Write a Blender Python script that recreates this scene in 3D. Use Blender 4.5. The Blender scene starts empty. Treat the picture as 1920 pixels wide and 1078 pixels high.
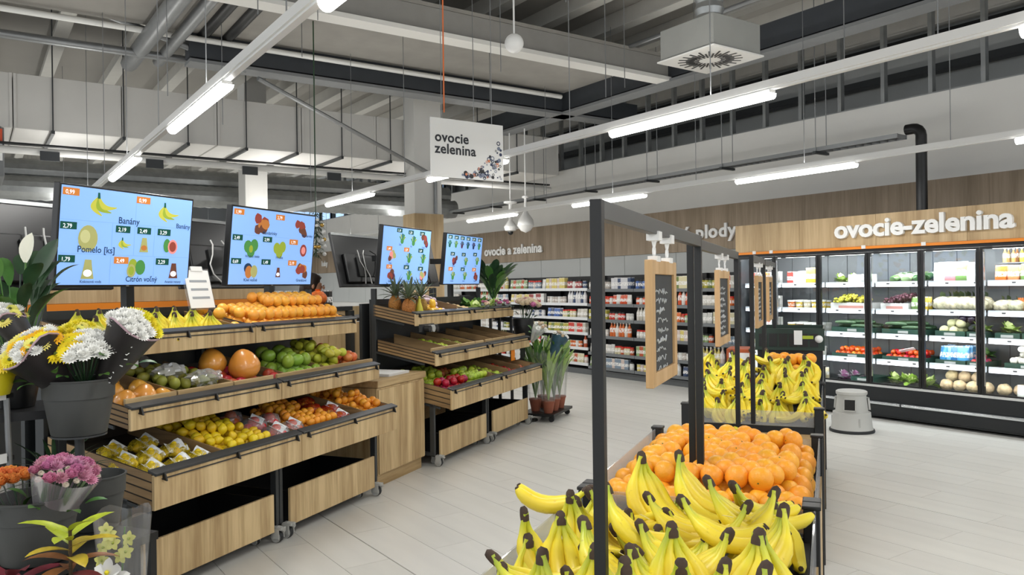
import bpy, math, random
from mathutils import Vector, Matrix, Euler
S = bpy.context.scene
COL = S.collection
rnd = random.Random(7)
# ------------------------------------------------------------------ camera
YAW, PITCH, ROLL = math.radians(55.5169), math.radians(-0.0485), math.radians(-0.7545)
cam_d = bpy.data.cameras.new('camera')
cam_d.sensor_width = 36.0
cam_d.lens = 1477.44 / 1920 * 36
cam_d.clip_start = 0.05
cam_d.clip_end = 200
cam = bpy.data.objects.new('camera', cam_d)
COL.objects.link(cam)
cam.matrix_world = (Matrix.Translation((0, 0, 1.6)) @ Matrix.Rotation(YAW, 4, 'Z') @ Matrix.Rotation(math.pi / 2 + PITCH, 4, 'X')
                    @ Matrix.Rotation(ROLL, 4, 'Z'))
S.camera = cam
# ------------------------------------------------------------------ world, exposure
W = bpy.data.worlds.new('hall_ambient')
S.world = W
W.use_nodes = True
W.node_tree.nodes['Background'].inputs[0].default_value = (0.92, 0.96, 1.0, 1)
W.node_tree.nodes['Background'].inputs[1].default_value = 1.1
S.view_settings.view_transform = 'Standard'
S.view_settings.look = 'None'
S.view_settings.gamma = 1.0
S.view_settings.use_curve_mapping = False
S.view_settings.exposure = 0.2
TUBE_W = 21.0        # watts of one 1.5 m ceiling tube
FRIDGE_W = 5.6
S.cycles.use_denoising = True
S.cycles.max_bounces = 7
S.cycles.transparent_max_bounces = 16
S.cycles.caustics_reflective = False
S.cycles.caustics_refractive = False
S.cycles.sample_clamp_indirect = 4.0

# ------------------------------------------------------------------ helpers
def hexc(h):
    h = h.lstrip('#')
    v = [int(h[i:i + 2], 16) / 255 for i in (0, 2, 4)]
    return tuple(x / 12.92 if x <= 0.04045 else ((x + 0.055) / 1.055) ** 2.4 for x in v)

def mat(name, col, rough=0.5, metal=0.0, var=0.0, vscale=6.0, rand=0.0, bump=0.0, bscale=40.0, emit=0.0, spec=0.5,
        alpha=None, objcol=False, sub=0.0, coat=0.0, stretch=None):
    m = bpy.data.materials.new(name)
    m.use_nodes = True
    nt = m.node_tree
    b = nt.nodes['Principled BSDF']
    c = hexc(col) if isinstance(col, str) else col
    c4 = (c[0], c[1], c[2], 1)
    b.inputs['Base Color'].default_value = c4
    b.inputs['Roughness'].default_value = rough
    b.inputs['Metallic'].default_value = metal
    b.inputs['Specular IOR Level'].default_value = spec
    if coat:
        b.inputs['Coat Weight'].default_value = coat
        b.inputs['Coat Roughness'].default_value = 0.15
    if sub:
        b.inputs['Subsurface Weight'].default_value = sub
        b.inputs['Subsurface Scale'].default_value = 0.01
    out = None
    if objcol:
        oi = nt.nodes.new('ShaderNodeObjectInfo')
        out = oi.outputs['Color']
    if var or bump:
        tc = nt.nodes.new('ShaderNodeTexCoord')
        src = tc.outputs['Object']
        if stretch:
            mp = nt.nodes.new('ShaderNodeMapping')
            mp.inputs['Scale'].default_value = stretch
            nt.links.new(src, mp.inputs[0])
            src = mp.outputs[0]
    if var:
        nz = nt.nodes.new('ShaderNodeTexNoise')
        nz.inputs['Scale'].default_value = vscale
        nz.inputs['Detail'].default_value = 5
        nt.links.new(src, nz.inputs['Vector'])
        mr = nt.nodes.new('ShaderNodeMapRange')
        mr.inputs[1].default_value = 0.25
        mr.inputs[2].default_value = 0.75
        mr.inputs[3].default_value = 1 - var
        mr.inputs[4].default_value = 1 + var
        nt.links.new(nz.outputs[0], mr.inputs[0])
        mx = nt.nodes.new('ShaderNodeVectorMath')
        mx.operation = 'SCALE'
        if out is None:
            mx.inputs[0].default_value = c
        else:
            nt.links.new(out, mx.inputs[0])
        nt.links.new(mr.outputs[0], mx.inputs['Scale'])
        out = mx.outputs[0]
    if rand:
        oi2 = nt.nodes.new('ShaderNodeObjectInfo')
        hs = nt.nodes.new('ShaderNodeHueSaturation')
        for k, (lo, hi) in (('Hue', (0.5 - rand * 0.12, 0.5 + rand * 0.12)), ('Value', (1 - rand, 1 + rand * 0.6))):
            r = nt.nodes.new('ShaderNodeMapRange')
            r.inputs[3].default_value = lo
            r.inputs[4].default_value = hi
            if k == 'Value':
                mu = nt.nodes.new('ShaderNodeMath')
                mu.operation = 'MULTIPLY'
                mu.inputs[1].default_value = 7.31
                fr = nt.nodes.new('ShaderNodeMath')
                fr.operation = 'FRACT'
                nt.links.new(oi2.outputs['Random'], mu.inputs[0])
                nt.links.new(mu.outputs[0], fr.inputs[0])
                nt.links.new(fr.outputs[0], r.inputs[0])
            else:
                nt.links.new(oi2.outputs['Random'], r.inputs[0])
            nt.links.new(r.outputs[0], hs.inputs[k])
        if out is None:
            hs.inputs['Color'].default_value = c4
        else:
            nt.links.new(out, hs.inputs['Color'])
        out = hs.outputs[0]
    if out is not None:
        nt.links.new(out, b.inputs['Base Color'])
    if bump:
        nb = nt.nodes.new('ShaderNodeTexNoise')
        nb.inputs['Scale'].default_value = bscale
        nt.links.new(src, nb.inputs['Vector'])
        bp = nt.nodes.new('ShaderNodeBump')
        bp.inputs['Strength'].default_value = bump
        bp.inputs['Distance'].default_value = 0.01
        nt.links.new(nb.outputs[0], bp.inputs['Height'])
        nt.links.new(bp.outputs[0], b.inputs['Normal'])
    if emit:
        b.inputs['Emission Color'].default_value = c4
        b.inputs['Emission Strength'].default_value = emit
    if alpha is not None:
        b.inputs['Alpha'].default_value = alpha
    return m

def wood(name, c1, c2, axis=2, rough=0.55, grain=1.0):
    m = bpy.data.materials.new(name)
    m.use_nodes = True
    nt = m.node_tree
    b = nt.nodes['Principled BSDF']
    tc = nt.nodes.new('ShaderNodeTexCoord')
    oi = nt.nodes.new('ShaderNodeObjectInfo')
    ad = nt.nodes.new('ShaderNodeVectorMath')
    ad.operation = 'ADD'
    sc = nt.nodes.new('ShaderNodeVectorMath')
    sc.operation = 'SCALE'
    sc.inputs[0].default_value = (13.7, 9.1, 5.3)
    nt.links.new(oi.outputs['Random'], sc.inputs['Scale'])
    nt.links.new(tc.outputs['Object'], ad.inputs[0])
    nt.links.new(sc.outputs[0], ad.inputs[1])
    outs = []
    for s, det in ((9.0, 4), (60.0, 3)):
        mp = nt.nodes.new('ShaderNodeMapping')
        v = [s * grain] * 3
        v[axis] = s * 0.06 * grain
        mp.inputs['Scale'].default_value = v
        nt.links.new(ad.outputs[0], mp.inputs[0])
        nz = nt.nodes.new('ShaderNodeTexNoise')
        nz.inputs['Scale'].default_value = 1.0
        nz.inputs['Detail'].default_value = det
        nz.inputs['Roughness'].default_value = 0.6
        nt.links.new(mp.outputs[0], nz.inputs['Vector'])
        outs.append(nz.outputs[0])
    mix = nt.nodes.new('ShaderNodeMath')
    mix.operation = 'MULTIPLY_ADD'
    mix.inputs[1].default_value = 0.45
    h = nt.nodes.new('ShaderNodeMath')
    h.operation = 'MULTIPLY'
    h.inputs[1].default_value = 1.1
    nt.links.new(outs[0], h.inputs[0])
    nt.links.new(outs[1], mix.inputs[0])
    nt.links.new(h.outputs[0], mix.inputs[2])
    cr = nt.nodes.new('ShaderNodeValToRGB')
    cr.color_ramp.elements[0].position = 0.55
    cr.color_ramp.elements[1].position = 0.93
    cr.color_ramp.elements[0].color = (*hexc(c2), 1)
    cr.color_ramp.elements[1].color = (*hexc(c1), 1)
    nt.links.new(mix.outputs[0], cr.inputs[0])
    nt.links.new(cr.outputs[0], b.inputs['Base Color'])
    b.inputs['Roughness'].default_value = rough
    return m

def clear(name, tint=(1, 1, 1), fac=0.12, rough=0.05, white=0.0):
    """thin clear sheet: mostly transparent with a little gloss (and optional milky film)"""
    m = bpy.data.materials.new(name)
    m.use_nodes = True
    nt = m.node_tree
    for n in list(nt.nodes):
        if n.type != 'OUTPUT_MATERIAL':
            nt.nodes.remove(n)
    o = [n for n in nt.nodes if n.type == 'OUTPUT_MATERIAL'][0]
    t = nt.nodes.new('ShaderNodeBsdfTransparent')
    t.inputs[0].default_value = (*tint, 1)
    g = nt.nodes.new('ShaderNodeBsdfGlossy')
    g.inputs['Roughness'].default_value = rough
    x = nt.nodes.new('ShaderNodeMixShader')
    lw = nt.nodes.new('ShaderNodeLayerWeight')
    lw.inputs[0].default_value = 0.25
    mu = nt.nodes.new('ShaderNodeMath')
    mu.operation = 'MULTIPLY_ADD'
    mu.inputs[1].default_value = 0.35
    mu.inputs[2].default_value = fac
    nt.links.new(lw.outputs['Fresnel'], mu.inputs[0])
    nt.links.new(mu.outputs[0], x.inputs[0])
    nt.links.new(t.outputs[0], x.inputs[1])
    nt.links.new(g.outputs[0], x.inputs[2])
    last = x.outputs[0]
    if white:
        d = nt.nodes.new('ShaderNodeBsdfDiffuse')
        d.inputs[0].default_value = (0.85, 0.86, 0.88, 1)
        y = nt.nodes.new('ShaderNodeMixShader')
        y.inputs[0].default_value = white
        nt.links.new(last, y.inputs[1])
        nt.links.new(d.outputs[0], y.inputs[2])
        last = y.outputs[0]
    nt.links.new(last, o.inputs[0])
    return m

class MB:
    def __init__(self):
        self.v = []
        self.f = []
        self.m = []
    def poly(self, pts, m=0):
        n = len(self.v)
        self.v += [tuple(p) for p in pts]
        self.f.append(tuple(range(n, n + len(pts))))
        self.m.append(m)
        return self
    def hexa(self, p, m=0):
        """8 points: bottom 4 (ccw) then top 4"""
        n = len(self.v)
        self.v += [tuple(q) for q in p]
        for q in ((0, 3, 2, 1), (4, 5, 6, 7), (0, 1, 5, 4), (1, 2, 6, 5), (2, 3, 7, 6), (3, 0, 4, 7)):
            self.f.append(tuple(n + i for i in q))
            self.m.append(m)
        return self
    def box(self, x0, x1, y0, y1, z0, z1, m=0):
        return self.hexa([(x0, y0, z0), (x1, y0, z0), (x1, y1, z0), (x0, y1, z0), (x0, y0, z1), (x1, y0, z1), (x1, y1, z1), (x0, y1, z1)], m)
    def ring(self, c, ux, uy, r, seg):
        return [tuple(Vector(c) + ux * (r * math.cos(2 * math.pi * i / seg)) + uy * (r * math.sin(2 * math.pi * i / seg))) for i in range(seg)]
    def tube(self, pts, rads, seg=8, m=0, cap=True, flat=1.0, tipm=None):
        pts = [Vector(p) for p in pts]
        if not isinstance(rads, (list, tuple)):
            rads = [rads] * len(pts)
        n0 = len(self.v)
        up = None
        for i, p in enumerate(pts):
            d = (pts[min(i + 1, len(pts) - 1)] - pts[max(i - 1, 0)]).normalized()
            if up is None:
                up = Vector((0, 0, 1)) if abs(d.z) < 0.9 else Vector((0, 1, 0))
            ux = d.cross(up)
            if ux.length < 1e-5:
                ux = d.orthogonal()
            ux.normalize()
            uy = ux.cross(d).normalized()
            up = uy
            self.v += self.ring(p, ux, uy * flat, max(rads[i], 1e-5), seg)
        for i in range(len(pts) - 1):
            for j in range(seg):
                a = n0 + i * seg + j
                b = n0 + i * seg + (j + 1) % seg
                self.f.append((a, b, b + seg, a + seg))
                mm = m
                if tipm and (i in tipm):
                    mm = tipm[i]
                self.m.append(mm)
        if cap:
            self.f.append(tuple(n0 + j for j in reversed(range(seg))))
            self.m.append(tipm.get(0, m) if tipm else m)
            self.f.append(tuple(n0 + (len(pts) - 1) * seg + j for j in range(seg)))
            self.m.append(tipm.get(len(pts) - 2, m) if tipm else m)
        return self
    def lathe(self, prof, seg=16, c=(0, 0, 0), m=0, cap=True, mm=None):
        n0 = len(self.v)
        for r, z in prof:
            for j in range(seg):
                t = 2 * math.pi * j / seg
                self.v.append((c[0] + r * math.cos(t), c[1] + r * math.sin(t), c[2] + z))
        for i in range(len(prof) - 1):
            for j in range(seg):
                a = n0 + i * seg + j
                b = n0 + i * seg + (j + 1) % seg
                self.f.append((a, b, b + seg, a + seg))
                self.m.append(mm[i] if mm else m)
        if cap:
            self.f.append(tuple(n0 + j for j in reversed(range(seg))))
            self.m.append(mm[0] if mm else m)
            self.f.append(tuple(n0 + (len(prof) - 1) * seg + j for j in range(seg)))
            self.m.append(mm[-1] if mm else m)
        return self
    def ball(self, c, r, seg=12, rings=8, m=0, sx=1, sy=1, sz=1, fn=None):
        n0 = len(self.v)
        pr = []
        for i in range(rings + 1):
            t = math.pi * i / rings
            rr = math.sin(t)
            zz = -math.cos(t)
            pr.append((max(rr, 1e-4), zz))
        for k, (rr, zz) in enumerate(pr):
            for j in range(seg):
                a = 2 * math.pi * j / seg
                q = (rr * math.cos(a), rr * math.sin(a), zz)
                if fn:
                    q = fn(*q)
                self.v.append((c[0] + r * sx * q[0], c[1] + r * sy * q[1], c[2] + r * sz * q[2]))
        for i in range(rings):
            for j in range(seg):
                a = n0 + i * seg + j
                b = n0 + i * seg + (j + 1) % seg
                self.f.append((a, b, b + seg, a + seg))
                self.m.append(m)
        return self
    def leaf(self, base, d, up, length, width, droop=0.4, fold=0.25, n=6, m=0, tip=1.0):
        """leaf blade starting at base along d, drooping away from up"""
        d = Vector(d).normalized()
        up = Vector(up)
        up = (up - d * up.dot(d))
        up = up.normalized() if up.length > 1e-4 else d.orthogonal().normalized()
        side = d.cross(up).normalized()
        p = Vector(base)
        n0 = len(self.v)
        dirv = d.copy()
        for i in range(n + 1):
            t = i / n
            w = width * 0.5 * (math.sin(math.pi * min(1, t * 0.93 + 0.05)) ** 0.75) * (1 if t < 0.98 else 0.12)
            nu = side.cross(dirv).normalized()
            self.v += [tuple(p - side * w + nu * (w * fold)), tuple(p), tuple(p + side * w + nu * (w * fold))]
            ang = -droop / n
            dirv = Matrix.Rotation(ang, 3, side) @ dirv
            p = p + dirv * (length / n)
        for i in range(n):
            a = n0 + i * 3
            self.f.append((a, a + 1, a + 4, a + 3))
            self.f.append((a + 1, a + 2, a + 5, a + 4))
            self.m += [m, m]
        return self
    def mesh(self, name, mats, smooth=False, ang=40):
        me = bpy.data.meshes.new(name)
        me.from_pydata(self.v, [], self.f)
        for x in (mats if isinstance(mats, (list, tuple)) else [mats]):
            me.materials.append(x)
        me.polygons.foreach_set('material_index', self.m)
        if smooth:
            me.shade_smooth()
            me.set_sharp_from_angle(angle=math.radians(ang))
        me.update()
        return me
    def build(self, name, mats, parent=None, smooth=False, loc=None, rot=None, bev=0.0, ang=40):
        return obj(name, self.mesh(name, mats, smooth, ang), parent, loc, rot, bev)

def obj(name, me, parent=None, loc=None, rot=None, bev=0.0, scale=None):
    o = bpy.data.objects.new(name, me)
    COL.objects.link(o)
    if parent is not None:
        o.parent = parent
    if loc is not None:
        o.location = loc
    if rot is not None:
        o.rotation_euler = rot
    if scale is not None:
        o.scale = scale if isinstance(scale, (tuple, list)) else (scale,) * 3
    if bev:
        b = o.modifiers.new('edge', 'BEVEL')
        b.width = bev
        b.segments = 2
        b.limit_method = 'ANGLE'
    return o

def tag(o, label=None, cat=None, group=None, kind=None):
    if label:
        o['label'] = label
    if cat:
        o['category'] = cat
    if group:
        o['group'] = group
    if kind:
        o['kind'] = kind
    return o

def thing(name, label, cat, loc=(0, 0, 0), rz=0.0, group=None, rot=None):
    o = bpy.data.objects.new(name, None)
    o.empty_display_size = 0.05
    COL.objects.link(o)
    o.location = loc
    o.rotation_euler = rot if rot is not None else (0, 0, rz)
    return tag(o, label, cat, group)

def struct(o, label=None):
    o['kind'] = 'structure'
    if label:
        o['label'] = label
    return o

YA = math.radians(33.615)
AX = Vector((-math.sin(YA), math.cos(YA), 0))      # along the produce rows
NX = Vector((math.cos(YA), math.sin(YA), 0))       # across them, towards the aisle
def WP(n, a, z=0.0):
    return NX * n + AX * a + Vector((0, 0, z))

# letter widths of the built-in font, measured once
ADV = {}
def measure(chars):
    cu = bpy.data.curves.new('measure', 'FONT')
    ob = bpy.data.objects.new('measure', cu)
    COL.objects.link(ob)
    def w(s):
        cu.body = s
        bpy.context.view_layer.update()
        return ob.dimensions.x
    base = w('nn')
    for ch in chars:
        ADV[ch] = w('n' + ch + 'n') - base
    bpy.data.objects.remove(ob)
    bpy.data.curves.remove(cu)
measure("abcdefghijklmnopqrstuvwyzáéíóýľčžčABCPGMKIHJ0123456789,.-[] ")

GLYPH = {}
def letter_obj(ch, size, ext, m, bold, name):
    key = (ch, round(size, 4), round(ext, 4), m.name, bold)
    if key not in GLYPH:
        cu = bpy.data.curves.new(name, 'FONT')
        cu.body = ch
        cu.size = size
        cu.extrude = ext
        cu.offset = bold * size
        cu.resolution_u = 3
        cu.materials.append(m)
        ob = bpy.data.objects.new(name, cu)
        me = bpy.data.meshes.new_from_object(ob)
        me.name = name
        bpy.data.objects.remove(ob)
        bpy.data.curves.remove(cu)
        GLYPH[key] = me
    return bpy.data.objects.new(name, GLYPH[key])

def letters(s, size, ext, m, parent, origin, rot, bold=0.012, name='letter', track=1.0, sx=1.0):
    """one object for each letter, side by side along local x of rot"""
    R = Euler(rot).to_matrix()
    x = 0.0
    for ch in s:
        if ch != ' ':
            o = letter_obj(ch, size, ext, m, bold, name)
            COL.objects.link(o)
            o.parent = parent
            o.location = Vector(origin) + R @ Vector((x, 0, 0))
            o.rotation_euler = rot
            o.scale = (sx, 1, 1)
        x += ADV.get(ch, 0.5) * size * track
    return x

def words(s, size, ext, m, parent, origin, rot, bold=0.008, name='caption'):
    o = letter_obj(s, size, ext, m, bold, name)
    COL.objects.link(o)
    o.parent = parent
    o.location = origin
    o.rotation_euler = rot
    return o

# ------------------------------------------------------------------ materials
OAK = wood('oak_laminate', '#d2b98c', '#9c8057', 2)
OAKH = wood('oak_laminate_long', '#bfa57a', '#8f754c', 1)
OAKX = wood('oak_laminate_across', '#b79a6e', '#94784f', 0)
OAKD = wood('oak_wall', '#a3917c', '#84745f', 2, grain=0.7)
OAKF = wood('oak_fascia', '#c8ae86', '#a88d66', 2, grain=0.8)
SLATW = wood('oak_slat', '#a08259', '#6f573a', 0)
BLACKM = mat('black_metal', '#1b1c1d', 0.45, 0.2)
DARKM = mat('charcoal_metal', '#3a3d3f', 0.45, 0.3, var=0.06)
GREYM = mat('grey_metal', '#8b8d8e', 0.4, 0.6, var=0.08)
GALV = mat('galvanised', '#a5a8a8', 0.38, 0.75, var=0.12, vscale=9)
CHROME = mat('chrome', '#c4c6c8', 0.25, 0.9)
WHITEP = mat('white_paint', '#d9d8d4', 0.6, var=0.03, vscale=2)
WHITEPL = mat('white_plastic', '#e8e8e6', 0.4)
GREYPL = mat('grey_plastic', '#a9aaa7', 0.5)
BLACKPL = mat('black_plastic', '#141516', 0.4)
CHARPL = mat('charcoal_plastic', '#3d3f3e', 0.55, var=0.05)
ORANGEP = mat('orange_trim', '#e8871e', 0.45)
PAPER = mat('white_paper', '#eeeeec', 0.7)
GREYW = mat('grey_wall_panel', '#b5b8b7', 0.55, var=0.03, vscale=1.5)
CONCR = mat('concrete', '#8f8c86', 0.8, var=0.1, vscale=3)
GLOW = mat('lamp_diffuser', (1, 0.99, 0.96), 0.4, emit=9.0)
GLASS = clear('door_glass', (0.97, 0.985, 0.98), 0.03, 0.03)
PLEXI = clear('acrylic', (0.93, 0.94, 0.94), 0.05, 0.06, white=0.14)
FILM = clear('film', (0.97, 0.97, 0.97), 0.07, 0.15, white=0.05)
RUBBER = mat('rubber', '#26282a', 0.7)
# ================================================================== the setting
def in_view(p, mx=0.16):
    """rough test whether a point can be seen from the shop floor around the camera (used only to leave hidden floor tiles out)"""
    q = cam.matrix_world.inverted() @ Vector(p)
    if q.z > -0.6:
        return False
    x = q.x / -q.z
    y = q.y / -q.z
    return abs(x) < 0.65 + mx and abs(y) < 0.365 + mx
# floor: base slab with tile-grid material, tiles laid on it as pieces
tm = bpy.data.materials.new('floor_tile_far')
tm.use_nodes = True
nt = tm.node_tree
bsdf = nt.nodes['Principled BSDF']
bsdf.inputs['Roughness'].default_value = 0.4
_tc = nt.nodes.new('ShaderNodeTexCoord')
_mp = nt.nodes.new('ShaderNodeMapping')
_mp.inputs['Location'].default_value = (2.53, -2.03 + 0.2892 * 40, 0)
nt.links.new(_tc.outputs['Object'], _mp.inputs[0])
_br = nt.nodes.new('ShaderNodeTexBrick')
_br.offset = 0.5
for _k, _v in (('Scale', 1.0), ('Mortar Size', 0.0025), ('Brick Width', 1.157), ('Row Height', 0.2892), ('Bias', 0.0)):
    _br.inputs[_k].default_value = _v
_br.inputs['Color1'].default_value = (*hexc('#cac9c4'), 1)
_br.inputs['Color2'].default_value = (*hexc('#c4c3be'), 1)
_br.inputs['Mortar'].default_value = (*hexc('#9b9a96'), 1)
nt.links.new(_mp.outputs[0], _br.inputs['Vector'])
nt.links.new(_br.outputs['Color'], bsdf.inputs['Base Color'])
TILE = mat('floor_tile', '#d0cfca', 0.33, var=0.05, vscale=3.2, rand=0.035, bump=0.02, bscale=9, stretch=(0.35, 2.2, 1), spec=0.45)
fl = struct(MB().box(-34, 6, -8, 12, -0.06, -0.006).build('floor', tm), 'pale grey tiled shop floor')
PY, PX = 0.2892, 1.157
ROWS = {}
def tile_mesh(gy):
    m = MB()
    m.box(-PX / 2 + 0.001, PX / 2 - 0.001, -PY / 2 + 0.0015, PY / 2 - gy, -0.006, 0.0)
    return m.mesh('floor_tile', TILE)
T0, T1 = tile_mesh(0.0015), tile_mesh(0.007)
cnt = 0
for j in range(-7, 26):
    y0 = 2.03 + PY * j
    for i in range(-11, 3):
        x0 = -2.53 + PX * (i + (0.5 if j % 2 else 0.0))
        c = Vector((x0 + PX / 2, y0 + PY / 2, 0))
        n = c.dot(NX)
        if not in_view(c) or n < -4.3 or c.y > 9.2:
            continue
        obj('floor_tile', T1 if (j + 1) % 12 == 0 else T0, fl, c)
        cnt += 1

# back wall (behind fridges and shelving)
wb = struct(MB().box(-30, 3, 9.6, 9.75, 0, 2.13).box(-30, 3, 9.56, 9.75, 2.82, 3.86).build('wall_back', WHITEP), 'white wall above the shelving')
pm = MB().box(-0.299, 0.299, -0.02, 0.03, 2.13, 2.82).mesh('wood_panel', OAKD)
for k in range(44):
    obj('wood_panel', pm, wb, (-26.2 + 0.6 * k, 9.57, 0))
gm = MB().box(-0.615, 0.615, -0.01, 0.02, 1.2, 2.128).mesh('grey_panel', GREYW)
for k in range(17):
    obj('grey_panel', gm, wb, (-25.9 + 1.24 * k, 9.585, 0))
sm = MB().box(-0.025, 0.025, -0.04, 0.04, 3.86, 5.4).mesh('metal_stud', GALV)
for k in range(32):
    obj('metal_stud', sm, wb, (-23.2 + 0.607 * k, 9.66, 0))
MB().box(-30, 3, 9.6, 9.72, 3.86, 3.885).build('stud_track', GALV, wb)
# space behind the studs
VOID = mat('void_wall', '#b9bcba', 0.8, var=0.1, vscale=1.5)
wf = struct(MB().box(-32, 4, 11.4, 11.5, 0, 5.6).build('wall_far', VOID), 'grey outer wall behind the metal studs')
for k in range(3):
    MB().box(-30, 3, 11.0, 11.2, 4.05 + 0.45 * k, 4.15 + 0.45 * k).build('cladding_rail', BLACKM if k % 2 == 0 else DARKM, wf)
SKYPANE = mat('daylight_pane', '#a9c8ea', 0.2, emit=1.1)
for k, (x0, x1, z0, z1) in enumerate([(-29.6, -28.7, 3.7, 4.7), (-28.3, -27.6, 3.7, 4.7), (-27.0, -26.2, 3.7, 4.7), (-25.3, -24.6, 3.7, 4.6), (-23.6, -23.0, 3.7, 4.5), (-21.6, -21.0, 3.9, 4.5), (-19.8, -19.2, 3.9, 4.5)]):
    w = struct(MB().box(x0 - 0.05, x1 + 0.05, 10.9, 10.96, z0 - 0.05, z1 + 0.05).build('window_%d' % (k + 1), DARKM))
    MB().box(x0, x1, 10.88, 10.895, z0, z1).build('pane', SKYPANE, w)
# left end of the hall
wl = struct(MB().box(-31, -30.6, -8, 11.4, 0, 5.6).build('wall_left', mat('wall_left_paint', '#8d9092', 0.7, var=0.05, vscale=1)), 'far grey end wall')
w = struct(MB().box(-30.5, -30.45, 8.0, 11.3, 3.9, 5.1).build('window_8', DARKM))
for k in range(3):
    MB().box(-30.44, -30.42, 8.1 + 1.05 * k, 9.05 + 1.05 * k, 4.0, 5.0).build('pane', SKYPANE, w)
# roof deck and joists
ROOF = mat('roof_deck', '#a3a09a', 0.8, var=0.05, vscale=1.2)
JOIST = mat('roof_joist', '#cfcdc6', 0.6, var=0.04)
ce = struct(MB().box(-32, 6, -8, 11.6, 5.42, 5.5).build('ceiling', ROOF), 'grey roof deck')
jm = MB().box(-32, 6, -0.05, 0.05, 5.2, 5.42).box(-32, 6, -0.09, 0.09, 5.18, 5.2).mesh('roof_joist', JOIST)
for k in range(21):
    obj('roof_joist', jm, ce, (0, -7.2 + 0.92 * k, 0))
# steel girders and beams
def beam_y(name, X, y0, y1, z0, h, w, mweb, mfl, label):
    o = struct(MB().box(X - 0.02, X + 0.02, y0, y1, z0, z0 + h).build(name, mweb), label)
    MB().box(X - w / 2, X + w / 2, y0, y1, z0 - 0.03, z0).build('lower_flange', mfl, o)
    MB().box(X - w / 2, X + w / 2, y0, y1, z0 + h, z0 + h + 0.03).build('upper_flange', mfl, o)
    return o
DARKBEAM = mat('dark_steel', '#34383d', 0.6, var=0.1)
FLANGE = mat('flange_grey', '#77797a', 0.5, var=0.06)
o = struct(MB().box(-10.22, -10.0, 2.2, 9.55, 4.43, 4.72).build('beam_1', DARKBEAM), 'dark steel beam crossing under the roof')
MB().box(-10.26, -9.96, 2.2, 9.55, 4.36, 4.4).build('lower_flange', FLANGE, o)
o = struct(MB().box(-16, 2, 7.9, 8.1, 4.43, 4.72).build('beam_2', DARKBEAM), 'dark steel beam running along the back wall')
MB().box(-16, 2, 7.86, 8.14, 4.36, 4.4).build('lower_flange', FLANGE, o)
o = struct(MB().box(-7.78, -7.66, -6, 7.9, 4.43, 4.70).build('beam_3', mat('grey_girder', '#8d8b87', 0.7, var=0.06)), 'grey roof girder with a bright lower edge')
MB().box(-7.84, -7.6, -6, 7.9, 4.38, 4.43).build('lower_flange', mat('bright_edge', '#d8d7d2', 0.5), o)
MB().box(-9.96, -7.66, -6, 7.9, 4.705, 4.75).build('slab', CONCR, o)
o = struct(MB().box(-3.6, -3.48, -6, 7.9, 4.75, 5.18).build('beam_4', FLANGE), 'grey roof girder above the near aisle')
o = struct(MB().box(-18.2, -18.0, -6, 9.5, 4.5, 4.9).build('beam_5', FLANGE), 'far grey roof girder')
# columns
def column(X0, X1, Y0, Y1, label, name):
    o = struct(MB().box(X0, X1, Y0, Y1, 0, 5.42).build(name, WHITEP), label)
    MB().box(X0 - 0.02, X1 + 0.02, Y0 - 0.02, Y1 + 0.02, 0, 2.82).build('wood_cladding', OAKF, o)
    return o
c1 = column(-11.86, -11.49, 5.99, 6.49, 'white column clad in oak below, behind the screens', 'column_1')
MB().tube([(-11.46, 6.36, 2.83), (-11.46, 6.36, 3.35), (-11.44, 6.25, 3.48), (-11.0, 5.2, 3.75), (-10.1, 3.05, 4.3)], 0.03, 8).build('conduit', GREYM, c1, smooth=True)
c2 = struct(MB().box(-14.2, -13.78, 3.92, 4.3, 0, 5.42).build('column_2', WHITEP), 'white column behind the second screen')

# ------------------------------------------------------------------ things hung from the roof
def light_rail(Y, x0, x1, label):
    t = thing('light_rail', label, 'light rail', (0, Y, 2.83), 0, 'suspended light rails')
    MB().box(x0, x1, -0.032, 0.032, 0.0, 0.05).box(x0, x1, -0.018, 0.018, -0.012, 0.0).build('trunking', WHITEPL, t)
    x = x0 + 0.4
    while x < x1:
        if -13.65 < x < -11.8:
            x += 1.53
            continue
        MB().tube([(x, 0, 0.05), (x, 0, 2.37)], 0.004, 5).build('hanging_wire', GREYM, t)
        x += 1.53
    return t
def light_tube(X0, Y, label):
    t = thing('light_tube', label, 'ceiling light', (X0, Y, 2.83), 0, 'linear ceiling lights')
    MB().box(0, 1.5, -0.03, 0.03, -0.03, -0.0125).build('housing', WHITEPL, t)
    m = MB()
    n = 8
    pr = [(-0.04 * math.cos(math.pi * i / n), -0.03 - 0.042 * math.sin(math.pi * i / n)) for i in range(n + 1)]
    for i in range(n):
        m.poly([(0, *pr[i]), (1.5, *pr[i]), (1.5, *pr[i + 1]), (0, *pr[i + 1])])
    m.poly([(0, *p) for p in pr])
    m.poly([(1.5, *p) for p in reversed(pr)])
    m.build('diffuser', GLOW, t, smooth=True)
    L = bpy.data.lights.new('tube_light', 'AREA')
    L.shape = 'RECTANGLE'
    L.size = 1.45
    L.size_y = 0.08
    L.energy = TUBE_W
    L.color = (1.0, 0.985, 0.95)
    lo = bpy.data.objects.new('tube_light', L)
    COL.objects.link(lo)
    lo.parent = t
    lo.location = (0.75, 0, -0.09)
    U = bpy.data.lights.new('added_uplight', 'AREA')  # upward light added to brighten the roof
    U.shape = 'RECTANGLE'
    U.size = 1.45
    U.size_y = 0.08
    U.energy = TUBE_W * 0.42
    U.color = (1.0, 0.985, 0.95)
    uo = bpy.data.objects.new('added_uplight', U)
    COL.objects.link(uo)
    uo.parent = t
    uo.location = (0.75, 0, 0.06)
    uo.rotation_euler = (math.pi, 0, 0)
    return t
light_rail(1.24, -27, 3, 'white light rail over the produce displays')
light_rail(4.17, -27, 3, 'white light rail above the hanging sign')
light_rail(7.38, -27, 3, 'white light rail along the back wall')
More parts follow.
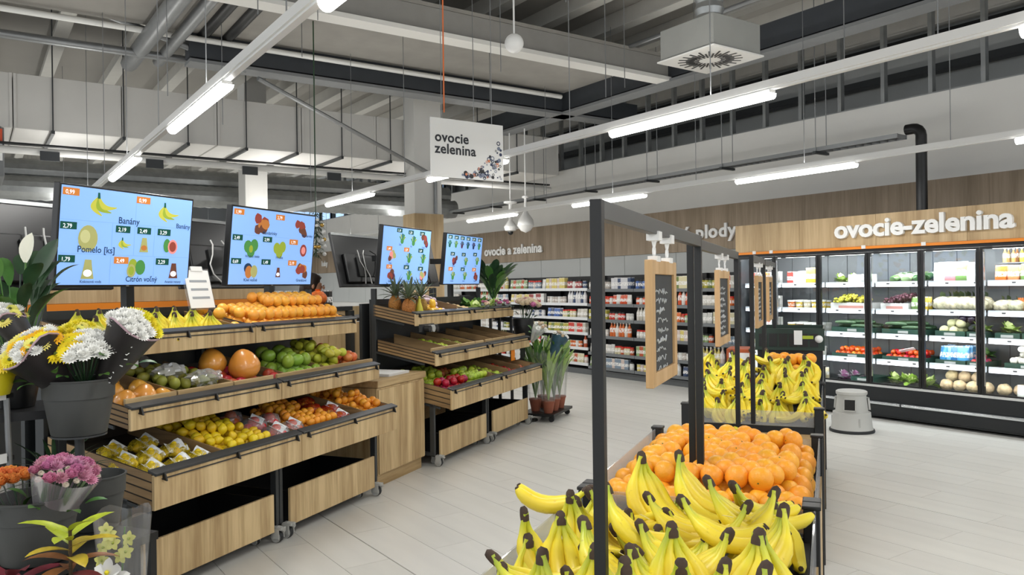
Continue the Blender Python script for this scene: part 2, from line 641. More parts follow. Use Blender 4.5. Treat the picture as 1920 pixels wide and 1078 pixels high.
for X, lab in [(-9.2, 'lit tube farthest along the rail over the produce displays'), (-6.2, 'second lit tube on the rail over the produce displays'), (-3.15, 'lit tube cut by the top edge of the picture'),
               (-0.1, 'lit tube behind the viewer on the produce rail'), (-12.2, 'lit tube beyond the screens on the produce rail'), (-15.3, 'lit tube at the far end of the produce rail')]:
    light_tube(X, 1.24, lab)
for X, lab in [(-4.65, 'long lit tube under the air diffuser'), (-7.65, 'lit tube half hidden by the hanging sign'), (-10.65, 'lit tube above the second screen'), (-1.72, 'lit tube at the right edge of the picture'),
               (1.2, 'lit tube behind the viewer on the sign rail'), (-13.7, 'small far lit tube above the wreath')]:
    light_tube(X, 4.17, lab)
for X, lab in [(-6.08, 'lit tube above the fridge lettering'), (-3.1, 'lit tube above the right end of the fridge'), (-9.1, 'lit tube behind the post frame'), (-12.1, 'lit tube above the two white cameras'),
               (-0.1, 'lit tube past the right end of the fridge'), (-15.1, 'far lit tube on the back wall rail')]:
    light_tube(X, 7.38, lab)
for Y_, lab_ in ((1.24, 'produce'), (4.17, 'sign'), (7.38, 'back wall')):
    for X, w_ in ((-18.6, 'first'), (-21.7, 'second'), (-24.8, 'third')):
        light_tube(X, Y_, '%s far lit tube beyond the columns on the %s rail' % (w_, lab_))
for X in (-10.6, -4.6, -1.6, 1.4, -7.6, -13.6):
    light_tube(X, -1.8, 'lit tube on the rail behind the viewer, %s' % {-10.6: 'fourth', -4.6: 'left', -1.6: 'overhead', 1.4: 'right', -7.6: 'third', -13.6: 'far end'}[X])
light_rail(-1.8, -16, 3, 'white light rail behind the viewer')

# big white air duct
DUCTLIT = mat('duct_painted_light', '#f2f0ec', 0.5, var=0.02)  # lighter tone that paints light from below onto the duct
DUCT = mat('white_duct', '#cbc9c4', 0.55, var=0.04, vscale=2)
t = thing('air_duct', 'large white rectangular air duct under the roof', 'air duct', (-11.9, 0, 3.72))
yy = [-3.4, -2.1, -0.8, 0.47] + [0.47 + 1.26 * k for k in range(1, 8)]
for k in range(len(yy) - 1):
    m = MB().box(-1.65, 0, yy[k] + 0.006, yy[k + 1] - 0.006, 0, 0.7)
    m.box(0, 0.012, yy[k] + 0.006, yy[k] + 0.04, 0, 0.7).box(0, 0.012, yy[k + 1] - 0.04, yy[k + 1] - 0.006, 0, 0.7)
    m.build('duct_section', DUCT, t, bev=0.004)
    MB().box(-1.63, -0.02, yy[k] + 0.02, yy[k + 1] - 0.02, -0.001, -0.0002).build('painted_light_sheet', DUCTLIT, t)  # thin sheet added to carry the painted light
for y in (-1.6, -0.4, 0.05, 0.91, 1.75, 2.58, 3.4, 4.17, 4.9, 5.75, 6.6, 7.45, 8.3):
    MB().box(-1.7, 0.05, y - 0.02, y + 0.02, -0.045, -0.002).build('hanger_bar', DARKM, t)
    MB().tube([(0.035, y, 0), (0.035, y, 1.7)], 0.009, 6).build('hanger_rod', DARKM, t)
t = thing('ceiling_pipe', 'white pipe running below the air duct', 'pipe', (-11.8, 0, 3.42))
MB().tube([(0, -4, 0), (0, 9, 0)], 0.05, 10).build('pipe', WHITEP, t, smooth=True)
MB().box(-0.1, 0.0, -4, 9, 0.075, 0.1).build('cable_tray', BLACKM, t)
for y in (0.75, 2.0, 3.3, 4.6):
    MB().box(0.05, 0.08, y, y + 0.22, -0.12, 0.0).build('junction_box', DARKM, t)
for k, z in enumerate((3.62, 3.3)):
    t = thing('spiral_duct', ['upper shiny spiral duct at the far left', 'lower shiny spiral duct at the far left'][k], 'air duct', (-15.2 + 0.3 * k, 0, z), 0, 'spiral ducts at the far left')
    m = MB()
    pts, rr = [], []
    for i in range(160):
        pts.append((0, -4 + i * 0.08, 0))
        rr.append(0.2 if i % 2 else 0.188)
    m.tube(pts, rr, 14)
    m.build('duct_tube', GALV, t, smooth=True, ang=20)
# pipes under the roof
def pipe(label, pts, r, m, name='ceiling_pipe', group='pipes under the roof'):
    o = MB().tube(pts, r, 10).build(name, m, smooth=True)
    return tag(o, label, 'pipe', group)
pipe('bright thin pipe along the upper left roof', [(-9.9, -5, 4.62), (-9.9, 7.8, 4.62)], 0.035, mat('bright_pipe', '#e2e2de', 0.4))
pipe('dull pipe beside the bright roof pipe', [(-10.45, -5, 4.5), (-10.45, 3.0, 4.5)], 0.05, GREYM)
pipe('upper black insulated pipe at the top left', [(-10.2, 2.36, 4.72), (-5.2, 2.36, 4.72)], 0.075, BLACKPL)
pipe('lower black insulated pipe at the top left', [(-10.4, 2.64, 4.72), (-5.2, 2.6, 4.72)], 0.075, BLACKPL)
pipe('fat grey pipe left of the black pipes', [(-11.2, 1.72, 4.55), (-5.0, 1.82, 4.55)], 0.1, GREYM)
pipe('slim grey pipe beside the fat grey pipe', [(-10.9, 2.02, 4.55), (-5.0, 2.06, 4.55)], 0.07, GREYM)
pipe('diagonal brace pipe at the top left', [(-10.1, 2.9, 4.38), (-10.0, 0.6, 4.95)], 0.04, GREYM)
pipe('thin red sprinkler pipe at the top right', [(-6.5, 6.35, 4.9), (-1.0, 6.35, 4.9)], 0.018, mat('red_pipe', '#8a3b34', 0.5))
pipe('grey sprinkler pipe near the studs', [(-8, 7.2, 4.75), (0, 7.2, 4.75)], 0.03, GREYM)
t = tag(MB().tube([(-5.29, 3.02, 4.98), (-5.29, 3.02, 2.95)], 0.006, 5).build('orange_cable', mat('orange_cable', '#d8703a', 0.5)), 'thin orange cable dropping to the hanging sign', 'cable')
# thin suspension rods
k = 0
for (x, y) in [(-5.4, 1.1), (-6.6, 2.0), (-8.2, 1.6), (-8.9, 3.2), (-7.0, 4.7), (-6.0, 5.3), (-5.2, 6.1), (-6.8, 6.3), (-4.2, 6.6), (-3.4, 6.9), (-8.6, 5.6), (-9.3, 2.4), (-7.6, 2.9), (-5.0, 4.0)]:
    z0 = 4.3 - 0.4 * (k % 3)
    tag(MB().tube([(x, y, z0), (x, y, 5.19)], 0.005, 5).build('suspension_rod', GREYM), 'thin steel rod hanging from the roof', 'rod', 'thin rods hanging from the roof')
    k += 1
# air diffuser box
t = thing('air_diffuser', 'grey box air diffuser with white slotted square face', 'air vent', (-4.52, 5.16, 3.5))
MB().box(-0.29, 0.29, -0.29, 0.29, 0.004, 0.26).build('plenum_box', mat('diffuser_grey', '#8e8f8b', 0.5, var=0.05), t, bev=0.006)
MB().box(-0.31, 0.31, -0.31, 0.31, -0.012, 0.0).build('face_plate', mat('diffuser_face', '#dddcd8', 0.5), t)
for k in range(40):
    a = 2 * math.pi * (k + 0.5) / 40
    r0, r1 = (0.09, 0.2) if k % 2 else (0.13, 0.265)
    d = Vector((math.cos(a), math.sin(a), 0))
    s = Vector((-math.sin(a), math.cos(a), 0)) * 0.0075
    p = [d * r0 - s, d * r1 - s, d * r1 + s, d * r0 + s]
    MB().hexa([(q.x, q.y, -0.0155) for q in p] + [(q.x, q.y, -0.0125) for q in p]).build('slot', BLACKPL, t)
m = MB()
m.tube([(0, 0, 0.26 + 0.05 * i) for i in range(32)], [0.125 if i % 2 else 0.108 for i in range(32)], 14)
m.build('flexible_duct', GALV, t, smooth=True, ang=25)
# hanging ball
t = thing('hanging_ball', 'white ball hanging on a thin rod from the roof', 'antenna', (-5.74, 4.0, 3.76))
MB().ball((0, 0, 0), 0.085, 20, 14).build('ball', WHITEPL, t, smooth=True)
MB().tube([(0, 0, 0.08), (0, 0, 1.42)], 0.008, 6).build('rod', WHITEPL, t)
# dome cameras
for k, (x, lab) in enumerate([(-11.67, 'slim white dome camera on a stem, left one'), (-11.2, 'drop shaped white dome camera, right one')]):
    t = thing('dome_camera', lab, 'camera', (x, 8.0, 2.58), 0, 'white dome cameras')
    if k == 0:
        MB().lathe([(0.0, 0.0), (0.1, 0.03), (0.12, 0.1), (0.07, 0.17), (0.035, 0.22), (0.03, 0.5), (0.12, 0.52), (0.12, 0.55)], 16).build('housing', WHITEPL, t, smooth=True)
        MB().ball((0, 0, 0.0), 0.05, 12, 8).build('lens_dome', BLACKPL, t, smooth=True)
    else:
        MB().lathe([(0.0, -0.04), (0.09, 0.0), (0.15, 0.09), (0.13, 0.19), (0.06, 0.29), (0.025, 0.36), (0.02, 0.56), (0.06, 0.57), (0.06, 0.6)], 16).build('housing', WHITEPL, t, smooth=True)
    MB().tube([(0, 0, 0.54), (0, 0, 1.78)], 0.012, 6).build('stem', WHITEPL, t)
# cable ladder on the back wall and the black elbow pipe
t = thing('cable_ladder', 'grey wire cable ladder hung in front of the white wall', 'cable tray', (0, 8.6, 3.2))
MB().box(-15, -4.78, -0.1, -0.085, 0, 0.05).box(-15, -4.78, 0.085, 0.1, 0, 0.05).build('side_rails', GREYM, t)
m = MB()
x = -15.0
while x < -4.8:
    m.box(x, x + 0.008, -0.09, 0.09, 0.0, 0.05)
    x += 0.1
tag(m.build('rungs', GREYM, t), kind='stuff')
x = -14.5
while x < -4.9:
    for dy in ((-0.11, 0.11) if x > -11.8 else ()):
        MB().tube([(x, dy, 0), (x, dy, 2.2)], 0.006, 5).build('hanger_rod', GREYM, t)
    MB().box(x - 0.02, x + 0.02, -0.14, 0.14, -0.03, 0).build('hanger_bar', DARKM, t)
    x += 1.45
t = thing('black_pipe', 'black insulated pipe with an elbow dropping behind the fridge header', 'pipe', (-4.72, 8.87, 0))
pts = [(-0.16, 0, 3.34), (-0.08, 0, 3.34)] + [(-0.08 + 0.09 * math.sin(a), 0, 3.25 + 0.09 * math.cos(a)) for a in (0.3, 0.8, 1.2, 1.57)] + [(0.01, 0, 2.9), (0.01, 0, 2.021)]
MB().tube(pts, 0.06, 14).build('pipe_sleeve', BLACKPL, t, smooth=True)
MB().tube([(0.01, 0, 3.1), (0.01, 0, 3.06)], 0.066, 14).build('pipe_clamp', GREYM, t, smooth=True)
# hanging department sign
t = thing('hanging_sign', 'white hanging sign reading ovocie zelenina with folk pattern corner', 'sign', (-5.29, 2.9, 2.45))
MB().box(-0.012, 0.0, 0, 0.665, 0, 0.455).build('board', PAPER, t, bev=0.002)
INK = mat('sign_ink', '#2b2d33', 0.6)
letters('ovocie', 0.108, 0.001, INK, t, (0.0015, 0.035, 0.275), (math.pi / 2, 0, math.pi / 2), 0.022, track=1.06)
letters('zelenina', 0.108, 0.001, INK, t, (0.0015, 0.035, 0.185), (math.pi / 2, 0, math.pi / 2), 0.022, track=1.06)
PAT = [mat('pattern_navy', '#2c3858', 0.6), mat('pattern_coral', '#d8865e', 0.6), mat('pattern_black', '#26262a', 0.6), mat('pattern_grey', '#7f879a', 0.6)]
rr = random.Random(3)
for i in range(95):
    y = 0.26 + 0.38 * rr.random() ** 0.6
    z = 0.02 + 0.41 * rr.random()
    lim = max(0.035, 0.43 * ((y - 0.24) / 0.42) ** 2.2)
    if z > lim:
        z = 0.015 + rr.random() * lim
    r = 0.006 + 0.013 * rr.random()
    m = MB()
    n = rr.choice([4, 4, 6, 10])
    a0 = rr.random() * 3
    if rr.random() < 0.45:
        for q in range(10):
            a, b = 2 * math.pi * q / 10, 2 * math.pi * (q + 1) / 10
            m.poly([(0.001 + 0.00002 * i, y + s * math.cos(w), z + s * math.sin(w)) for s, w in ((r, a), (r, b), (r * 0.6, b), (r * 0.6, a))])
    else:
        m.poly([(0.001 + 0.00002 * i, y + r * math.cos(a0 + 2 * math.pi * q / n), z + r * math.sin(a0 + 2 * math.pi * q / n)) for q in range(n)])
    m.build('pattern_mark', PAT[rr.randrange(4)], t)
for y in (0.1, 0.56):
    MB().tube([(-0.006, y, 0.455), (-0.006, y, 2.5)], 0.003, 5).build('hanging_wire', GREYM, t)
# unit on the end of the duct at the left edge
t = thing('ventilation_unit', 'grey ventilation unit with an orange label at the left edge', 'ventilation unit', (-12.0, -0.35, 3.4))
MB().box(-0.9, 0.15, 0.3, 0.72, -0.32, 0.3).build('casing', FLANGE, t, bev=0.01)
MB().box(0.152, 0.17, 0.48, 0.7, 0.1, 0.28).build('orange_label', mat('orange_red', '#d2502a', 0.5), t)
MB().box(0.152, 0.165, 0.48, 0.7, -0.12, 0.09).build('white_label', PAPER, t)
# ================================================================== produce display rows
UL = 1.18           # length of one display unit
KS = 0.2            # slope of the trays
FO = {'low': 0.105, 'mid': 0.055, 'top': 0.05}      # height of each tray floor above the front board's lower edge
TRAYS = {'low': (0.15, 0.515, 0.69, 0.74), 'mid': (0.0, 0.90, 1.01, 0.60), 'top': (-0.20, 1.257, 1.365, 0.44)}
STRIP = mat('price_rail', '#2e3032', 0.4)
CRATEIN = mat('tray_floor', '#2b241c', 0.7)
cas = MB().box(-0.035, 0.035, -0.025, 0.025, 0.085, 0.1).box(-0.03, 0.02, -0.03, -0.022, 0.03, 0.09).box(-0.03, 0.02, 0.022, 0.03, 0.03, 0.09)
cas.tube([(0.0, -0.005, 0.1), (0.05, -0.005, 0.082)], 0.012, 6)
CASTER = cas.mesh('caster', GREYPL)
WHEEL = MB().lathe([(0.012, -0.017), (0.036, -0.017), (0.038, -0.010), (0.038, 0.010), (0.036, 0.017), (0.012, 0.017)], 18, mm=[1, 0, 0, 0, 1]).mesh('wheel', [RUBBER, GREYPL], True)
def add_casters(t, spots):
    for (x, y) in spots:
        c = obj('caster', CASTER, t, (x, y, 0))
        obj('wheel', WHEEL, c, (-0.012, 0, 0.0385), (math.pi / 2, 0, 0))
def slab(m, x0, x1, y0, y1, zf, th, k=KS, xf=0.0, mi=0):
    """board between x0>x1 (front to back) whose underside starts at height zf at xf and rises to the back"""
    za, zb = zf + (xf - x0) * k, zf + (xf - x1) * k
    return m.hexa([(x1, y0, zb), (x0, y0, za), (x0, y1, za), (x1, y1, zb), (x1, y0, zb + th), (x0, y0, za + th), (x0, y1, za + th), (x1, y1, zb + th)], mi)
def tray(t, key, lip=False):
    xf, zb, zt, dep = TRAYS[key]
    h = zt - zb
    m = MB()
    slab(m, xf - 0.02, xf - dep, 0.02, UL - 0.02, zb + FO[key] - 0.014, 0.012, xf=xf)
    xb = xf - dep
    zz = zb + dep * KS
    m.box(xb - 0.012, xb, 0.02, UL - 0.02, zz + 0.01, zz + h)
    base = m.build(key + '_tray', CRATEIN, t)
    MB().box(xf - 0.018, xf, 0.004, UL - 0.004, zb, zt).build('front_board', OAK, base, bev=0.003)
    MB().hexa([(xf - 0.045, 0.006, zt + 0.012), (xf + 0.006, 0.006, zt - 0.006), (xf + 0.006, UL - 0.006, zt - 0.006), (xf - 0.045, UL - 0.006, zt + 0.012),
               (xf - 0.045, 0.006, zt + 0.026), (xf + 0.012, 0.006, zt + 0.008), (xf + 0.012, UL - 0.006, zt + 0.008), (xf - 0.045, UL - 0.006, zt + 0.026)]).build('price_rail', STRIP, base, bev=0.003)
    MB().box(xf + 0.001, xf + 0.006, 0.05, UL - 0.05, zt - 0.028, zt - 0.022).build('shadow_strip', STRIP, base)
    for y in (0.06, UL * 0.5, UL - 0.06):
        MB().hexa([(xf + 0.001, y - 0.005, zt - 0.03), (xf + 0.028, y - 0.005, zt - 0.036), (xf + 0.028, y + 0.005, zt - 0.036), (xf + 0.001, y + 0.005, zt - 0.03),
                   (xf + 0.001, y - 0.005, zt + 0.006), (xf + 0.014, y - 0.005, zt + 0.004), (xf + 0.014, y + 0.005, zt + 0.004), (xf + 0.001, y + 0.005, zt + 0.006)]).build('rail_clip', BLACKPL, base)
    n = 4
    for y0 in (0.004, UL - 0.018):
        for s in range(n):
            z0 = zb + 0.006 + h * 1.02 * s / n
            slab(MB(), xf - 0.019, xb, y0, y0 + 0.014, z0, h / n - 0.008, xf=xf).build('side_slat', SLATW, base)
        slab(MB(), xf - 0.019, xb, y0 + 0.003, y0 + 0.011, zb + 0.006, h * 0.98, xf=xf).build('side_backing', CRATEIN, base)
    if lip:
        slab(MB(), xf - 0.05, xf - 0.065, 0.02, UL - 0.02, zt - 0.03, 0.075, xf=xf - 0.05).build('crate_edge', OAKH, base)
    return base
def divider(base, key, y, top=0.0):
    xf, zb, zt, dep = TRAYS[key]
    h = zt - zb
    slab(MB(), xf - 0.05, xf - dep, y - 0.006, y + 0.006, zb + 0.032, h + top - 0.015, xf=xf).build('divider', SLATW, base)
def display_unit(a0, label, lip=True, n0=-3.25):
    t = thing('produce_display', label, 'display shelf', WP(n0, a0), YA, 'wheeled wooden produce displays')
    for y in (0.004, UL - 0.034):
        MB().box(-0.075, -0.03, y, y + 0.03, 0.1, 0.56).build('leg', DARKM, t, bev=0.003)
        MB().box(-0.67, -0.62, y, y + 0.03, 0.1, 1.6).build('upright', DARKM, t, bev=0.003)
        MB().box(-0.62, -0.075, y, y + 0.03, 0.1, 0.13).build('foot_rail', DARKM, t)
        for key in TRAYS:
            xf, zb, zt, dep = TRAYS[key]
            slab(MB(), xf - 0.12, -0.62, y, y + 0.012, zb - 0.02, 0.018, xf=xf).build('support_arm', DARKM, t)
    MB().box(-0.69, -0.675, 0.01, UL - 0.01, 0.2, 1.5).build('back_panel', DARKM, t)
    MB().box(-0.5, -0.485, 0.05, UL - 0.05, 0.3, 0.52).build('lower_panel', OAKX, t)
    # pull-out box below
    d = MB().box(-0.6, -0.02, 0.09, UL - 0.09, 0.075, 0.085).box(-0.6, -0.02, 0.09, 0.1, 0.085, 0.29).box(-0.6, -0.02, UL - 0.1, UL - 0.09, 0.085, 0.29).box(-0.6, -0.59, 0.1, UL - 0.1, 0.085, 0.29).build('storage_box', BLACKPL, t)
    MB().box(-0.019, 0.0, 0.07, UL - 0.09, 0.075, 0.315).build('front_board', OAK, d, bev=0.003)
    add_casters(t, [(0.0, 0.05), (0.0, UL - 0.05), (-0.58, 0.05), (-0.58, UL - 0.05)])
    for (x, y) in ((-0.1, 0.14), (-0.1, UL - 0.14)):
        c = obj('caster', CASTER, t, (x, y, 0), None, 0, 0.7)
        obj('wheel', WHEEL, c, (-0.012, 0, 0.0385), (math.pi / 2, 0, 0))
    b = {k: tray(t, k, lip and k == 'mid') for k in TRAYS}
    return t, b
RA = [2.94, 4.12, 6.25, 7.44]
D1, B1 = display_unit(RA[0], 'nearest wooden produce display with lemons in its bottom tray')
D2, B2 = display_unit(RA[1], 'wooden produce display with oranges in its top tray')
D3, B3 = display_unit(RA[2], 'wooden produce display with pineapples in its top tray')
D4, B4 = display_unit(RA[3], 'wooden produce display farthest along, beside potted plants')
for y in (0.36, 0.80):
    divider(B1['mid'], 'mid', y, 0.02)
for y in (0.17, 0.62):
    divider(B2['mid'], 'mid', y, 0.0)
for y in (0.52,):
    divider(B1['low'], 'low', y)
    divider(B1['top'], 'top', y + 0.5)
divider(B2['low'], 'low', 0.78)
for y in (0.3, 0.62, 0.95):
    divider(B3['mid'], 'mid', y, 0.02)
for y in (0.2, 0.55, 0.9):
    divider(B4['mid'], 'mid', y, 0.02)
divider(B3['top'], 'top', 0.95, 0.03)
divider(B3['low'], 'low', 1.0, 0.02)
for y in (0.25, 0.6, 0.9):
    divider(B4['low'], 'low', y, 0.02)
# cabinet between the rows
t = thing('wooden_cabinet', 'plain oak cabinet standing between the two display rows', 'cabinet', WP(-3.36, 5.44), YA)
MB().box(-0.74, -0.004, 0.0, 0.785, 0.1, 0.80).build('body', OAK, t, bev=0.003)
MB().box(-0.76, 0.012, -0.01, 0.8, 0.805, 0.86).build('top_board', OAKH, t, bev=0.003)
MB().box(-0.72, -0.03, 0.02, 0.77, 0.0, 0.098).build('plinth', OAKH, t)
MB().box(-0.003, 0.006, 0.01, 0.775, 0.11, 0.785).build('door', OAK, t, bev=0.002)
m = MB()
for i in range(14):
    m.box(-0.36 + 0.004 * (i % 3), -0.06 + 0.003 * (i % 2), 0.28 + 0.002 * (i % 4), 0.62, 0.001 + 0.0015 * i, 0.0023 + 0.0015 * i)
tag(m.build('paper_stack', PAPER, None, False, WP(-3.36, 5.44, 0.8605), (0, 0, YA)), 'stack of white paper sheets on the oak cabinet', 'paper')
# second line of displays behind: tall oak end panels and counter top
t = thing('rear_counter', 'oak counter with dark top behind the cabinet', 'counter', WP(-4.15, 5.36), YA)
MB().box(-0.5, 0, 0, 0.88, 0.05, 1.40).build('body', OAKF, t)
MB().box(-0.55, 0.03, -0.03, 0.9, 1.402, 1.44).build('top_board', DARKM, t)
MB().box(0.0, 0.06, 0.82, 0.88, 0.0, 1.40).build('corner_post', DARKM, t)
MB().box(0.001, 0.012, 0.55, 0.8, 0.08, 1.36).build('door', OAK, t)
# dark backing of the rear rows (other side of the double row)
for a0, lab in ((2.94, 'back of the rear display row behind the bananas'), (4.12, 'back of the rear display row behind the oranges'), (6.25, 'back of the rear display row behind the pineapples'), (7.44, 'back of the rear display row behind the plants')):
    t = thing('rear_display', lab, 'display shelf', WP(-4.02, a0), YA, 'rear produce display backs')
    MB().box(-0.03, 0, 0.01, UL - 0.01, 0.08, 1.46).build('back_panel', DARKM, t)
    MB().box(-0.6, -0.03, 0.02, UL - 0.02, 1.30, 1.33).build('top_tray', CRATEIN, t)
    MB().box(-0.6, -0.58, 0.02, UL - 0.02, 1.332, 1.42).build('tray_board', OAK, t)
    if a0 == 6.25:
        MB().box(-0.6, -0.031, 0.0, 0.018, 0.08, 1.295).build('end_panel', OAKF, t)
    for y in (0.02, UL - 0.07):
        MB().box(-0.62, -0.57, y, y + 0.05, 0, 1.3).build('leg', DARKM, t)

# ------------------------------------------------------------------ fruit meshes
def fruit_mesh(name, r, mats, sx=1, sy=1, sz=1, seg=14, rings=9, dimple=0.08, stemc=True, fn=None):
    m = MB()
    def f(x, y, z):
        d = math.hypot(x, y)
        k = 1 - dimple * math.exp(-(d / 0.35) ** 2) * (1 if z > 0 else 0.5)
        return (x, y, z * k)
    m.ball((0, 0, 0), r, seg, rings, 0, sx, sy, sz, fn or f)
    if stemc:
        m.tube([(0, 0, r * sz * 0.88), (0, 0, r * sz * (0.95))], [r * 0.09, r * 0.07], 5, 1)
    return m.mesh(name, mats, True, 60)
STEMG = mat('stem_green', '#5a6a2c', 0.7)
STEMB = mat('stem_brown', '#4a3a26', 0.8)
ORANGE = mat('orange_peel', '#f0ab3c', 0.42, rand=0.07, bump=0.12, bscale=220, var=0.06, vscale=12)
MANDA = mat('mandarin_peel', '#eda02e', 0.42, rand=0.08, bump=0.1, bscale=260, var=0.06)
LEMON = mat('lemon_peel', '#e9c824', 0.42, rand=0.1, bump=0.1, bscale=240)
REDOR = mat('blood_orange_peel', '#d9481c', 0.42, rand=0.14, bump=0.1, bscale=240)
LIMEG = mat('mango_green', '#7d9c34', 0.38, rand=0.12, var=0.12, vscale=8)
PEARY = mat('pear_yellow', '#b7b83a', 0.45, rand=0.16, var=0.15, vscale=10)
PEARG = mat('pear_olive', '#8b8c34', 0.5, rand=0.2, var=0.2, vscale=12)
APPR = mat('apple_red', '#a3182c', 0.3, rand=0.2, var=0.25, vscale=14)
APPG = mat('apple_green', '#a9bd3c', 0.32, rand=0.14, var=0.1, vscale=8)
APPP = mat('apple_peach', '#cf7440', 0.35, rand=0.2, var=0.22, vscale=14)
POMELO = mat('pomelo_peel', '#d9983a', 0.35, rand=0.1, var=0.08, coat=0.5)
POMEG = mat('pomegranate_peel', '#b8432e', 0.4, rand=0.2, var=0.2)
F_OR = fruit_mesh('orange', 0.04, [ORANGE, STEMG], sz=0.95)
F_OR2 = fruit_mesh('orange', 0.043, [mat('orange_peel_island', '#f2a62a', 0.4, rand=0.07, bump=0.14, bscale=200, var=0.07, vscale=12), STEMG], sz=0.93, seg=18, rings=12)
F_MA = fruit_mesh('mandarin', 0.031, [MANDA, STEMG], sz=0.85)
def lemon_fn(x, y, z):
    return (x * (1 - 0.12 * z * z), y * (1 - 0.12 * z * z), z * (1.0 + 0.28 * z ** 4))
F_LE = fruit_mesh('lemon', 0.029, [LEMON, STEMG], stemc=False, fn=lemon_fn)
F_RO = fruit_mesh('red_orange', 0.04, [REDOR, STEMG])
F_MG = fruit_mesh('green_mango', 0.045, [LIMEG, STEMB], sz=1.18, sy=0.9, dimple=0.03)
def pear_fn(x, y, z):
    k = 1.0 if z < 0 else 1 - 0.5 * z
    return (x * k, y * k, z * 1.25)
F_PY = fruit_mesh('pear', 0.034, [PEARY, STEMB], fn=pear_fn, stemc=False)
F_PG = fruit_mesh('pear', 0.033, [PEARG, STEMB], fn=pear_fn, stemc=False)
F_AR = fruit_mesh('apple', 0.037, [APPR, STEMB], dimple=0.2, sz=0.92)
F_AG = fruit_mesh('apple', 0.037, [APPG, STEMB], dimple=0.2, sz=0.92)
F_AP = fruit_mesh('apple', 0.036, [APPP, STEMB], dimple=0.2, sz=0.92)
F_PO = fruit_mesh('pomelo', 0.075, [POMELO, STEMG], dimple=0.02, stemc=False, seg=18, rings=12, fn=lambda x, y, z: (x * (1 - 0.18 * max(0, z)), y * (1 - 0.18 * max(0, z)), z * (1.12 if z > 0 else 0.9)))
F_PR = fruit_mesh('pomegranate', 0.044, [POMEG, POMEG], dimple=0.05)
def fall(name, me, loc, label, cat, group, sc=1.0, r=None, tilt=3.14):
    rr_ = r or rnd
    o = obj(name, me, None, loc, (rr_.uniform(-tilt, tilt), rr_.uniform(-tilt, tilt), rr_.uniform(0, 6.28)), 0, sc)
    return tag(o, label, cat, group)
def tray_pile(a0, key, me, r, y0, y1, u0, u1, layers, name, label, cat, group, tilt=3.14, jit=0.12, keep=1.0, hump=None):
    """fruit heaped on a sloping tray: rows along the tray, layers stacked in the gaps"""
    xf, zb, zt, dep = TRAYS[key]
    n = 0
    p = 2.04 * r
    for l in range(layers):
        j = 0
        u = u0 + r + (l % 2) * 0.577 * p
        while u < u1 - r:
            y = y0 + r + ((j + l) % 2) * 0.5 * p
            while y < y1 - r:
                z = zb + FO[key] + KS * u + r * 1.0 + l * p * 0.80
                ok = rnd.random() < (keep if l else 1.0)
                if hump and l >= hump((y - y0) / (y1 - y0), (u - u0) / (u1 - u0)):
                    ok = False
                if ok:
                    s = rnd.uniform(0.93, 1.03)
                    q = WP(-3.25 + xf - u + rnd.uniform(-1, 1) * r * jit, a0 + y + rnd.uniform(-1, 1) * r * jit, z)
                    fall(name, me, q, label, cat, group, s, None, tilt)
                    n += 1
                y += p
            u += p * 0.88
            j += 1
    return n
# top trays
tray_pile(RA[1], 'top', F_OR, 0.04, 0.03, 1.14, 0.03, 0.42, 3, 'orange', 'orange heaped in the top tray under the second screen', 'orange', 'oranges in the top tray',
          hump=lambda y, u: 1 + (1 if 0.08 < u else 0) * (1 if y < 0.94 else 0) + (1 if (u > 0.42 and 0.3 < y < 0.86) else 0))
tray_pile(RA[0], 'top', F_OR, 0.04, 1.04, 1.16, 0.05, 0.42, 2, 'orange', 'orange heaped in the top tray right beside the bananas', 'orange', 'oranges next to the bananas')
# bottom trays
tray_pile(RA[0], 'low', F_LE, 0.029, 0.54, 1.0, 0.03, 0.6, 3, 'lemon', 'loose lemon heaped in the bottom tray', 'lemon', 'loose lemons', keep=0.75, hump=lambda y, u: 2 + (1 if 0.15 < y < 0.6 and u > 0.25 else 0))
tray_pile(RA[1], 'low', F_MA, 0.031, 0.16, 0.52, 0.03, 0.6, 2, 'mandarin', 'mandarin heaped beside the red net bags', 'mandarin', 'mandarins left of the red nets', keep=0.8)
tray_pile(RA[1], 'low', F_MA, 0.035 * 0.95, 0.8, 1.15, 0.04, 0.6, 3, 'mandarin', 'mandarin heaped at the right end of the bottom tray', 'mandarin', 'mandarins at the right end', keep=0.7, hump=lambda y, u: 1 + (1 if u > 0.12 else 0) + (1 if u > 0.35 and y < 0.7 else 0))
# middle trays
tray_pile(RA[1], 'mid', F_MG, 0.047, 0.19, 0.60, 0.07, 0.5, 2, 'green_mango', 'green mango in the middle tray', 'mango', 'green mangoes', keep=0.55)
tray_pile(RA[1], 'mid', F_PY, 0.037, 0.64, 0.88, 0.07, 0.52, 3, 'pear', 'yellow green pear in the middle tray', 'pear', 'yellow pears', keep=0.85)
tray_pile(RA[1], 'mid', F_AP, 0.036, 0.89, 1.14, 0.07, 0.52, 2, 'apple', 'peach red apple at the right end of the middle tray', 'apple', 'peach red apples', keep=0.9)
tray_pile(RA[0], 'mid', F_PG, 0.035, 0.38, 0.78, 0.08, 0.52, 2, 'pear', 'olive green pear in the middle tray next to a plastic bag', 'pear', 'olive pears', keep=0.8)
tray_pile(RA[0], 'mid', F_PR, 0.044, 0.82, 1.15, 0.08, 0.5, 1, 'pomegranate', 'red pomegranate around the big pomelo', 'pomegranate', 'pomegranates')
tray_pile(RA[1], 'mid', F_PR, 0.042, 0.03, 0.16, 0.08, 0.3, 1, 'pomegranate', 'red pomegranate next to the green mangoes', 'pomegranate', 'pomegranates by the mangoes')
def on_tray(a0, key, y, u, h):
    xf, zb, zt, dep = TRAYS[key]
    return WP(-3.25 + xf - u, a0 + y, zb + FO[key] + KS * u + h)
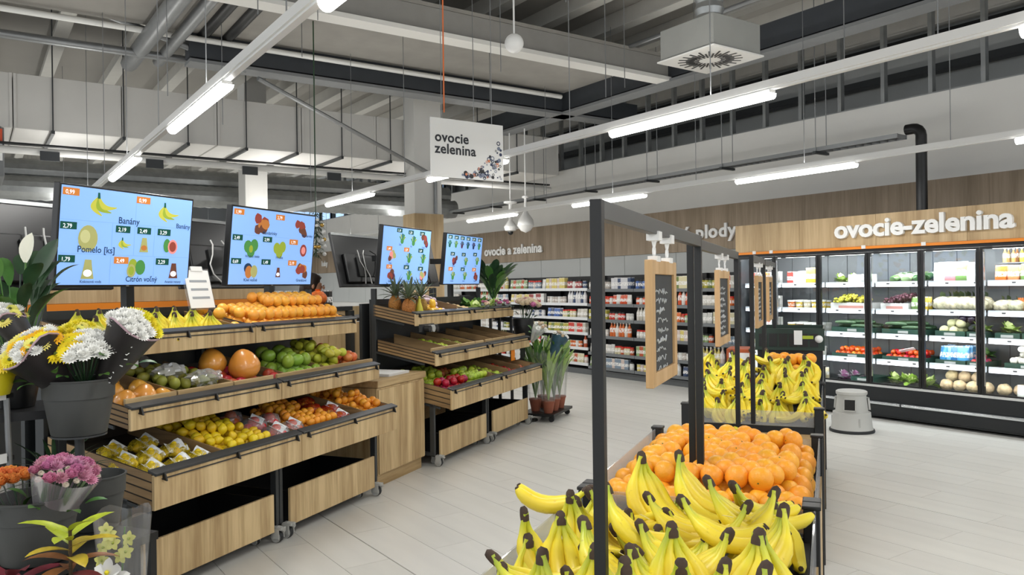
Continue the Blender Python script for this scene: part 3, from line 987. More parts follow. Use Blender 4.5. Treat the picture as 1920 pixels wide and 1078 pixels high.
for y, u, s, lab in [(1.02, 0.16, 1.32, 'largest pomelo, standing in front in the middle tray'), (0.93, 0.33, 1.15, 'pomelo leaning behind the largest pomelo')]:
    o = obj('pomelo', F_PO, None, on_tray(RA[0], 'mid', y, u, 0.075 * s * 0.92 + 0.045), (0.1, -0.15, 1), 0, s)
    tag(o, lab, 'pomelo')
POMW = [(0.07, 0.11, 0.85), (0.20, 0.12, 0.95), (0.12, 0.26, 0.9), (0.28, 0.24, 0.85), (0.06, 0.4, 0.8), (0.22, 0.4, 0.85), (0.31, 0.1, 0.75)]
for y, u, s in POMW:
    o = obj('pomelo', F_PO, None, on_tray(RA[0], 'mid', y, u, 0.075 * s * 0.9), (rnd.uniform(-0.5, 0.5), 0.2, rnd.uniform(0, 6)), 0, s * 0.92)
    tag(o, 'golden film wrapped pomelo at the left end of the middle tray', 'pomelo', 'wrapped pomelos')

# bags -----------------------------------------------------------------
def net_bag(loc, label, group, fr_me, fr_mat_name, net, count, w=0.16, d=0.12, r=0.03, rz=0.0, tagm=None, name='fruit_net'):
    t = thing(name, label, 'fruit bag', loc, YA + rz, group)
    m = MB()
    def f(x, y, z):
        k = 1 + 0.12 * math.sin(5 * x + 3 * y) + 0.08 * math.sin(7 * y - 4 * z)
        return (x * k, y * k, z * (1 if z > -0.6 else 0.75))
    m.ball((0, 0, r * 1.35), 1, 14, 8, 0, d / 2 + r * 0.4, w / 2 + r * 0.4, r * 1.55, f)
    m.build('net', net, t, smooth=True)
    for i in range(count):
        a = 2 * math.pi * i / max(1, count - 1)
        rad = 0 if i == count - 1 else 1
        obj('fruit', fr_me, t, (rad * math.cos(a) * (d / 2 - r * 0.7), rad * math.sin(a) * (w / 2 - r * 0.7), r * 1.1 + (r * 0.9 if rad == 0 else 0)), (a, a * 2, 0), 0, 0.97)
    if tagm:
        m = MB()
        n = 5
        for i in range(n):
            y0, y1 = -w * 0.32 + w * 0.64 * i / n, -w * 0.32 + w * 0.64 * (i + 1) / n
            z = lambda y: r * 2.62 + 0.012 + 0.014 * math.sin(y * 60)
            m.hexa([(-0.02, y0, z(y0)), (d * 0.42, y0, z(y0) - 0.035), (d * 0.42, y1, z(y1) - 0.035), (-0.02, y1, z(y1)), (-0.02, y0, z(y0) + 0.003), (d * 0.42, y0, z(y0) - 0.032), (d * 0.42, y1, z(y1) - 0.032), (-0.02, y1, z(y1) + 0.003)])
        m.build('bag_label', tagm, t)
        MB().hexa([(d * 0.1, w * 0.3, r * 2.0), (d * 0.3, w * 0.34, r * 1.4), (d * 0.3, w * 0.46, r * 1.4), (d * 0.1, w * 0.46, r * 2.2), (d * 0.1, w * 0.3, r * 2.1), (d * 0.3, w * 0.34, r * 1.5), (d * 0.3, w * 0.46, r * 1.5), (d * 0.1, w * 0.46, r * 2.3)]).build('bag_tail', tagm, t)
    return t
def netmat(name, col, a):
    m = clear(name, (1, 1, 1), 0.08, 0.25)
    nt = m.node_tree
    o = [n for n in nt.nodes if n.type == 'OUTPUT_MATERIAL'][0]
    src = o.inputs[0].links[0].from_socket
    d = nt.nodes.new('ShaderNodeBsdfDiffuse')
    d.inputs[0].default_value = (*hexc(col), 1)
    tc = nt.nodes.new('ShaderNodeTexCoord')
    vo = nt.nodes.new('ShaderNodeTexVoronoi')
    vo.inputs['Scale'].default_value = 120
    nt.links.new(tc.outputs['Object'], vo.inputs[0])
    mr = nt.nodes.new('ShaderNodeMapRange')
    mr.inputs[1].default_value = 0.25
    mr.inputs[2].default_value = 0.6
    mr.inputs[3].default_value = a * 0.3
    mr.inputs[4].default_value = min(1, a * 1.5)
    nt.links.new(vo.outputs['Distance'], mr.inputs[0])
    x = nt.nodes.new('ShaderNodeMixShader')
    nt.links.new(mr.outputs[0], x.inputs[0])
    nt.links.new(src, x.inputs[1])
    nt.links.new(d.outputs[0], x.inputs[2])
    nt.links.new(x.outputs[0], o.inputs[0])
    return m
NETY, NETR, NETC = netmat('yellow_net', '#e6cc30', 0.3), netmat('red_net', '#b8301a', 0.5), netmat('clear_bag', '#c8ccd0', 0.2)
LAB1 = mat('bag_label', '#e6eaee', 0.4, var=0.22, vscale=50)
for i, (y, u, rz) in enumerate([(0.10, 0.12, 0.1), (0.27, 0.10, -0.2), (0.42, 0.12, 0.3), (0.08, 0.28, 0.5), (0.24, 0.27, 0.0), (0.41, 0.28, -0.4), (0.15, 0.44, 0.2), (0.36, 0.44, 0.1)]):
    net_bag(on_tray(RA[0], 'low', y, u, 0.0), 'yellow net of lemons with a white printed label', 'lemon nets in the bottom tray', F_LE, '', NETY, 5, 0.15, 0.12, 0.029, rz, LAB1, 'lemon_net')
for i, (y, u, rz) in enumerate([(1.08, 0.12, 0.1), (1.09, 0.3, 0.4), (1.07, 0.47, -0.3)]):
    net_bag(on_tray(RA[0], 'low', y, u, 0.0), 'clear bag of red oranges beside the loose lemons, %s' % ['front one', 'middle one', 'back one'][i], 'red orange bags', F_RO, '', NETC, 4, 0.15, 0.14, 0.04, rz, LAB1 if i < 2 else None, 'orange_bag')
for i, (y, u, rz) in enumerate([(0.08, 0.14, 0.3), (0.08, 0.32, -0.2)]):
    net_bag(on_tray(RA[1], 'low', y, u, 0.0), 'clear bag of red oranges beside the mandarins, %s' % ['front one', 'back one'][i], 'red orange bags', F_RO, '', NETC, 4, 0.14, 0.13, 0.038, rz, LAB1 if i == 0 else None, 'orange_bag')
for i, (y, u, rz) in enumerate([(0.60, 0.13, 0.1), (0.70, 0.28, 0.3), (0.59, 0.36, -0.2), (0.7, 0.5, 0.3)]):
    net_bag(on_tray(RA[1], 'low', y, u, 0.0), 'red net of mandarins, %s' % ['front one with a white label', 'second one with a white label', 'third one', 'rearmost one'][i], 'red mandarin nets', F_MA, '', NETR, 6, 0.15, 0.13, 0.031, rz, LAB1 if i < 2 else None, 'mandarin_net')
# crumpled clear bag on the olive pears
m = MB()
def crump(x, y, z):
    k = 1 + 0.25 * math.sin(9 * x + 4 * z) * math.cos(7 * y) + 0.15 * math.sin(13 * y + 5 * z)
    return (x * k, y * k, z * k)
m.ball((0, 0, 0), 1, 20, 12, 0, 0.085, 0.12, 0.045, crump)
o = m.build('plastic_bag', clear('crumpled_film', (0.97, 0.97, 0.98), 0.16, 0.12, white=0.16), None, True, on_tray(RA[0], 'mid', 0.64, 0.13, 0.115), (0, -0.2, YA))
tag(o, 'crumpled clear plastic bag lying on the olive pears', 'plastic bag')
m = MB()
m.ball((0, 0, 0), 1, 20, 12, 0, 0.08, 0.10, 0.045, crump)
o = m.build('plastic_bag', clear('white_film', (0.97, 0.97, 0.98), 0.2, 0.12, white=0.3), None, True, on_tray(RA[0], 'mid', 0.55, 0.3, 0.12), (0, -0.2, YA))
tag(o, 'white crumpled bag behind the olive pears', 'plastic bag')
# row 2 fruit
tray_pile(RA[2], 'low', F_AR, 0.037, 0.04, 0.98, 0.03, 0.24, 2, 'apple', 'dark red apple in the near corner of the second row bottom tray', 'apple', 'red apples', keep=0.7, hump=lambda y, u: 2 if y < 0.55 else 0)
tray_pile(RA[2], 'low', F_AG, 0.037, 0.04, 0.55, 0.26, 0.62, 2, 'apple', 'green apple behind the dark red apples', 'apple', 'green apples behind the red ones', keep=0.7)
tray_pile(RA[2], 'low', F_AG, 0.037, 0.56, 0.98, 0.03, 0.4, 2, 'apple', 'yellow green apple right of the dark red apples', 'apple', 'green apples beside the red ones', keep=0.8)
tray_pile(RA[2], 'low', F_AP, 0.036, 0.6, 0.98, 0.42, 0.62, 1, 'apple', 'reddish apple behind the yellow green apples', 'apple', 'reddish apples behind')
tray_pile(RA[3], 'low', F_AG, 0.037, 0.04, 0.24, 0.05, 0.5, 1, 'apple', 'green apple in the far display first compartment', 'apple', 'green apples far')
tray_pile(RA[3], 'low', F_AR, 0.037, 0.27, 0.58, 0.05, 0.45, 1, 'apple', 'red apple in the far display second compartment', 'apple', 'red apples far')
tray_pile(RA[3], 'low', F_AP, 0.036, 0.62, 0.88, 0.05, 0.4, 1, 'apple', 'peach apple in the far display third compartment', 'apple', 'peach apples far')
tray_pile(RA[2], 'mid', F_AG, 0.034, 0.32, 0.60, 0.08, 0.5, 1, 'lime', 'green lime in the second row middle tray', 'lime', 'limes in the middle tray')
tray_pile(RA[2], 'mid', F_PG, 0.034, 0.64, 0.93, 0.08, 0.4, 1, 'pear', 'dull green pear in the second row middle tray', 'pear', 'dull pears in the second row')
# ================================================================== screens
BEZEL = mat('screen_bezel', '#101113', 0.35)
TVBACK = mat('screen_back', '#151618', 0.34, spec=0.6, var=0.1)
def glow(name, col, s=1.0):
    return mat(name, col, 0.6, emit=s, spec=0.1)
SCR = glow('screen_blue', '#84ade8', 0.6)
SCR2 = glow('screen_line', '#759fd8', 0.58)
I_Y, I_YG, I_GR, I_DG = glow('pic_yellow', '#b9b84a', 0.45), glow('pic_lime', '#93a53c', 0.4), glow('pic_green', '#4c8a4a', 0.4), glow('pic_darkgreen', '#1f5a4c', 0.4)
I_OR, I_RD, I_BR, I_TN = glow('pic_orange', '#b8763e', 0.4), glow('pic_red', '#94463c', 0.35), glow('pic_brown', '#6e4638', 0.3), glow('pic_tan', '#a3a368', 0.45)
I_WH, I_BK, I_PU, I_PK = glow('pic_white', '#e8eef6', 0.7), glow('pic_ink', '#27405f', 0.3), glow('pic_purple', '#54304c', 0.35), glow('pic_pink', '#d98a86', 0.5)
T_OR, T_GR = glow('tag_orange', '#c77a3a', 0.45), glow('tag_green', '#1d4f44', 0.35)
TVW, TVH = 0.94, 0.555
class Scr:
    def __init__(self, s):
        self.s = s
        self.k = 0
    def at(self, u, v):
        return (0.0016 + 0.00005 * self.k, u * (TVW - 0.03) + 0.015, TVH - 0.015 - v * (TVH - 0.03))
    def poly(self, pts, m, name='picture'):
        self.k += 1
        MB().poly([self.at(*p) for p in pts]).build(name, m, self.s)
    def blob(self, u, v, rx, ry, m, n=14, wob=0.0, name='fruit_picture'):
        self.poly([(u + rx * (1 + wob * math.sin(5 * i + u * 40)) * math.cos(2 * math.pi * i / n), v + ry * (1 + wob * math.cos(3 * i + v * 30)) * math.sin(2 * math.pi * i / n)) for i in range(n)], m, name)
    def tag(self, u, v, m, txt='2,49'):
        self.poly([(u, v), (u + 0.11, v), (u + 0.11, v + 0.075), (u, v + 0.075)], m, 'price_tag')
        self.text(u + 0.018, v + 0.062, txt, 0.032, I_WH)
    def text(self, u, v, s, size, m):
        self.k += 1
        words(s, size, 0.0, m, self.s, self.at(u, v), (math.pi / 2, 0, math.pi / 2), 0.01)
    def banana(self, u, v, s, m=I_Y):
        asp = 1.65
        u0, v0 = u - 0.35 * s, v - 0.62 * s * asp
        for q, (ph, mm) in enumerate(((80, m), (52, I_YG), (30, m))):
            o, i = [], []
            c, sn = math.cos(math.radians(ph)), math.sin(math.radians(ph))
            for k in range(11):
                t = k / 10
                w = 0.17 * math.sin(math.pi * min(1, t * 0.96 + 0.02)) ** 0.7 + 0.015
                al, sag = t * 1.35, -0.42 * math.sin(math.pi * t)
                x, y = al * c + sag * sn * 1.0, al * sn - sag * c
                nx, ny = sn, -c
                o.append((u0 + s * (x + w * nx), v0 + s * asp * 0.8 * (y + w * ny)))
                i.append((u0 + s * (x - w * nx), v0 + s * asp * 0.8 * (y - w * ny)))
            self.poly(o + i[::-1], mm, 'fruit_picture')
        self.poly([(u0 - s * 0.07, v0 - s * 0.35), (u0 + s * 0.06, v0 - s * 0.35), (u0 + s * 0.1, v0 + s * 0.2), (u0 - s * 0.08, v0 + s * 0.2)], I_DG, 'fruit_picture')
    def cluster(self, u, v, s, ms, seed=0):
        r = random.Random(seed)
        for q in range(6):
            self.blob(u + s * r.uniform(-0.6, 0.6), v + 1.6 * s * r.uniform(-0.5, 0.6), s * 0.45, s * 0.7, ms[q % len(ms)], 10, 0.12)
    def bottle(self, u, v, s, m1, m2):
        self.poly([(u - 0.3 * s, v - 1.4 * s), (u + 0.3 * s, v - 1.4 * s), (u + 0.4 * s, v - 0.3 * s), (u + 0.6 * s, v + 1.3 * s), (u - 0.6 * s, v + 1.3 * s), (u - 0.4 * s, v - 0.3 * s)], m1, 'product_picture')
        self.blob(u, v + 0.5 * s, 0.4 * s, 0.5 * s, m2)
    def leafy(self, u, v, s, ms):
        for q in range(5):
            a = -1.2 + 0.6 * q
            self.poly([(u, v + s), (u + s * 0.7 * math.sin(a) - 0.15 * s, v - s * 1.1 * math.cos(a)), (u + s * 0.7 * math.sin(a) + 0.2 * s, v - s * 0.9 * math.cos(a))], ms[q % len(ms)], 'vegetable_picture')
        self.blob(u, v + 0.6 * s, 0.4 * s, 0.6 * s, ms[0], 10)
def screen(a0, label):
    t = thing('price_screen', label, 'screen', WP(-3.79, a0, 1.63), 0, 'price screens above the displays', rot=(0, math.radians(6), YA))
    MB().box(-0.045, 0.0, 0, TVW, 0, TVH).build('housing', BEZEL, t, bev=0.004)
    s = MB().box(0.0005, 0.0012, 0.012, TVW - 0.012, 0.012, TVH - 0.012).build('screen', SCR, t)
    MB().box(-0.09, -0.045, TVW / 2 - 0.1, TVW / 2 + 0.1, 0.15, 0.35).build('wall_bracket', DARKM, t)
    MB().box(0.0, 0.004, TVW * 0.5 - 0.01, TVW * 0.5 + 0.01, 0.003, 0.009).build('brand_plate', GREYM, t)
    return t, Scr(s)
t1, s = screen(2.95, 'nearest price screen showing bananas and a pomelo')
for v in (0.335, 0.68):
    s.poly([(0, v), (1, v), (1, v + 0.004), (0, v + 0.004)], SCR2)
for u, v0, v1 in ((0.53, 0, 0.34), (0.36, 0.34, 0.68), (0.53, 0.34, 0.68), (0.69, 0.34, 0.68), (0.36, 0.68, 1), (0.7, 0.68, 1)):
    s.poly([(u, v0), (u + 0.003, v0), (u + 0.003, v1), (u, v1)], SCR2)
s.tag(0.005, 0.015, T_OR, '0,99')
s.tag(0.53, 0.02, T_OR, '0,99')
s.banana(0.29, 0.19, 0.115)
s.banana(0.8, 0.2, 0.105)
s.text(0.4, 0.335, 'Banány', 0.052, I_BK)
s.text(0.87, 0.335, 'Banány', 0.04, I_BK)
for u, v, tx in ((0.0, 0.36, '2,79'), (0.385, 0.36, '2,19'), (0.55, 0.36, '2,49'), (0.715, 0.36, '3,29'), (0.0, 0.70, '1,79'), (0.715, 0.70, '2,29')):
    s.tag(u, v, T_GR, tx)
s.tag(0.385, 0.70, T_OR, '2,49')
s.blob(0.19, 0.52, 0.068, 0.14, I_TN, 18)
s.blob(0.17, 0.50, 0.035, 0.07, glow('pic_tan_light', '#b8b884', 0.5), 14)
s.text(0.12, 0.665, 'Pomelo [ks]', 0.05, I_BK)
s.banana(0.46, 0.57, 0.06)
s.bottle(0.61, 0.56, 0.06, I_TN, I_OR)
s.blob(0.80, 0.55, 0.03, 0.08, I_GR)
s.blob(0.85, 0.56, 0.042, 0.085, I_PK)
s.blob(0.85, 0.56, 0.03, 0.06, I_RD)
s.bottle(0.2, 0.845, 0.075, I_TN, I_WH)
s.text(0.15, 0.985, 'Kokosová voda', 0.022, I_BK)
s.blob(0.53, 0.79, 0.035, 0.075, I_YG)
s.blob(0.59, 0.81, 0.04, 0.085, I_GR)
s.blob(0.52, 0.85, 0.035, 0.075, I_TN)
s.blob(0.52, 0.85, 0.022, 0.05, I_YG)
s.text(0.48, 0.97, 'Citrón voľný', 0.044, I_BK)
s.bottle(0.87, 0.845, 0.065, I_BR, I_WH)
s.text(0.8, 0.985, 'Ananás rezaný', 0.022, I_BK)
t2, s = screen(4.235, 'second price screen, above the oranges')
for v in (0.345, 0.66):
    s.poly([(0, v), (1, v), (1, v + 0.004), (0, v + 0.004)], SCR2)
s.tag(0.01, 0.015, T_OR, '1,99')
s.tag(0.49, 0.03, T_OR, '2,79')
s.cluster(0.33, 0.19, 0.1, [I_BR, I_RD, I_OR], 1)
s.cluster(0.82, 0.19, 0.085, [I_BR, I_RD], 2)
s.text(0.34, 0.32, 'Mandarínky', 0.034, I_BK)
s.text(0.84, 0.31, 'Mandarínky', 0.028, I_BK)
s.tag(0.01, 0.35, T_GR, '2,49')
s.tag(0.35, 0.35, T_GR, '2,99')
s.tag(0.68, 0.36, T_OR, '1,79')
for du, dv in ((-0.035, 0.0), (0.035, -0.02), (0, 0.06)):
    s.blob(0.22 + du, 0.5 + dv, 0.045, 0.085, I_GR)
    s.blob(0.56 + du, 0.5 + dv, 0.042, 0.08, I_YG)
s.blob(0.22, 0.53, 0.022, 0.05, I_YG)
s.blob(0.87, 0.51, 0.045, 0.09, I_RD)
s.blob(0.87, 0.51, 0.028, 0.055, I_PK)
s.text(0.16, 0.645, 'Hrozno biele', 0.028, I_BK)
s.text(0.52, 0.645, 'Hruška', 0.028, I_BK)
s.tag(0.01, 0.66, T_GR, '0,69')
s.tag(0.35, 0.66, T_GR, '1,49')
s.tag(0.68, 0.66, T_OR, '2,19')
s.blob(0.2, 0.79, 0.045, 0.07, I_BK)
s.blob(0.21, 0.84, 0.04, 0.085, I_OR)
s.blob(0.27, 0.83, 0.04, 0.085, I_TN)
s.text(0.16, 0.965, 'Kiwi voľné', 0.032, I_BK)
s.bottle(0.56, 0.84, 0.05, I_BR, I_WH)
s.cluster(0.87, 0.81, 0.085, [I_BR, I_OR, I_RD], 4)
s.text(0.8, 0.965, 'Granátové', 0.03, I_BK)
t3, s = screen(6.18, 'third price screen, above the pineapples')
for i, (u, v) in enumerate([(0.38, 0.16), (0.62, 0.18), (0.87, 0.18), (0.2, 0.5), (0.55, 0.5), (0.86, 0.5), (0.22, 0.82), (0.57, 0.82), (0.88, 0.84)]):
    s.tag(min(0.86, max(0.0, u - 0.12)), max(0.005, v - 0.16), [T_GR, T_GR, T_GR, T_OR, T_OR, T_GR, T_OR, T_GR, T_GR][i], '1,%d9' % (i + 1))
    if i in (0, 4, 5, 7, 1):
        s.leafy(u, v + 0.02, 0.085, [I_GR, I_YG, I_DG])
    elif i in (2, 6):
        s.cluster(u, v, 0.085, [I_PU, I_BR, I_RD], i)
    else:
        s.cluster(u, v, 0.075, [I_BR, I_PK, I_TN], i)
    s.text(u - 0.06, v + 0.15, ['Šalát', 'Pór', 'Cvikla', 'Huby', 'Zeler', 'Kel', 'Batáty', 'Kapusta', 'Cesnak'][i], 0.024, I_BK)
t4, s = screen(7.46, 'farthest price screen, with rows of vegetables')
for i in range(6):
    u = 0.08 + 0.165 * i
    s.tag(u - 0.05, 0.01, T_GR, '0,%d9' % (i + 3))
    s.leafy(u, 0.18, 0.07, [[I_DG, I_GR], [I_GR, I_YG], [I_PU, I_DG], [I_DG, I_BK], [I_BK, I_PU], [I_GR, I_DG]][i])
for i, (u, v) in enumerate([(0.25, 0.52), (0.55, 0.52), (0.88, 0.5), (0.22, 0.83), (0.55, 0.83), (0.88, 0.83)]):
    s.tag(u - 0.13, v - 0.17, [T_GR, T_GR, T_GR, T_OR, T_GR, T_OR][i], '1,%d9' % (i + 2))
    if i in (0, 5):
        s.cluster(u, v, 0.075, [I_BR, I_PU, I_RD], 9 + i)
    else:
        s.leafy(u, v, 0.08, [I_GR, I_YG, I_TN])
    s.text(u - 0.06, v + 0.13, ['Paprika', 'Petržlen', 'Kôpor', 'Brokolica', 'Uhorka', 'Baklažán'][i], 0.02, I_BK)
# screens of the other side, seen from behind
CABLEW = mat('cable_white', '#d8d8d6', 0.5)
for a0, lab in ((2.98, 'back of the rear screen at the far left'), (4.52, 'back of the rear screen between the first two screens'), (6.6, 'back of the rear screen left of the third screen'), (7.78, 'back of the rear screen between the last two screens')):
    t = thing('rear_screen', lab, 'screen', WP(-4.47, a0, 1.62), 0, 'rear screens seen from behind', rot=(0, math.radians(-13), YA))
    MB().box(-0.03, 0.0, 0, 0.95, 0, 0.56).build('housing', TVBACK, t, bev=0.006)
    MB().box(0.0, 0.035, 0.12, 0.83, 0.04, 0.34).build('electronics_cover', TVBACK, t, bev=0.01)
    MB().box(0.036, 0.05, 0.30, 0.65, 0.1, 0.3).build('mount_plate', BLACKM, t)
    MB().box(0.0, 0.008, 0.0, 0.95, 0.535, 0.56).build('top_edge', GREYM, t)
    rr = random.Random(int(a0 * 10))
    for q in range(3):
        y, z = 0.35 + 0.12 * q, 0.22
        pts = [(0.045, y, z + 0.16)]
        for w in range(5):
            pts.append((0.05 + 0.01 * rr.random(), y + rr.uniform(-0.06, 0.08), z + 0.12 - 0.08 * w))
        MB().tube(pts, 0.006, 6).build('cable', CABLEW if q < 2 else BLACKPL, t, smooth=True)
for a0, lab in ((3.72, 'dark screen mast behind the nearest screen'), (5.08, 'dark screen mast behind the second screen'), (7.04, 'dark screen mast behind the third screen'), (8.31, 'dark screen mast behind the farthest screen')):
    t = thing('screen_mast', lab, 'mast', WP(-4.12, a0, 1.331), YA, 'screen masts')
    MB().box(-0.025, 0.025, -0.03, 0.03, 0.0, 0.81).build('post', DARKM, t)
    MB().box(-0.24, 0.22, -0.05, 0.05, 0.55, 0.61).build('cross_arm', BLACKM, t)
    MB().box(-0.06, 0.06, -0.08, 0.08, 0.0, 0.012).build('foot_plate', DARKM, t)
# oak fascia with orange stripe far behind the first screens
t = thing('oak_fascia', 'low oak fascia with orange stripe behind the bananas', 'counter', WP(-6.5, 2.5), YA)
MB().box(-0.6, 0, 0, 5.55, 0.0, 1.38).build('body', DARKM, t)
for k in range(5):
    MB().box(0.0, 0.02, 1.11 * k + 0.004, 1.11 * (k + 1) - 0.004, 1.50, 1.78).build('wood_panel', OAKF, t)
MB().box(-0.02, 0.0, 0, 5.55, 1.38, 1.78).build('panel_backing', DARKM, t)
MB().box(0.0, 0.03, 0, 5.55, 1.38, 1.497).build('orange_stripe', ORANGEP, t)
MB().box(0.005, 0.025, 2.22, 2.42, 1.50, 1.66).build('poster', mat('poster_print', '#c9b3a4', 0.5, var=0.7, vscale=18), t)
# white notice on the top tray
t = thing('price_notice', 'white paper notice in a clear stand beside the bananas', 'notice', WP(-3.74, 3.86, 1.49), 0, rot=(0, math.radians(-14), YA))
MB().box(0, 0.004, 0, 0.21, 0, 0.25).build('sheet', PAPER, t)
MB().box(-0.006, -0.001, -0.012, 0.222, -0.01, 0.262).build('stand', FILM, t)
MB().box(-0.012, 0.008, 0.06, 0.16, 0.245, 0.275).build('clip', WHITEPL, t)
GREYINK = mat('grey_ink', '#9a9fa4', 0.6)
for k in range(3):
    MB().box(0.0042, 0.005, 0.03, 0.18, 0.17 - 0.055 * k, 0.185 - 0.055 * k).build('text_line', GREYINK, t)

# ================================================================== bananas
BAN = bpy.data.materials.new('banana_peel')
BAN.use_nodes = True
nt = BAN.node_tree
b = nt.nodes['Principled BSDF']
b.inputs['Roughness'].default_value = 0.42
at = nt.nodes.new('ShaderNodeAttribute')
at.attribute_name = 'ripe'
cr = nt.nodes.new('ShaderNodeValToRGB')
cr.color_ramp.elements[0].position = 0.0
cr.color_ramp.elements[0].color = (*hexc('#a3b536'), 1)
cr.color_ramp.elements[1].position = 0.55
cr.color_ramp.elements[1].color = (*hexc('#ecd83a'), 1)
e = cr.color_ramp.elements.new(0.25)
e.color = (*hexc('#cfcf3a'), 1)
e = cr.color_ramp.elements.new(1.0)
e.color = (*hexc('#e2c436'), 1)
oi = nt.nodes.new('ShaderNodeObjectInfo')
ad = nt.nodes.new('ShaderNodeMath')
ad.operation = 'MULTIPLY_ADD'
ad.inputs[1].default_value = 0.3
nt.links.new(oi.outputs['Random'], ad.inputs[0])
su = nt.nodes.new('ShaderNodeMath')
su.operation = 'SUBTRACT'
su.inputs[1].default_value = 0.15
nt.links.new(at.outputs['Fac'], ad.inputs[2])
nt.links.new(ad.outputs[0], su.inputs[0])
nt.links.new(su.outputs[0], cr.inputs[0])
tc = nt.nodes.new('ShaderNodeTexCoord')
nz = nt.nodes.new('ShaderNodeTexNoise')
nz.inputs['Scale'].default_value = 55
nz.inputs['Detail'].default_value = 4
nt.links.new(tc.outputs['Object'], nz.inputs[0])
mr = nt.nodes.new('ShaderNodeMapRange')
mr.inputs[1].default_value = 0.66
mr.inputs[2].default_value = 0.76
mr.inputs[4].default_value = 0.55
nt.links.new(nz.outputs[0], mr.inputs[0])
mx = nt.nodes.new('ShaderNodeMix')
mx.data_type = 'RGBA'
nt.links.new(mr.outputs[0], mx.inputs[0])
nt.links.new(cr.outputs[0], mx.inputs[6])
mx.inputs[7].default_value = (*hexc('#8a6a22'), 1)
nt.links.new(mx.outputs[2], b.inputs['Base Color'])
BTIP = mat('banana_tip', '#3b2c1c', 0.8)
BCROWN = mat('banana_crown', '#43342a', 0.8, var=0.25, vscale=60)
STICK = mat('white_sticker', '#f2f2ee', 0.4)
BMESH = {}
def banana_mesh(sv, seg=9, n=13):
    key = (sv, seg)
    if key in BMESH:
        return BMESH[key]
    r_ = random.Random(int(sv * 10) + 77)
    R = 0.118 + r_.uniform(-0.008, 0.008)
    pts, rad = [], []
    ts = [0, 0.07, 0.14, 0.2, 0.26, 0.34, 0.44, 0.54, 0.64, 0.74, 0.83, 0.9, 0.95, 0.982, 1.0]
    n = len(ts) - 1
    for t in ts:
        th = math.radians(-12 + 112 * t)
        x = R * (1 - math.cos(th)) + 0.006
        z = -R * math.sin(th) * 1.08 - 0.012
        lat = sv * (0.0042 + 0.0315 * (min(1, max(0, t - 0.05) * 2.9) ** 0.9))
        x -= 0.0045 * abs(sv) ** 1.3 * t
        z -= 0.006 * abs(sv) * t
        pts.append((x, lat, z))
        if t < 0.15:
            r = 0.0062 + 0.0012 * t / 0.15
        elif t < 0.34:
            k_ = (t - 0.15) / 0.19
            r = 0.0074 + 0.0112 * (k_ * k_ * (3 - 2 * k_))
        elif t < 0.76:
            r = 0.0186 + 0.0014 * math.sin((t - 0.34) / 0.42 * math.pi)
        else:
            r = max(0.0048, 0.0186 * math.sqrt(max(0.0, 1 - ((t - 0.76) / 0.242) ** 1.9)))
        rad.append(r)
    m = MB()
    m.tube(pts, rad, seg, 0, True, 1.0, {n - 1: 1})
    me = m.mesh('banana', [BAN, BTIP], True, 50)
    a = me.attributes.new('ripe', 'FLOAT', 'POINT')
    vals = []
    for t in ts:
        vals += [min(0.76, 0.0 + t * 2.0) if t < 0.4 else (0.76 if t < 0.85 else 0.62)] * seg
    a.data.foreach_set('value', vals)
    BMESH[key] = me
    return me
CROWN = {}
def crown_mesh(k):
    if k not in CROWN:
        w = 0.0075 + 0.0016 * k
        m = MB()
        m.tube([(0.006, 0, -0.006), (0.005, 0, 0.006), (0.003, 0, 0.02), (0.0, 0, 0.026)], [w * 0.95, w, w * 0.85, w * 0.5], 9)
        me = m.mesh('crown', BCROWN, True, 50)
        CROWN[k] = me
    return CROWN[k]
STK = MB().box(-0.012, 0.012, -0.008, 0.008, 0, 0.0006).mesh('sticker', STICK)
def bunch(n, a, z, az, k, lean=0.0, roll=0.0, label='', group='', sc=1.0, seg=9, stick=False):
    t = thing('banana_bunch', label, 'banana bunch', WP(n, a, z), 0, group)
    t.rotation_euler = (Matrix.Rotation(YA + math.radians(az), 3, 'Z') @ Matrix.Rotation(math.radians(lean), 3, 'Y') @ Matrix.Rotation(math.radians(roll), 3, 'X')).to_euler()
    t.scale = (sc, sc, sc)
    for i in range(k):
        sv = i - (k - 1) / 2
        obj('banana', banana_mesh(sv, seg), t)
    obj('crown', crown_mesh(k), t)
    if stick:
        obj('sticker', STK, t, (0.072, 0.004 if k % 2 else 0.018, -0.0745), (0, math.radians(42), 0.3))
    return t
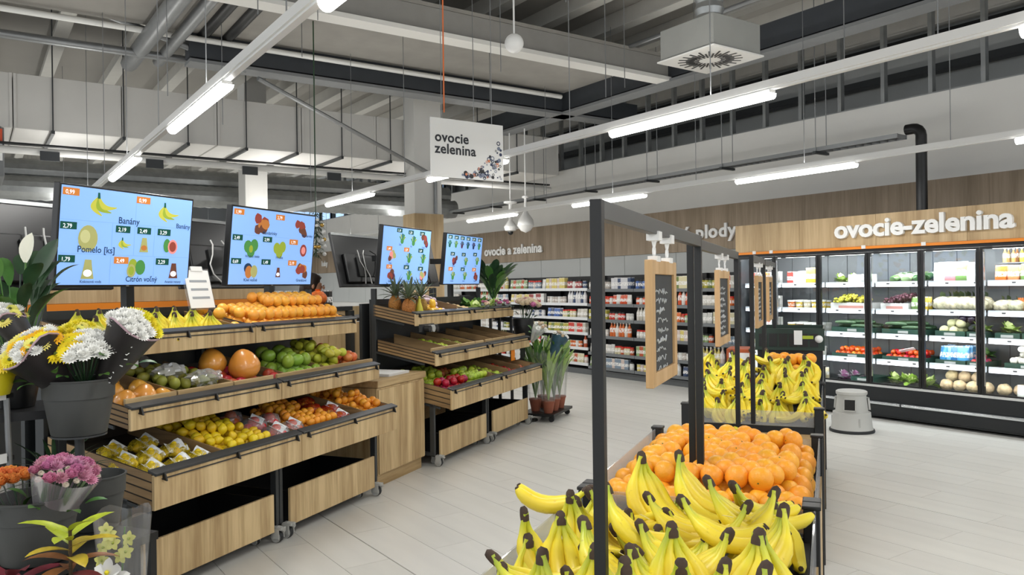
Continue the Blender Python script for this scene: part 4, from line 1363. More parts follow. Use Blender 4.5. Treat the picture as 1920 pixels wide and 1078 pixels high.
NB = [(-0.69, 2.15, 0.99, -95, 3, 8, 0, 'banana bunch hanging at the near left corner of the island', 1), (-0.765, 1.96, 0.985, -25, 2, 6, 8, 'pair of bananas standing at the left edge of the island', 0),
      (-0.56, 2.46, 1.045, -30, 4, 2, 0, 'banana bunch peaking beside the oranges, left one', 0), (-0.455, 2.535, 1.04, -8, 4, -6, 0, 'banana bunch peaking beside the oranges, right one', 0),
      (-0.335, 2.35, 1.01, 8, 4, -22, 0, 'banana bunch fanned out right of the second post', 1), (-0.575, 2.10, 1.03, 14, 4, -16, -14, 'big banana bunch sweeping right from the near post', 1),
      (-0.585, 1.915, 0.985, 4, 5, -20, -18, 'large banana bunch in the middle of the near heap', 1), (-0.36, 1.90, 1.0, -52, 4, -4, 0, 'banana bunch with an upright crown in the middle foreground', 0),
      (-0.31, 1.75, 0.97, -78, 4, 14, 0, 'banana bunch standing crown up at the bottom edge', 0), (-0.38, 2.19, 0.99, 12, 4, -34, -10, 'banana bunch lying flat to the right of the heap', 1),
      (-0.15, 2.38, 0.985, 190, 4, -22, 10, 'banana bunch with long stem below the oranges', 0), (-0.11, 2.11, 1.01, 208, 4, -14, 10, 'banana bunch with its crown by the right corner block', 1),
      (-0.155, 1.895, 1.005, 236, 4, -10, 0, 'banana bunch with a thick dark crown at the right', 0), (-0.16, 1.97, 0.985, -84, 4, 4, 0, 'banana bunch draped over the right rim', 1),
      (-0.125, 1.69, 1.0, 200, 4, -14, 0, 'banana bunch cut by the bottom edge at the right', 0), (-0.42, 1.68, 0.98, -60, 4, -4, 0, 'banana bunch at the bottom edge in the centre', 0),
      (-0.62, 1.72, 0.965, -120, 4, 0, 0, 'banana bunch at the bottom edge right of the near post', 0), (-0.76, 1.75, 0.935, 12, 3, -42, 0, 'banana bunch lying at the lower left corner', 0),
      (-0.72, 2.40, 0.945, 196, 2, -50, 0, 'two bananas poking over the left acrylic side', 0), (-0.28, 2.52, 0.96, 34, 4, -30, 0, 'banana bunch lying against the oranges', 0)]
for (n, a, z, az, k, le, ro, lab, st) in NB:
    bunch(n, a, z, az, k, le, ro, lab, 'bananas on the near island', 1.16, 11, bool(st))
r3 = random.Random(11)
for i in range(6):
    for j in range(5):
        n_, a_ = -0.73 + 0.145 * j + r3.uniform(-0.02, 0.02), 1.58 + 0.19 * i + r3.uniform(-0.02, 0.02)
        bunch(n_, a_, 0.905 + r3.uniform(-0.01, 0.015), r3.uniform(-110, 50) if j < 3 else r3.uniform(-190, -80), 4, r3.uniform(-40, 0), 0, 'banana bunch buried in the lower layer of the near heap', 'lower layer of bananas on the near island', 1.1, 7)
for (n_, a_, az, le) in [(-0.50, 2.30, 10, -30), (-0.22, 2.30, 175, -26), (-0.46, 2.02, -4, -26), (-0.24, 2.02, 190, -24), (-0.44, 1.82, -20, -20), (-0.22, 1.80, 215, -16), (-0.68, 2.02, -60, -10), (-0.52, 1.80, -80, -6), (-0.68, 2.30, 30, -30), (-0.30, 1.62, -60, -8)]:
    bunch(n_, a_, 0.962, az, 4, le, 0, 'banana bunch tucked between the upper bunches of the near heap', 'bananas tucked into the near heap', 1.12, 9)
# second island heap
r4 = random.Random(5)
for row in range(7):
    for j in range(6):
        n_ = -0.75 + 0.118 * j + r4.uniform(-0.025, 0.025)
        a_ = 4.985 + 0.115 * row + r4.uniform(-0.03, 0.03)
        z_ = 0.885 + 0.034 * row + r4.uniform(-0.015, 0.025) + (0.03 if 1 < j < 4 and row > 3 else 0)
        az = -68 + r4.uniform(-75, 75)
        if row == 0:
            az = r4.uniform(-135, -15)
        if j == 0:
            az = r4.uniform(-60, 30)
        if j == 5:
            az = r4.uniform(-190, -70)
        bunch(n_, a_, z_, az, r4.choice([3, 4, 4, 5]), r4.uniform(-34, 10), r4.uniform(-22, 22), 'banana bunch in the front row of the second island' if row == 0 else 'banana bunch heaped on the second island behind the oranges',
              'front bananas on the second island' if row == 0 else 'bananas heaped on the second island', 1.08, 7)
# bananas in the top tray of the first display
for i, y in enumerate([0.10, 0.24, 0.36, 0.50, 0.64, 0.78, 0.93]):
    for q, u in enumerate((0.13, 0.29)):
        xf, zb, zt, dep = TRAYS['top']
        bunch(-3.25 + xf - u - 0.02, RA[0] + y + 0.02 * q, zb + FO['top'] + KS * u + 0.118, -4 + r4.uniform(-22, 22), 4 if i % 2 else 5, r4.uniform(-10, 6), 0,
              'greenish banana bunch in the top tray beside the white notice', 'bananas in the top tray', 0.98, 7)

# ================================================================== islands with acrylic sides
PLAT = mat('bin_liner', '#2a2a2a', 0.7)
def island(a0, a1, label, zp=0.77):
    t = thing('fruit_island', label, 'display bin', WP(-0.835, a0), YA, 'fruit islands')
    L, Wd = a1 - a0, 0.80
    for x in (0.0, Wd - 0.05):
        for y in (0.0, L - 0.05):
            MB().box(x, x + 0.05, y, y + 0.05, 0.0, 0.875).build('corner_post', BLACKM, t, bev=0.003)
            MB().box(x - 0.004, x + 0.054, y - 0.004, y + 0.054, 0.8755, 0.888).build('post_cap', BLACKPL, t, bev=0.003)
    for x in (0.012, Wd - 0.018):
        MB().box(x, x + 0.006, 0.052, L - 0.052, 0.70, 0.875).build('acrylic_side', PLEXI, t)
        MB().box(x - 0.002, x + 0.012, 0.052, L - 0.052, 0.05, 0.698).build('side_panel', OAKH, t)
    for y in (0.012, L - 0.018):
        MB().box(0.052, Wd - 0.052, y, y + 0.006, 0.775, 0.86).build('acrylic_end', PLEXI, t)
        MB().box(0.052, Wd - 0.052, y - 0.002, y + 0.014, 0.735, 0.774).build('end_rail', BLACKM, t)
        MB().box(0.052, Wd - 0.052, y - 0.002, y + 0.012, 0.05, 0.733).build('end_panel', OAKX, t)
    MB().box(0.03, Wd - 0.03, 0.03, L - 0.03, zp - 0.03, zp).build('platform', PLAT, t)
    return t
island(1.44, 2.73, 'near fruit island bin heaped with bananas')
island(2.745, 3.99, 'fruit island bin heaped with oranges', 0.70)
island(4.79, 6.03, 'second island bin of bananas behind the oranges')
island(6.05, 7.3, 'farthest island bin with green crates on top')
# oranges on the island
ISO = 0
r5 = random.Random(21)
def heap(n0, n1, a0, a1, z0, r, layers, keepf, me, name, label, cat, group, tilt=3.14):
    p = 2.04 * r
    c = 0
    for l in range(layers):
        a = a0 + r + (l % 2) * 0.577 * p
        j = 0
        while a < a1 - r:
            n = n0 + r + ((j + l) % 2) * 0.5 * p
            while n < n1 - r:
                if keepf((n - n0) / (n1 - n0), (a - a0) / (a1 - a0), l):
                    fall(name, me, WP(n + r5.uniform(-1, 1) * r * 0.16, a + r5.uniform(-1, 1) * r * 0.16, z0 + r + l * p * 0.80 + r5.uniform(0, 0.006)), label, cat, group, r5.uniform(0.95, 1.07), r5, tilt)
                    c += 1
                n += p
            a += p * 0.88
            j += 1
    return c
def ok_or(x, y, l):
    if l == 0:
        return x < 0.1 or x > 0.9 or y > 0.93
    if l == 1:
        return (0.03 < x < 0.97 and 0.03 < y < 0.97) and (x < 0.3 or x > 0.72 or y > 0.7 or y < 0.2 or True)
    return 0.12 < x < 0.9 and y > 0.12 and r5.random() < 0.8 * (1.15 - abs(x - 0.5))
heap(-0.81, -0.055, 2.79, 3.95, 0.705, 0.043, 3, ok_or, F_OR2, 'orange', 'orange heaped on the near island behind the bananas', 'orange', 'oranges on the near island')
heap(-0.42, -0.07, 5.72, 6.0, 0.955, 0.042, 2, lambda x, y, l: True, F_OR2, 'orange', 'orange behind the bananas on the second island', 'orange', 'oranges on the second island')
MB_ = MB().box(0.42, 0.77, 0.9, 1.2, 0.772, 0.95).build('crate', BLACKPL, None, False, WP(-0.835, 4.79), (0, 0, YA))
tag(MB_, 'black crate raising the oranges on the second island', 'crate')

# ================================================================== post frames with chalk boards
CHALK = mat('chalk_board', '#2f3133', 0.7, var=0.12, vscale=12)
CHALKW = mat('chalk', '#b9bcbd', 0.9)
OAKB = wood('board_oak', '#c9a679', '#b08a5a', 2)
def frame(n, a0, a1, label, z1=1.785, z0=0.78):
    t = thing('post_frame', label, 'frame', WP(n, a0, z0), YA, 'black post frames on the islands')
    w = 0.026
    for y in (0, a1 - a0 - w):
        MB().box(-w / 2, w / 2, y, y + w, 0, z1 - z0).build('post', BLACKM, t, bev=0.002)
    MB().box(-w / 2, w / 2, w, a1 - a0 - w, z1 - z0 - 0.042, z1 - z0).build('top_beam', mat('beam_grey', '#4b4c4c', 0.45, 0.2), t, bev=0.002)
    return t
frame(-0.46, 1.625, 3.06, 'nearest black post frame over the bananas')
frame(-0.497, 3.085, 4.74, 'second black post frame over the oranges')
frame(-0.42, 4.80, 5.72, 'third black post frame on the second island', 1.77)
frame(-0.42, 5.74, 6.85, 'farthest black post frame', 1.77)
def chalkboard(n, a, w, ztop, zbot, label, seed):
    t = thing('chalk_board', label, 'chalk board', WP(n, a, zbot), YA, 'hanging chalk boards')
    h = ztop - zbot
    fw, th = 0.04, 0.011
    MB().box(-th, th, 0, fw, 0, h).build('frame_stile', OAKB, t, bev=0.002)
    MB().box(-th, th, w - fw, w, 0, h).build('frame_stile', OAKB, t, bev=0.002)
    MB().box(-th, th, fw, w - fw, 0, fw).build('frame_rail', OAKB, t, bev=0.002)
    MB().box(-th, th, fw, w - fw, h - fw, h).build('frame_rail', OAKB, t, bev=0.002)
    MB().box(-0.003, 0.003, fw, w - fw, fw, h - fw).build('slate', CHALK, t)
    r_ = random.Random(seed)
    for q in range(9):
        z = h - fw - 0.05 - 0.028 * q
        y = fw + 0.03 + 0.04 * r_.random()
        pts = [(0.0038, y, z)]
        while pts[-1][1] < w - fw - 0.05 - 0.1 * r_.random():
            pts.append((0.0038, pts[-1][1] + 0.011, z + r_.uniform(-0.008, 0.01)))
        if len(pts) > 3:
            MB().tube(pts, 0.0016 if q not in (2, 5) else 0.0032, 4).build('chalk_mark', CHALKW, t)
    for y in (w * 0.22, w * 0.74):
        zt = h
        MB().box(-0.014, 0.014, y - 0.022, y + 0.022, zt - 0.004, zt + 0.012).build('clip_foot', WHITEPL, t)
        m = MB()
        m.tube([(0, y + 0.013 * math.cos(2 * math.pi * i / 10), zt + 0.026 + 0.013 * math.sin(2 * math.pi * i / 10)) for i in range(11)], 0.003, 5)
        m.build('ring', WHITEPL, t)
        m = MB()
        m.tube([(0, y, zt + 0.038), (0, y, zt + 0.056)], [0.004, 0.008], 6)
        m.box(-0.018, 0.018, y - 0.02, y + 0.028, zt + 0.056, zt + 0.082)
        m.build('hook_clamp', WHITEPL, t)
    return t
chalkboard(-0.46, 2.15, 0.37, 1.67, 1.315, 'nearest hanging chalk board in an oak frame', 1)
chalkboard(-0.497, 3.86, 0.44, 1.668, 1.30, 'second hanging chalk board in an oak frame', 2)
chalkboard(-0.42, 5.12, 0.40, 1.65, 1.32, 'third hanging chalk board seen edge on', 3)
chalkboard(-0.42, 6.10, 0.40, 1.65, 1.32, 'farthest hanging chalk board', 4)

# ---------------------------------------------------------------- green crates on the last island
GRCR = mat('dark_green_plastic', '#1d3229', 0.5, var=0.1)
def crate(t, x0, x1, y0, y1, z0, z1, m, wall=0.012):
    MB().box(x0, x1, y0, y1, z0, z0 + 0.01).build('bottom', m, t)
    for (a, b, c, d) in ((x0, x1, y0, y0 + wall), (x0, x1, y1 - wall, y1), (x0, x0 + wall, y0 + wall, y1 - wall), (x1 - wall, x1, y0 + wall, y1 - wall)):
        MB().box(a, b, c, d, z0 + 0.01, z1).build('side_wall', m, t)
t = thing('black_crate', 'black plastic crate under the green crate', 'crate', WP(-0.53, 6.5, 0.772), YA)
crate(t, 0, 0.48, 0, 0.55, 0.0, 0.305, BLACKPL)
t = thing('green_crate', 'dark green plastic crate stacked above the far bananas', 'crate', WP(-0.545, 6.48, 1.0785), YA)
crate(t, 0, 0.51, 0, 0.58, 0.0, 0.17, GRCR)
for k in range(6):
    MB().box(0.03 + 0.075 * k, 0.09 + 0.075 * k, -0.006, 0.0, 0.03, 0.13).build('crate_rib', BLACKPL, t)
MB().box(0.29, 0.35, -0.01, -0.007, 0.045, 0.155).build('crate_tag', PAPER, t)
MB().box(0.352, 0.43, -0.01, -0.007, 0.09, 0.115).build('green_band', mat('lime_band', '#a8b830', 0.5), t)
MB().ball((0.47, -0.012, 0.09), 0.03, 10, 7).build('knob', WHITEPL, t, smooth=True)
t = thing('cardboard_box', 'rusty orange printed cardboard box behind the banana posts', 'box', WP(-0.78, 6.6, 0.772), YA)
MB().box(0, 0.2, 0, 0.3, 0, 0.3).build('carton', mat('rust_carton', '#a5502c', 0.7, var=0.35, vscale=9), t, bev=0.003)
MB().box(0.02, 0.18, -0.002, 0.0, 0.2, 0.27).build('carton_label', PAPER, t)
# ================================================================== wall fridge
FRG = mat('fridge_black', '#202326', 0.4, 0.1, var=0.05)
FRIN = mat('fridge_inside', '#65686a', 0.45, 0.3, var=0.06)
STRIPW = mat('shelf_strip', '#e3eaf4', 0.35)
YF = 8.71
XM = [-7.17, -6.572, -5.925, -5.267, -4.643, -4.02, -3.39, -2.76, -2.13]
SHZ = [1.585, 1.265, 0.975, 0.67, 0.385]
fr = thing('glass_door_fridge', 'long black glass door fridge along the back wall', 'fridge', (0, YF, 0))
x0, x1 = XM[0], XM[-1]
MB().box(x0, x1, 0.02, 0.86, 0.03, 0.36).build('base', FRG, fr)
MB().box(x0, x1, 0.0, 0.05, 0.05, 0.375).build('kick_panel', FRG, fr, bev=0.004)
MB().box(x0, x1, 0.80, 0.86, 0.36, 2.0).build('back_panel', FRIN, fr)
MB().box(x0, x1, 0.05, 0.86, 1.97, 2.02).build('roof_panel', FRIN, fr)
MB().box(x0 - 0.03, x0, 0.0, 0.86, 0.0, 2.02).build('end_panel', FRG, fr)
MB().box(x1, x1 + 0.03, 0.0, 0.86, 0.0, 2.02).build('end_panel', FRG, fr)
MB().box(x0, x1, 0.0, 0.05, 1.955, 2.01).build('top_rail', FRG, fr)
MB().box(x0, x1, 0.0, 0.05, 0.376, 0.40).build('sill', WHITEPL, fr)
for k in range(18):
    MB().box(x0 + 0.28 * k, x0 + 0.28 * k + 0.004, 0.795, 0.7995, 0.4, 1.96).build('back_joint', FRG, fr)
for i in range(len(XM) - 1):
    a, b = XM[i], XM[i + 1]
    for j, z in enumerate(SHZ):
        MB().box(a + 0.02, b - 0.02, 0.14 if j < 4 else 0.1, 0.8, z - 0.03, z - 0.004).build('shelf', FRIN, fr)
        if j < 4:
            s = MB().box(a + 0.015, b - 0.015, 0.118, 0.139, z - 0.04, z + 0.02).build('price_strip', STRIPW, fr)
            for q in range(2):
                xx = a + 0.14 + 0.3 * q + 0.05 * ((i + j) % 3)
                MB().box(xx, xx + 0.065, 0.113, 0.117, z - 0.034, z + 0.016).build('price_ticket', PAPER, s)
                MB().box(xx + 0.012, xx + 0.05, 0.1122, 0.1128, z - 0.016, z + 0.0).build('price_print', INK, s)
    # door
    dz0, dz1 = 0.405, 1.952
    d = MB().box(a + 0.004, a + 0.034, -0.02, 0.012, dz0, dz1).box(b - 0.034, b - 0.004, -0.02, 0.012, dz0, dz1).box(a + 0.034, b - 0.034, -0.02, 0.012, dz1 - 0.022, dz1).box(a + 0.034, b - 0.034, -0.02, 0.012, dz0, dz0 + 0.018).build('door', BLACKPL, fr)
    MB().box(a + 0.034, b - 0.034, -0.006, 0.0, dz0 + 0.018, dz1 - 0.022).build('glass_pane', GLASS, d)
    hx = b - 0.042 if i % 2 == 0 else a + 0.038
    MB().box(hx, hx + 0.007, -0.028, -0.008, 0.5, 1.9).build('edge_strip', CHROME, d)
    # strip lamp, plus unseen lights added behind the door to brighten the price strips
    MB().box(a + 0.05, b - 0.05, 0.15, 0.19, 1.935, 1.955).build('light_strip', GLOW, fr)
    for zl, e, in ((1.93, 1.15), (1.55, 0.4), (1.23, 0.36), (0.94, 0.36), (0.635, 0.3)):
        L = bpy.data.lights.new('fridge_fill_light', 'AREA')
        L.shape = 'RECTANGLE'
        L.size = b - a - 0.1
        L.size_y = 0.03
        L.energy = FRIDGE_W * e
        L.color = (0.93, 0.97, 1.0)
        lo = bpy.data.objects.new('fridge_fill_light', L)
        COL.objects.link(lo)
        lo.parent = fr
        lo.location = ((a + b) / 2, 0.055, zl - 0.003)
        lo.rotation_euler = (math.radians(38), 0, 0)
for k in range(3):
    xa, xb = -6.2 + 1.35 * k, -4.87 + 1.35 * k
    r = MB().tube([(xa, -0.06, 0.2), (xb, -0.06, 0.2)], 0.018, 8).build('bumper_rail', CHROME, fr, smooth=True)
    for xx in (xa + 0.1, xb - 0.1):
        MB().box(xx, xx + 0.03, -0.05, 0.0, 0.185, 0.215).build('bracket', DARKM, r)
MB().tube([(-7.1, -0.06, 0.2), (-6.22, -0.06, 0.2)], 0.018, 8).build('bumper_rail', CHROME, fr, smooth=True)
MB().tube([(-2.12, -0.06, 0.2), (-2.14, -0.06, 0.2)], 0.018, 8).build('bumper_cap', CHROME, fr, smooth=True)
# header above the fridge
t = thing('fridge_header', 'oak header board reading ovocie-zelenina above the fridge', 'sign', (0, 8.69, 0))
MB().box(-7.2, -2.1, 0.012, 0.09, 2.025, 2.39).build('board', DARKM, t)
for k in range(5):
    MB().box(-7.2 + 1.02 * k + 0.0015, -7.2 + 1.02 * (k + 1) - 0.0015, 0.0, 0.0115, 2.025, 2.392).build('wood_panel', OAKF, t)
MB().box(-7.2, -2.1, -0.012, 0.02, 1.992, 2.023).build('orange_strip', ORANGEP, t)
for xx in (-6.63, -5.33, -4.62, -6.9):
    MB().box(xx, xx + 0.05, -0.02, -0.0125, 1.995, 2.035).build('clip', WHITEPL, t)
LETW = mat('white_letter', '#efefed', 0.4)
LETS = mat('letter_side', '#b9b9b6', 0.5)
wdt = sum(ADV[c] for c in 'ovocie-zelenina')
sz = 0.292
letters('ovocie-zelenina', sz, 0.02, LETW, t, (-5.67, -0.022, 2.138), (math.pi / 2, 0, 0), 0.03, track=2.0 / (wdt * sz), sx=1.13)
# wall lettering
t = thing('sign_lettering', 'white wall letters ovocie a zelenina', 'sign', (0, 9.525, 0))
wdt = sum(ADV[c] for c in 'ovocie a zelenina')
letters('ovocie a zelenina', 0.27, 0.015, LETW, t, (-14.93, 0, 2.30), (math.pi / 2, 0, 0), 0.03, track=2.16 / (wdt * 0.27), sx=1.15)
t = thing('sign_lettering', 'white wall letters plody partly hidden by the post frame', 'sign', (0, 9.525, 0))
wdt = sum(ADV[c] for c in 'suché plody')
letters('suché plody', 0.29, 0.015, LETW, t, (-9.62, 0, 2.33), (math.pi / 2, 0, 0), 0.03, track=1.76 / (wdt * 0.29), sx=1.15)
t = thing('sign_lettering', 'small far white wall letters left of the third screen', 'sign', (0, 9.525, 0))
letters('huby', 0.24, 0.015, LETW, t, (-24.9, 0, 2.36), (math.pi / 2, 0, 0), 0.02, track=1.1)

# ---------------------------------------------------------------- fridge goods
r6 = random.Random(31)
def put(name, me, loc, label, cat, group, rz=0.0, sc=1.0, col=None, rot=None):
    o = obj(name, me, None, loc, rot if rot is not None else (0, 0, rz), 0, sc)
    if col is not None:
        o.color = (*col, 1)
    return tag(o, label, cat, group)
# pouch whose colour comes from the object, with a print band
PRINT = bpy.data.materials.new('printed_pack')
PRINT.use_nodes = True
nt = PRINT.node_tree
b = nt.nodes['Principled BSDF']
b.inputs['Roughness'].default_value = 0.35
oi = nt.nodes.new('ShaderNodeObjectInfo')
tc = nt.nodes.new('ShaderNodeTexCoord')
sx = nt.nodes.new('ShaderNodeSeparateXYZ')
nt.links.new(tc.outputs['Generated'], sx.inputs[0])
rmp = nt.nodes.new('ShaderNodeValToRGB')
rmp.color_ramp.interpolation = 'CONSTANT'
els = rmp.color_ramp.elements
els[0].position = 0.0
els[0].color = (0, 0, 0, 1)
els[1].position = 0.32
els[1].color = (1, 1, 1, 1)
e = els.new(0.62)
e.color = (0, 0, 0, 1)
e = els.new(0.93)
e.color = (0.6, 0.6, 0.6, 1)
nt.links.new(sx.outputs['Z'], rmp.inputs[0])
nz = nt.nodes.new('ShaderNodeTexNoise')
nz.inputs['Scale'].default_value = 7
nz.inputs['Detail'].default_value = 3
ad = nt.nodes.new('ShaderNodeVectorMath')
ad.operation = 'ADD'
nt.links.new(tc.outputs['Generated'], ad.inputs[0])
nt.links.new(oi.outputs['Random'], ad.inputs[1])
nt.links.new(ad.outputs[0], nz.inputs['Vector'])
mr = nt.nodes.new('ShaderNodeMapRange')
mr.inputs[1].default_value = 0.42
mr.inputs[2].default_value = 0.5
nt.links.new(nz.outputs[0], mr.inputs[0])
mu = nt.nodes.new('ShaderNodeMath')
mu.operation = 'MULTIPLY'
nt.links.new(rmp.outputs[0], mu.inputs[0])
nt.links.new(mr.outputs[0], mu.inputs[1])
mx = nt.nodes.new('ShaderNodeMix')
mx.data_type = 'RGBA'
nt.links.new(mu.outputs[0], mx.inputs[0])
nt.links.new(oi.outputs['Color'], mx.inputs[6])
mx.inputs[7].default_value = (0.8, 0.79, 0.77, 1)
nt.links.new(mx.outputs[2], b.inputs['Base Color'])
LIDW = mat('pack_lid', '#dcdcd8', 0.4)
LIDR = mat('pack_lid_red', '#c23328', 0.4)
LIDK = mat('pack_lid_dark', '#222222', 0.4)
def pouch_mesh(w, h, d):
    m = MB()
    rows = [(0.0, 0.85, 0.9), (0.06, 1.0, 1.0), (0.35, 1.0, 1.0), (0.7, 0.97, 0.6), (0.9, 0.95, 0.18), (1.0, 0.97, 0.06)]
    n0 = 0
    R = []
    for (t_, wk, dk) in rows:
        ww, dd = w / 2 * wk, d / 2 * dk
        R.append([(-ww, -dd * 0.4, t_ * h), (-ww * 0.6, -dd, t_ * h), (ww * 0.6, -dd, t_ * h), (ww, -dd * 0.4, t_ * h), (ww, dd * 0.4, t_ * h), (ww * 0.6, dd, t_ * h), (-ww * 0.6, dd, t_ * h), (-ww, dd * 0.4, t_ * h)])
    for ring in R:
        m.v += ring
    for i in range(len(R) - 1):
        for j in range(8):
            a, b_ = i * 8 + j, i * 8 + (j + 1) % 8
            m.f.append((a, b_, b_ + 8, a + 8))
            m.m.append(0)
    m.f.append(tuple(reversed(range(8))))
    m.m.append(0)
    m.f.append(tuple((len(R) - 1) * 8 + j for j in range(8)))
    m.m.append(0)
    return m.mesh('pouch', PRINT, True, 60)
POUCH = pouch_mesh(0.13, 0.2, 0.07)
POUCHS = pouch_mesh(0.085, 0.14, 0.05)
def pot_mesh(r, h, lid):
    return MB().lathe([(r * 0.82, 0), (r * 0.95, h * 0.8), (r, h * 0.8), (r * 1.03, h * 0.82), (r * 1.03, h), (r * 0.9, h)], 12, mm=[0, 1, 1, 1, 1]).mesh('cup', [PRINT, lid], True)
CUP = pot_mesh(0.045, 0.09, LIDW)
JAR = MB().lathe([(0.03, 0), (0.034, 0.008), (0.034, 0.085), (0.027, 0.1), (0.029, 0.102), (0.029, 0.122), (0.0, 0.122)], 10, mm=[0, 0, 0, 1, 1, 1]).mesh('jar', [PRINT, LIDR], True)
JARK = MB().lathe([(0.03, 0), (0.034, 0.008), (0.034, 0.085), (0.027, 0.1), (0.029, 0.102), (0.029, 0.122), (0.0, 0.122)], 10, mm=[0, 0, 0, 1, 1, 1]).mesh('jar', [PRINT, LIDK], True)
BOTTLE = MB().lathe([(0.028, 0), (0.032, 0.01), (0.032, 0.12), (0.013, 0.17), (0.013, 0.19), (0.016, 0.192), (0.016, 0.212), (0, 0.212)], 10, mm=[0, 0, 0, 0, 1, 1, 1]).mesh('bottle', [PRINT, LIDW], True)
CARTON = MB().box(-0.035, 0.035, -0.03, 0.03, 0, 0.15).mesh('carton', PRINT)
CARTONL = MB().box(-0.05, 0.05, -0.025, 0.025, 0, 0.17).mesh('carton', PRINT)
TIN = MB().lathe([(0.036, 0), (0.036, 0.004), (0.034, 0.006), (0.034, 0.1), (0.036, 0.102), (0.036, 0.106), (0.0, 0.106)], 12, mm=[1, 1, 0, 1, 1, 1]).mesh('tin', [PRINT, CHROME], True)
def row(me, name, x0, x1, y, z, step, cols, label, cat, group, deep=1, dy=0.09, sc=1.0, jit=0.004, rz=0.12):
    x = x0 + step / 2
    k = 0
    while x < x1 - step * 0.45:
        for q in range(deep):
            c = cols[k % len(cols)] if isinstance(cols, list) else cols
            c = hexc(c)
            put(name, me, (x + r6.uniform(-1, 1) * jit, y + q * dy, z), label, cat, group, r6.uniform(-rz, rz), sc * r6.uniform(0.96, 1.03), c)
        x += step
        k += 1
def veg_crate(X0, X1, z, label, y0=0.17, dep=0.38, h=0.075, m=None):
    t = thing('vegetable_crate', label, 'crate', ((X0 + X1) / 2, YF + y0, z), 0, 'green vegetable crates in the fridge')
    crate(t, -(X1 - X0) / 2, (X1 - X0) / 2, 0, dep, 0.0, h, m or GRCRF)
    MB().box(-0.06, 0.06, -0.004, -0.001, h * 0.35, h * 0.75).build('crate_label', GREYPL, t)
    return t
GRCRF = mat('crate_green', '#234338', 0.5, var=0.12)
def veg_heap(me, name, X0, X1, y0, y1, z, r, layers, label, cat, group, sc=1.0, tilt=3.14, keep=0.8):
    p = 2.05 * r
    for l in range(layers):
        off = (l % 2) * 0.5 * p
        y = y0 + r + off
        while y <= y1 - r:
            x = X0 + r + off
            while x <= X1 - r:
                if l == 0 or r6.random() < keep:
                    fall(name, me, (x + r6.uniform(-1, 1) * r * 0.1, YF + y, z + r + l * p * 0.74), label, cat, group, sc * r6.uniform(0.92, 1.03), r6, tilt)
                x += p
            y += p
CUCM = mat('cucumber_skin', '#3a5538', 0.35, rand=0.15, var=0.2, vscale=25)
cu = MB()
cu.tube([(-0.13, 0, 0), (-0.115, 0, 0.003), (-0.05, 0, 0.008), (0.05, 0, 0.008), (0.115, 0, 0.003), (0.13, 0, 0)], [0.008, 0.02, 0.024, 0.024, 0.02, 0.008], 9)
CUC = cu.mesh('cucumber', CUCM, True)
TOM = fruit_mesh('tomato', 0.033, [mat('tomato_skin', '#c83a1e', 0.25, rand=0.15), STEMG], dimple=0.15, sz=0.85)
TOMO = fruit_mesh('tomato', 0.033, [mat('tomato_orange', '#d9641e', 0.25, rand=0.15), STEMG], dimple=0.15, sz=0.85)
MUSH = fruit_mesh('garlic', 0.04, [mat('garlic_white', '#e6e2d6', 0.5, rand=0.06), STEMB], dimple=-0.15, sz=0.85)
KOHL = fruit_mesh('kohlrabi', 0.05, [mat('kohlrabi_skin', '#c9c79a', 0.5, rand=0.2, var=0.2), STEMG], dimple=0.05)
EGGP = fruit_mesh('aubergine', 0.05, [mat('aubergine_skin', '#231a2c', 0.2), STEMG], dimple=0.02, sz=1.5)
CELR = fruit_mesh('celeriac', 0.07, [mat('celeriac_skin', '#c2ac86', 0.75, rand=0.1, var=0.3, vscale=18, bump=0.8, bscale=30), STEMG], dimple=-0.05, seg=16, rings=11,
                  fn=lambda x, y, z: ((x * (1 + 0.07 * math.sin(7 * y + 5 * z))), y * (1 + 0.07 * math.sin(6 * x + 4 * z)), z * (0.9 + 0.06 * math.sin(8 * x))))
RADI = fruit_mesh('radish', 0.03, [mat('radish_red', '#a82a44', 0.35, rand=0.2), STEMG], dimple=0.0)
GRG = mat('grape_green', '#bdb840', 0.3, rand=0.12)
GRB = mat('grape_dark', '#4d2a36', 0.3, rand=0.2)
def grape_bunch(name, m):
    mb = MB()
    rr_ = random.Random(4)
    for i in range(46):
        u = rr_.random() ** 0.7
        a = rr_.random() * 6.283
        rad = 0.05 * (1 - abs(u - 0.4)) * math.sqrt(rr_.random())
        mb.ball(((u - 0.5) * 0.16, rad * math.cos(a), 0.03 + rad * 0.6 * math.sin(a) + 0.01), 0.0115, 7, 5)
    mb.tube([(-0.09, 0, 0.045), (-0.06, 0, 0.05), (0.0, 0, 0.045)], 0.003, 4, 1)
    return mb.mesh(name, [m, STEMB], True)
GB1, GB2 = grape_bunch('grape_bunch', GRG), grape_bunch('grape_bunch', GRB)
def lettuce(name, m1, m2):
    mb = MB()
    rr_ = random.Random(8)
    for i in range(26):
        a = rr_.random() * 6.283
        el = rr_.uniform(0.2, 1.3)
        d = Vector((math.cos(a) * math.cos(el), math.sin(a) * math.cos(el), math.sin(el)))
        mb.leaf((0, 0, 0.0), d, (0, 0, 1), rr_.uniform(0.1, 0.14), 0.09, droop=rr_.uniform(-0.4, 0.9), fold=0.35, n=4, m=i % 2)
    mb.ball((0, 0, 0.04), 0.04, 8, 6, 1)
    return mb.mesh(name, [m1, m2], True, 80)
LET = lettuce('lettuce', mat('lettuce_green', '#7fa03a', 0.5, var=0.2, vscale=20), mat('lettuce_pale', '#c3cf8c', 0.5))
LETD = lettuce('lettuce', mat('greens_dark', '#3f6b34', 0.5, var=0.2, vscale=20), mat('greens_mid', '#6d9148', 0.5))
LETP = lettuce('lettuce', mat('radicchio_white', '#ddd6dc', 0.5), mat('radicchio_purple', '#8f5a80', 0.5))
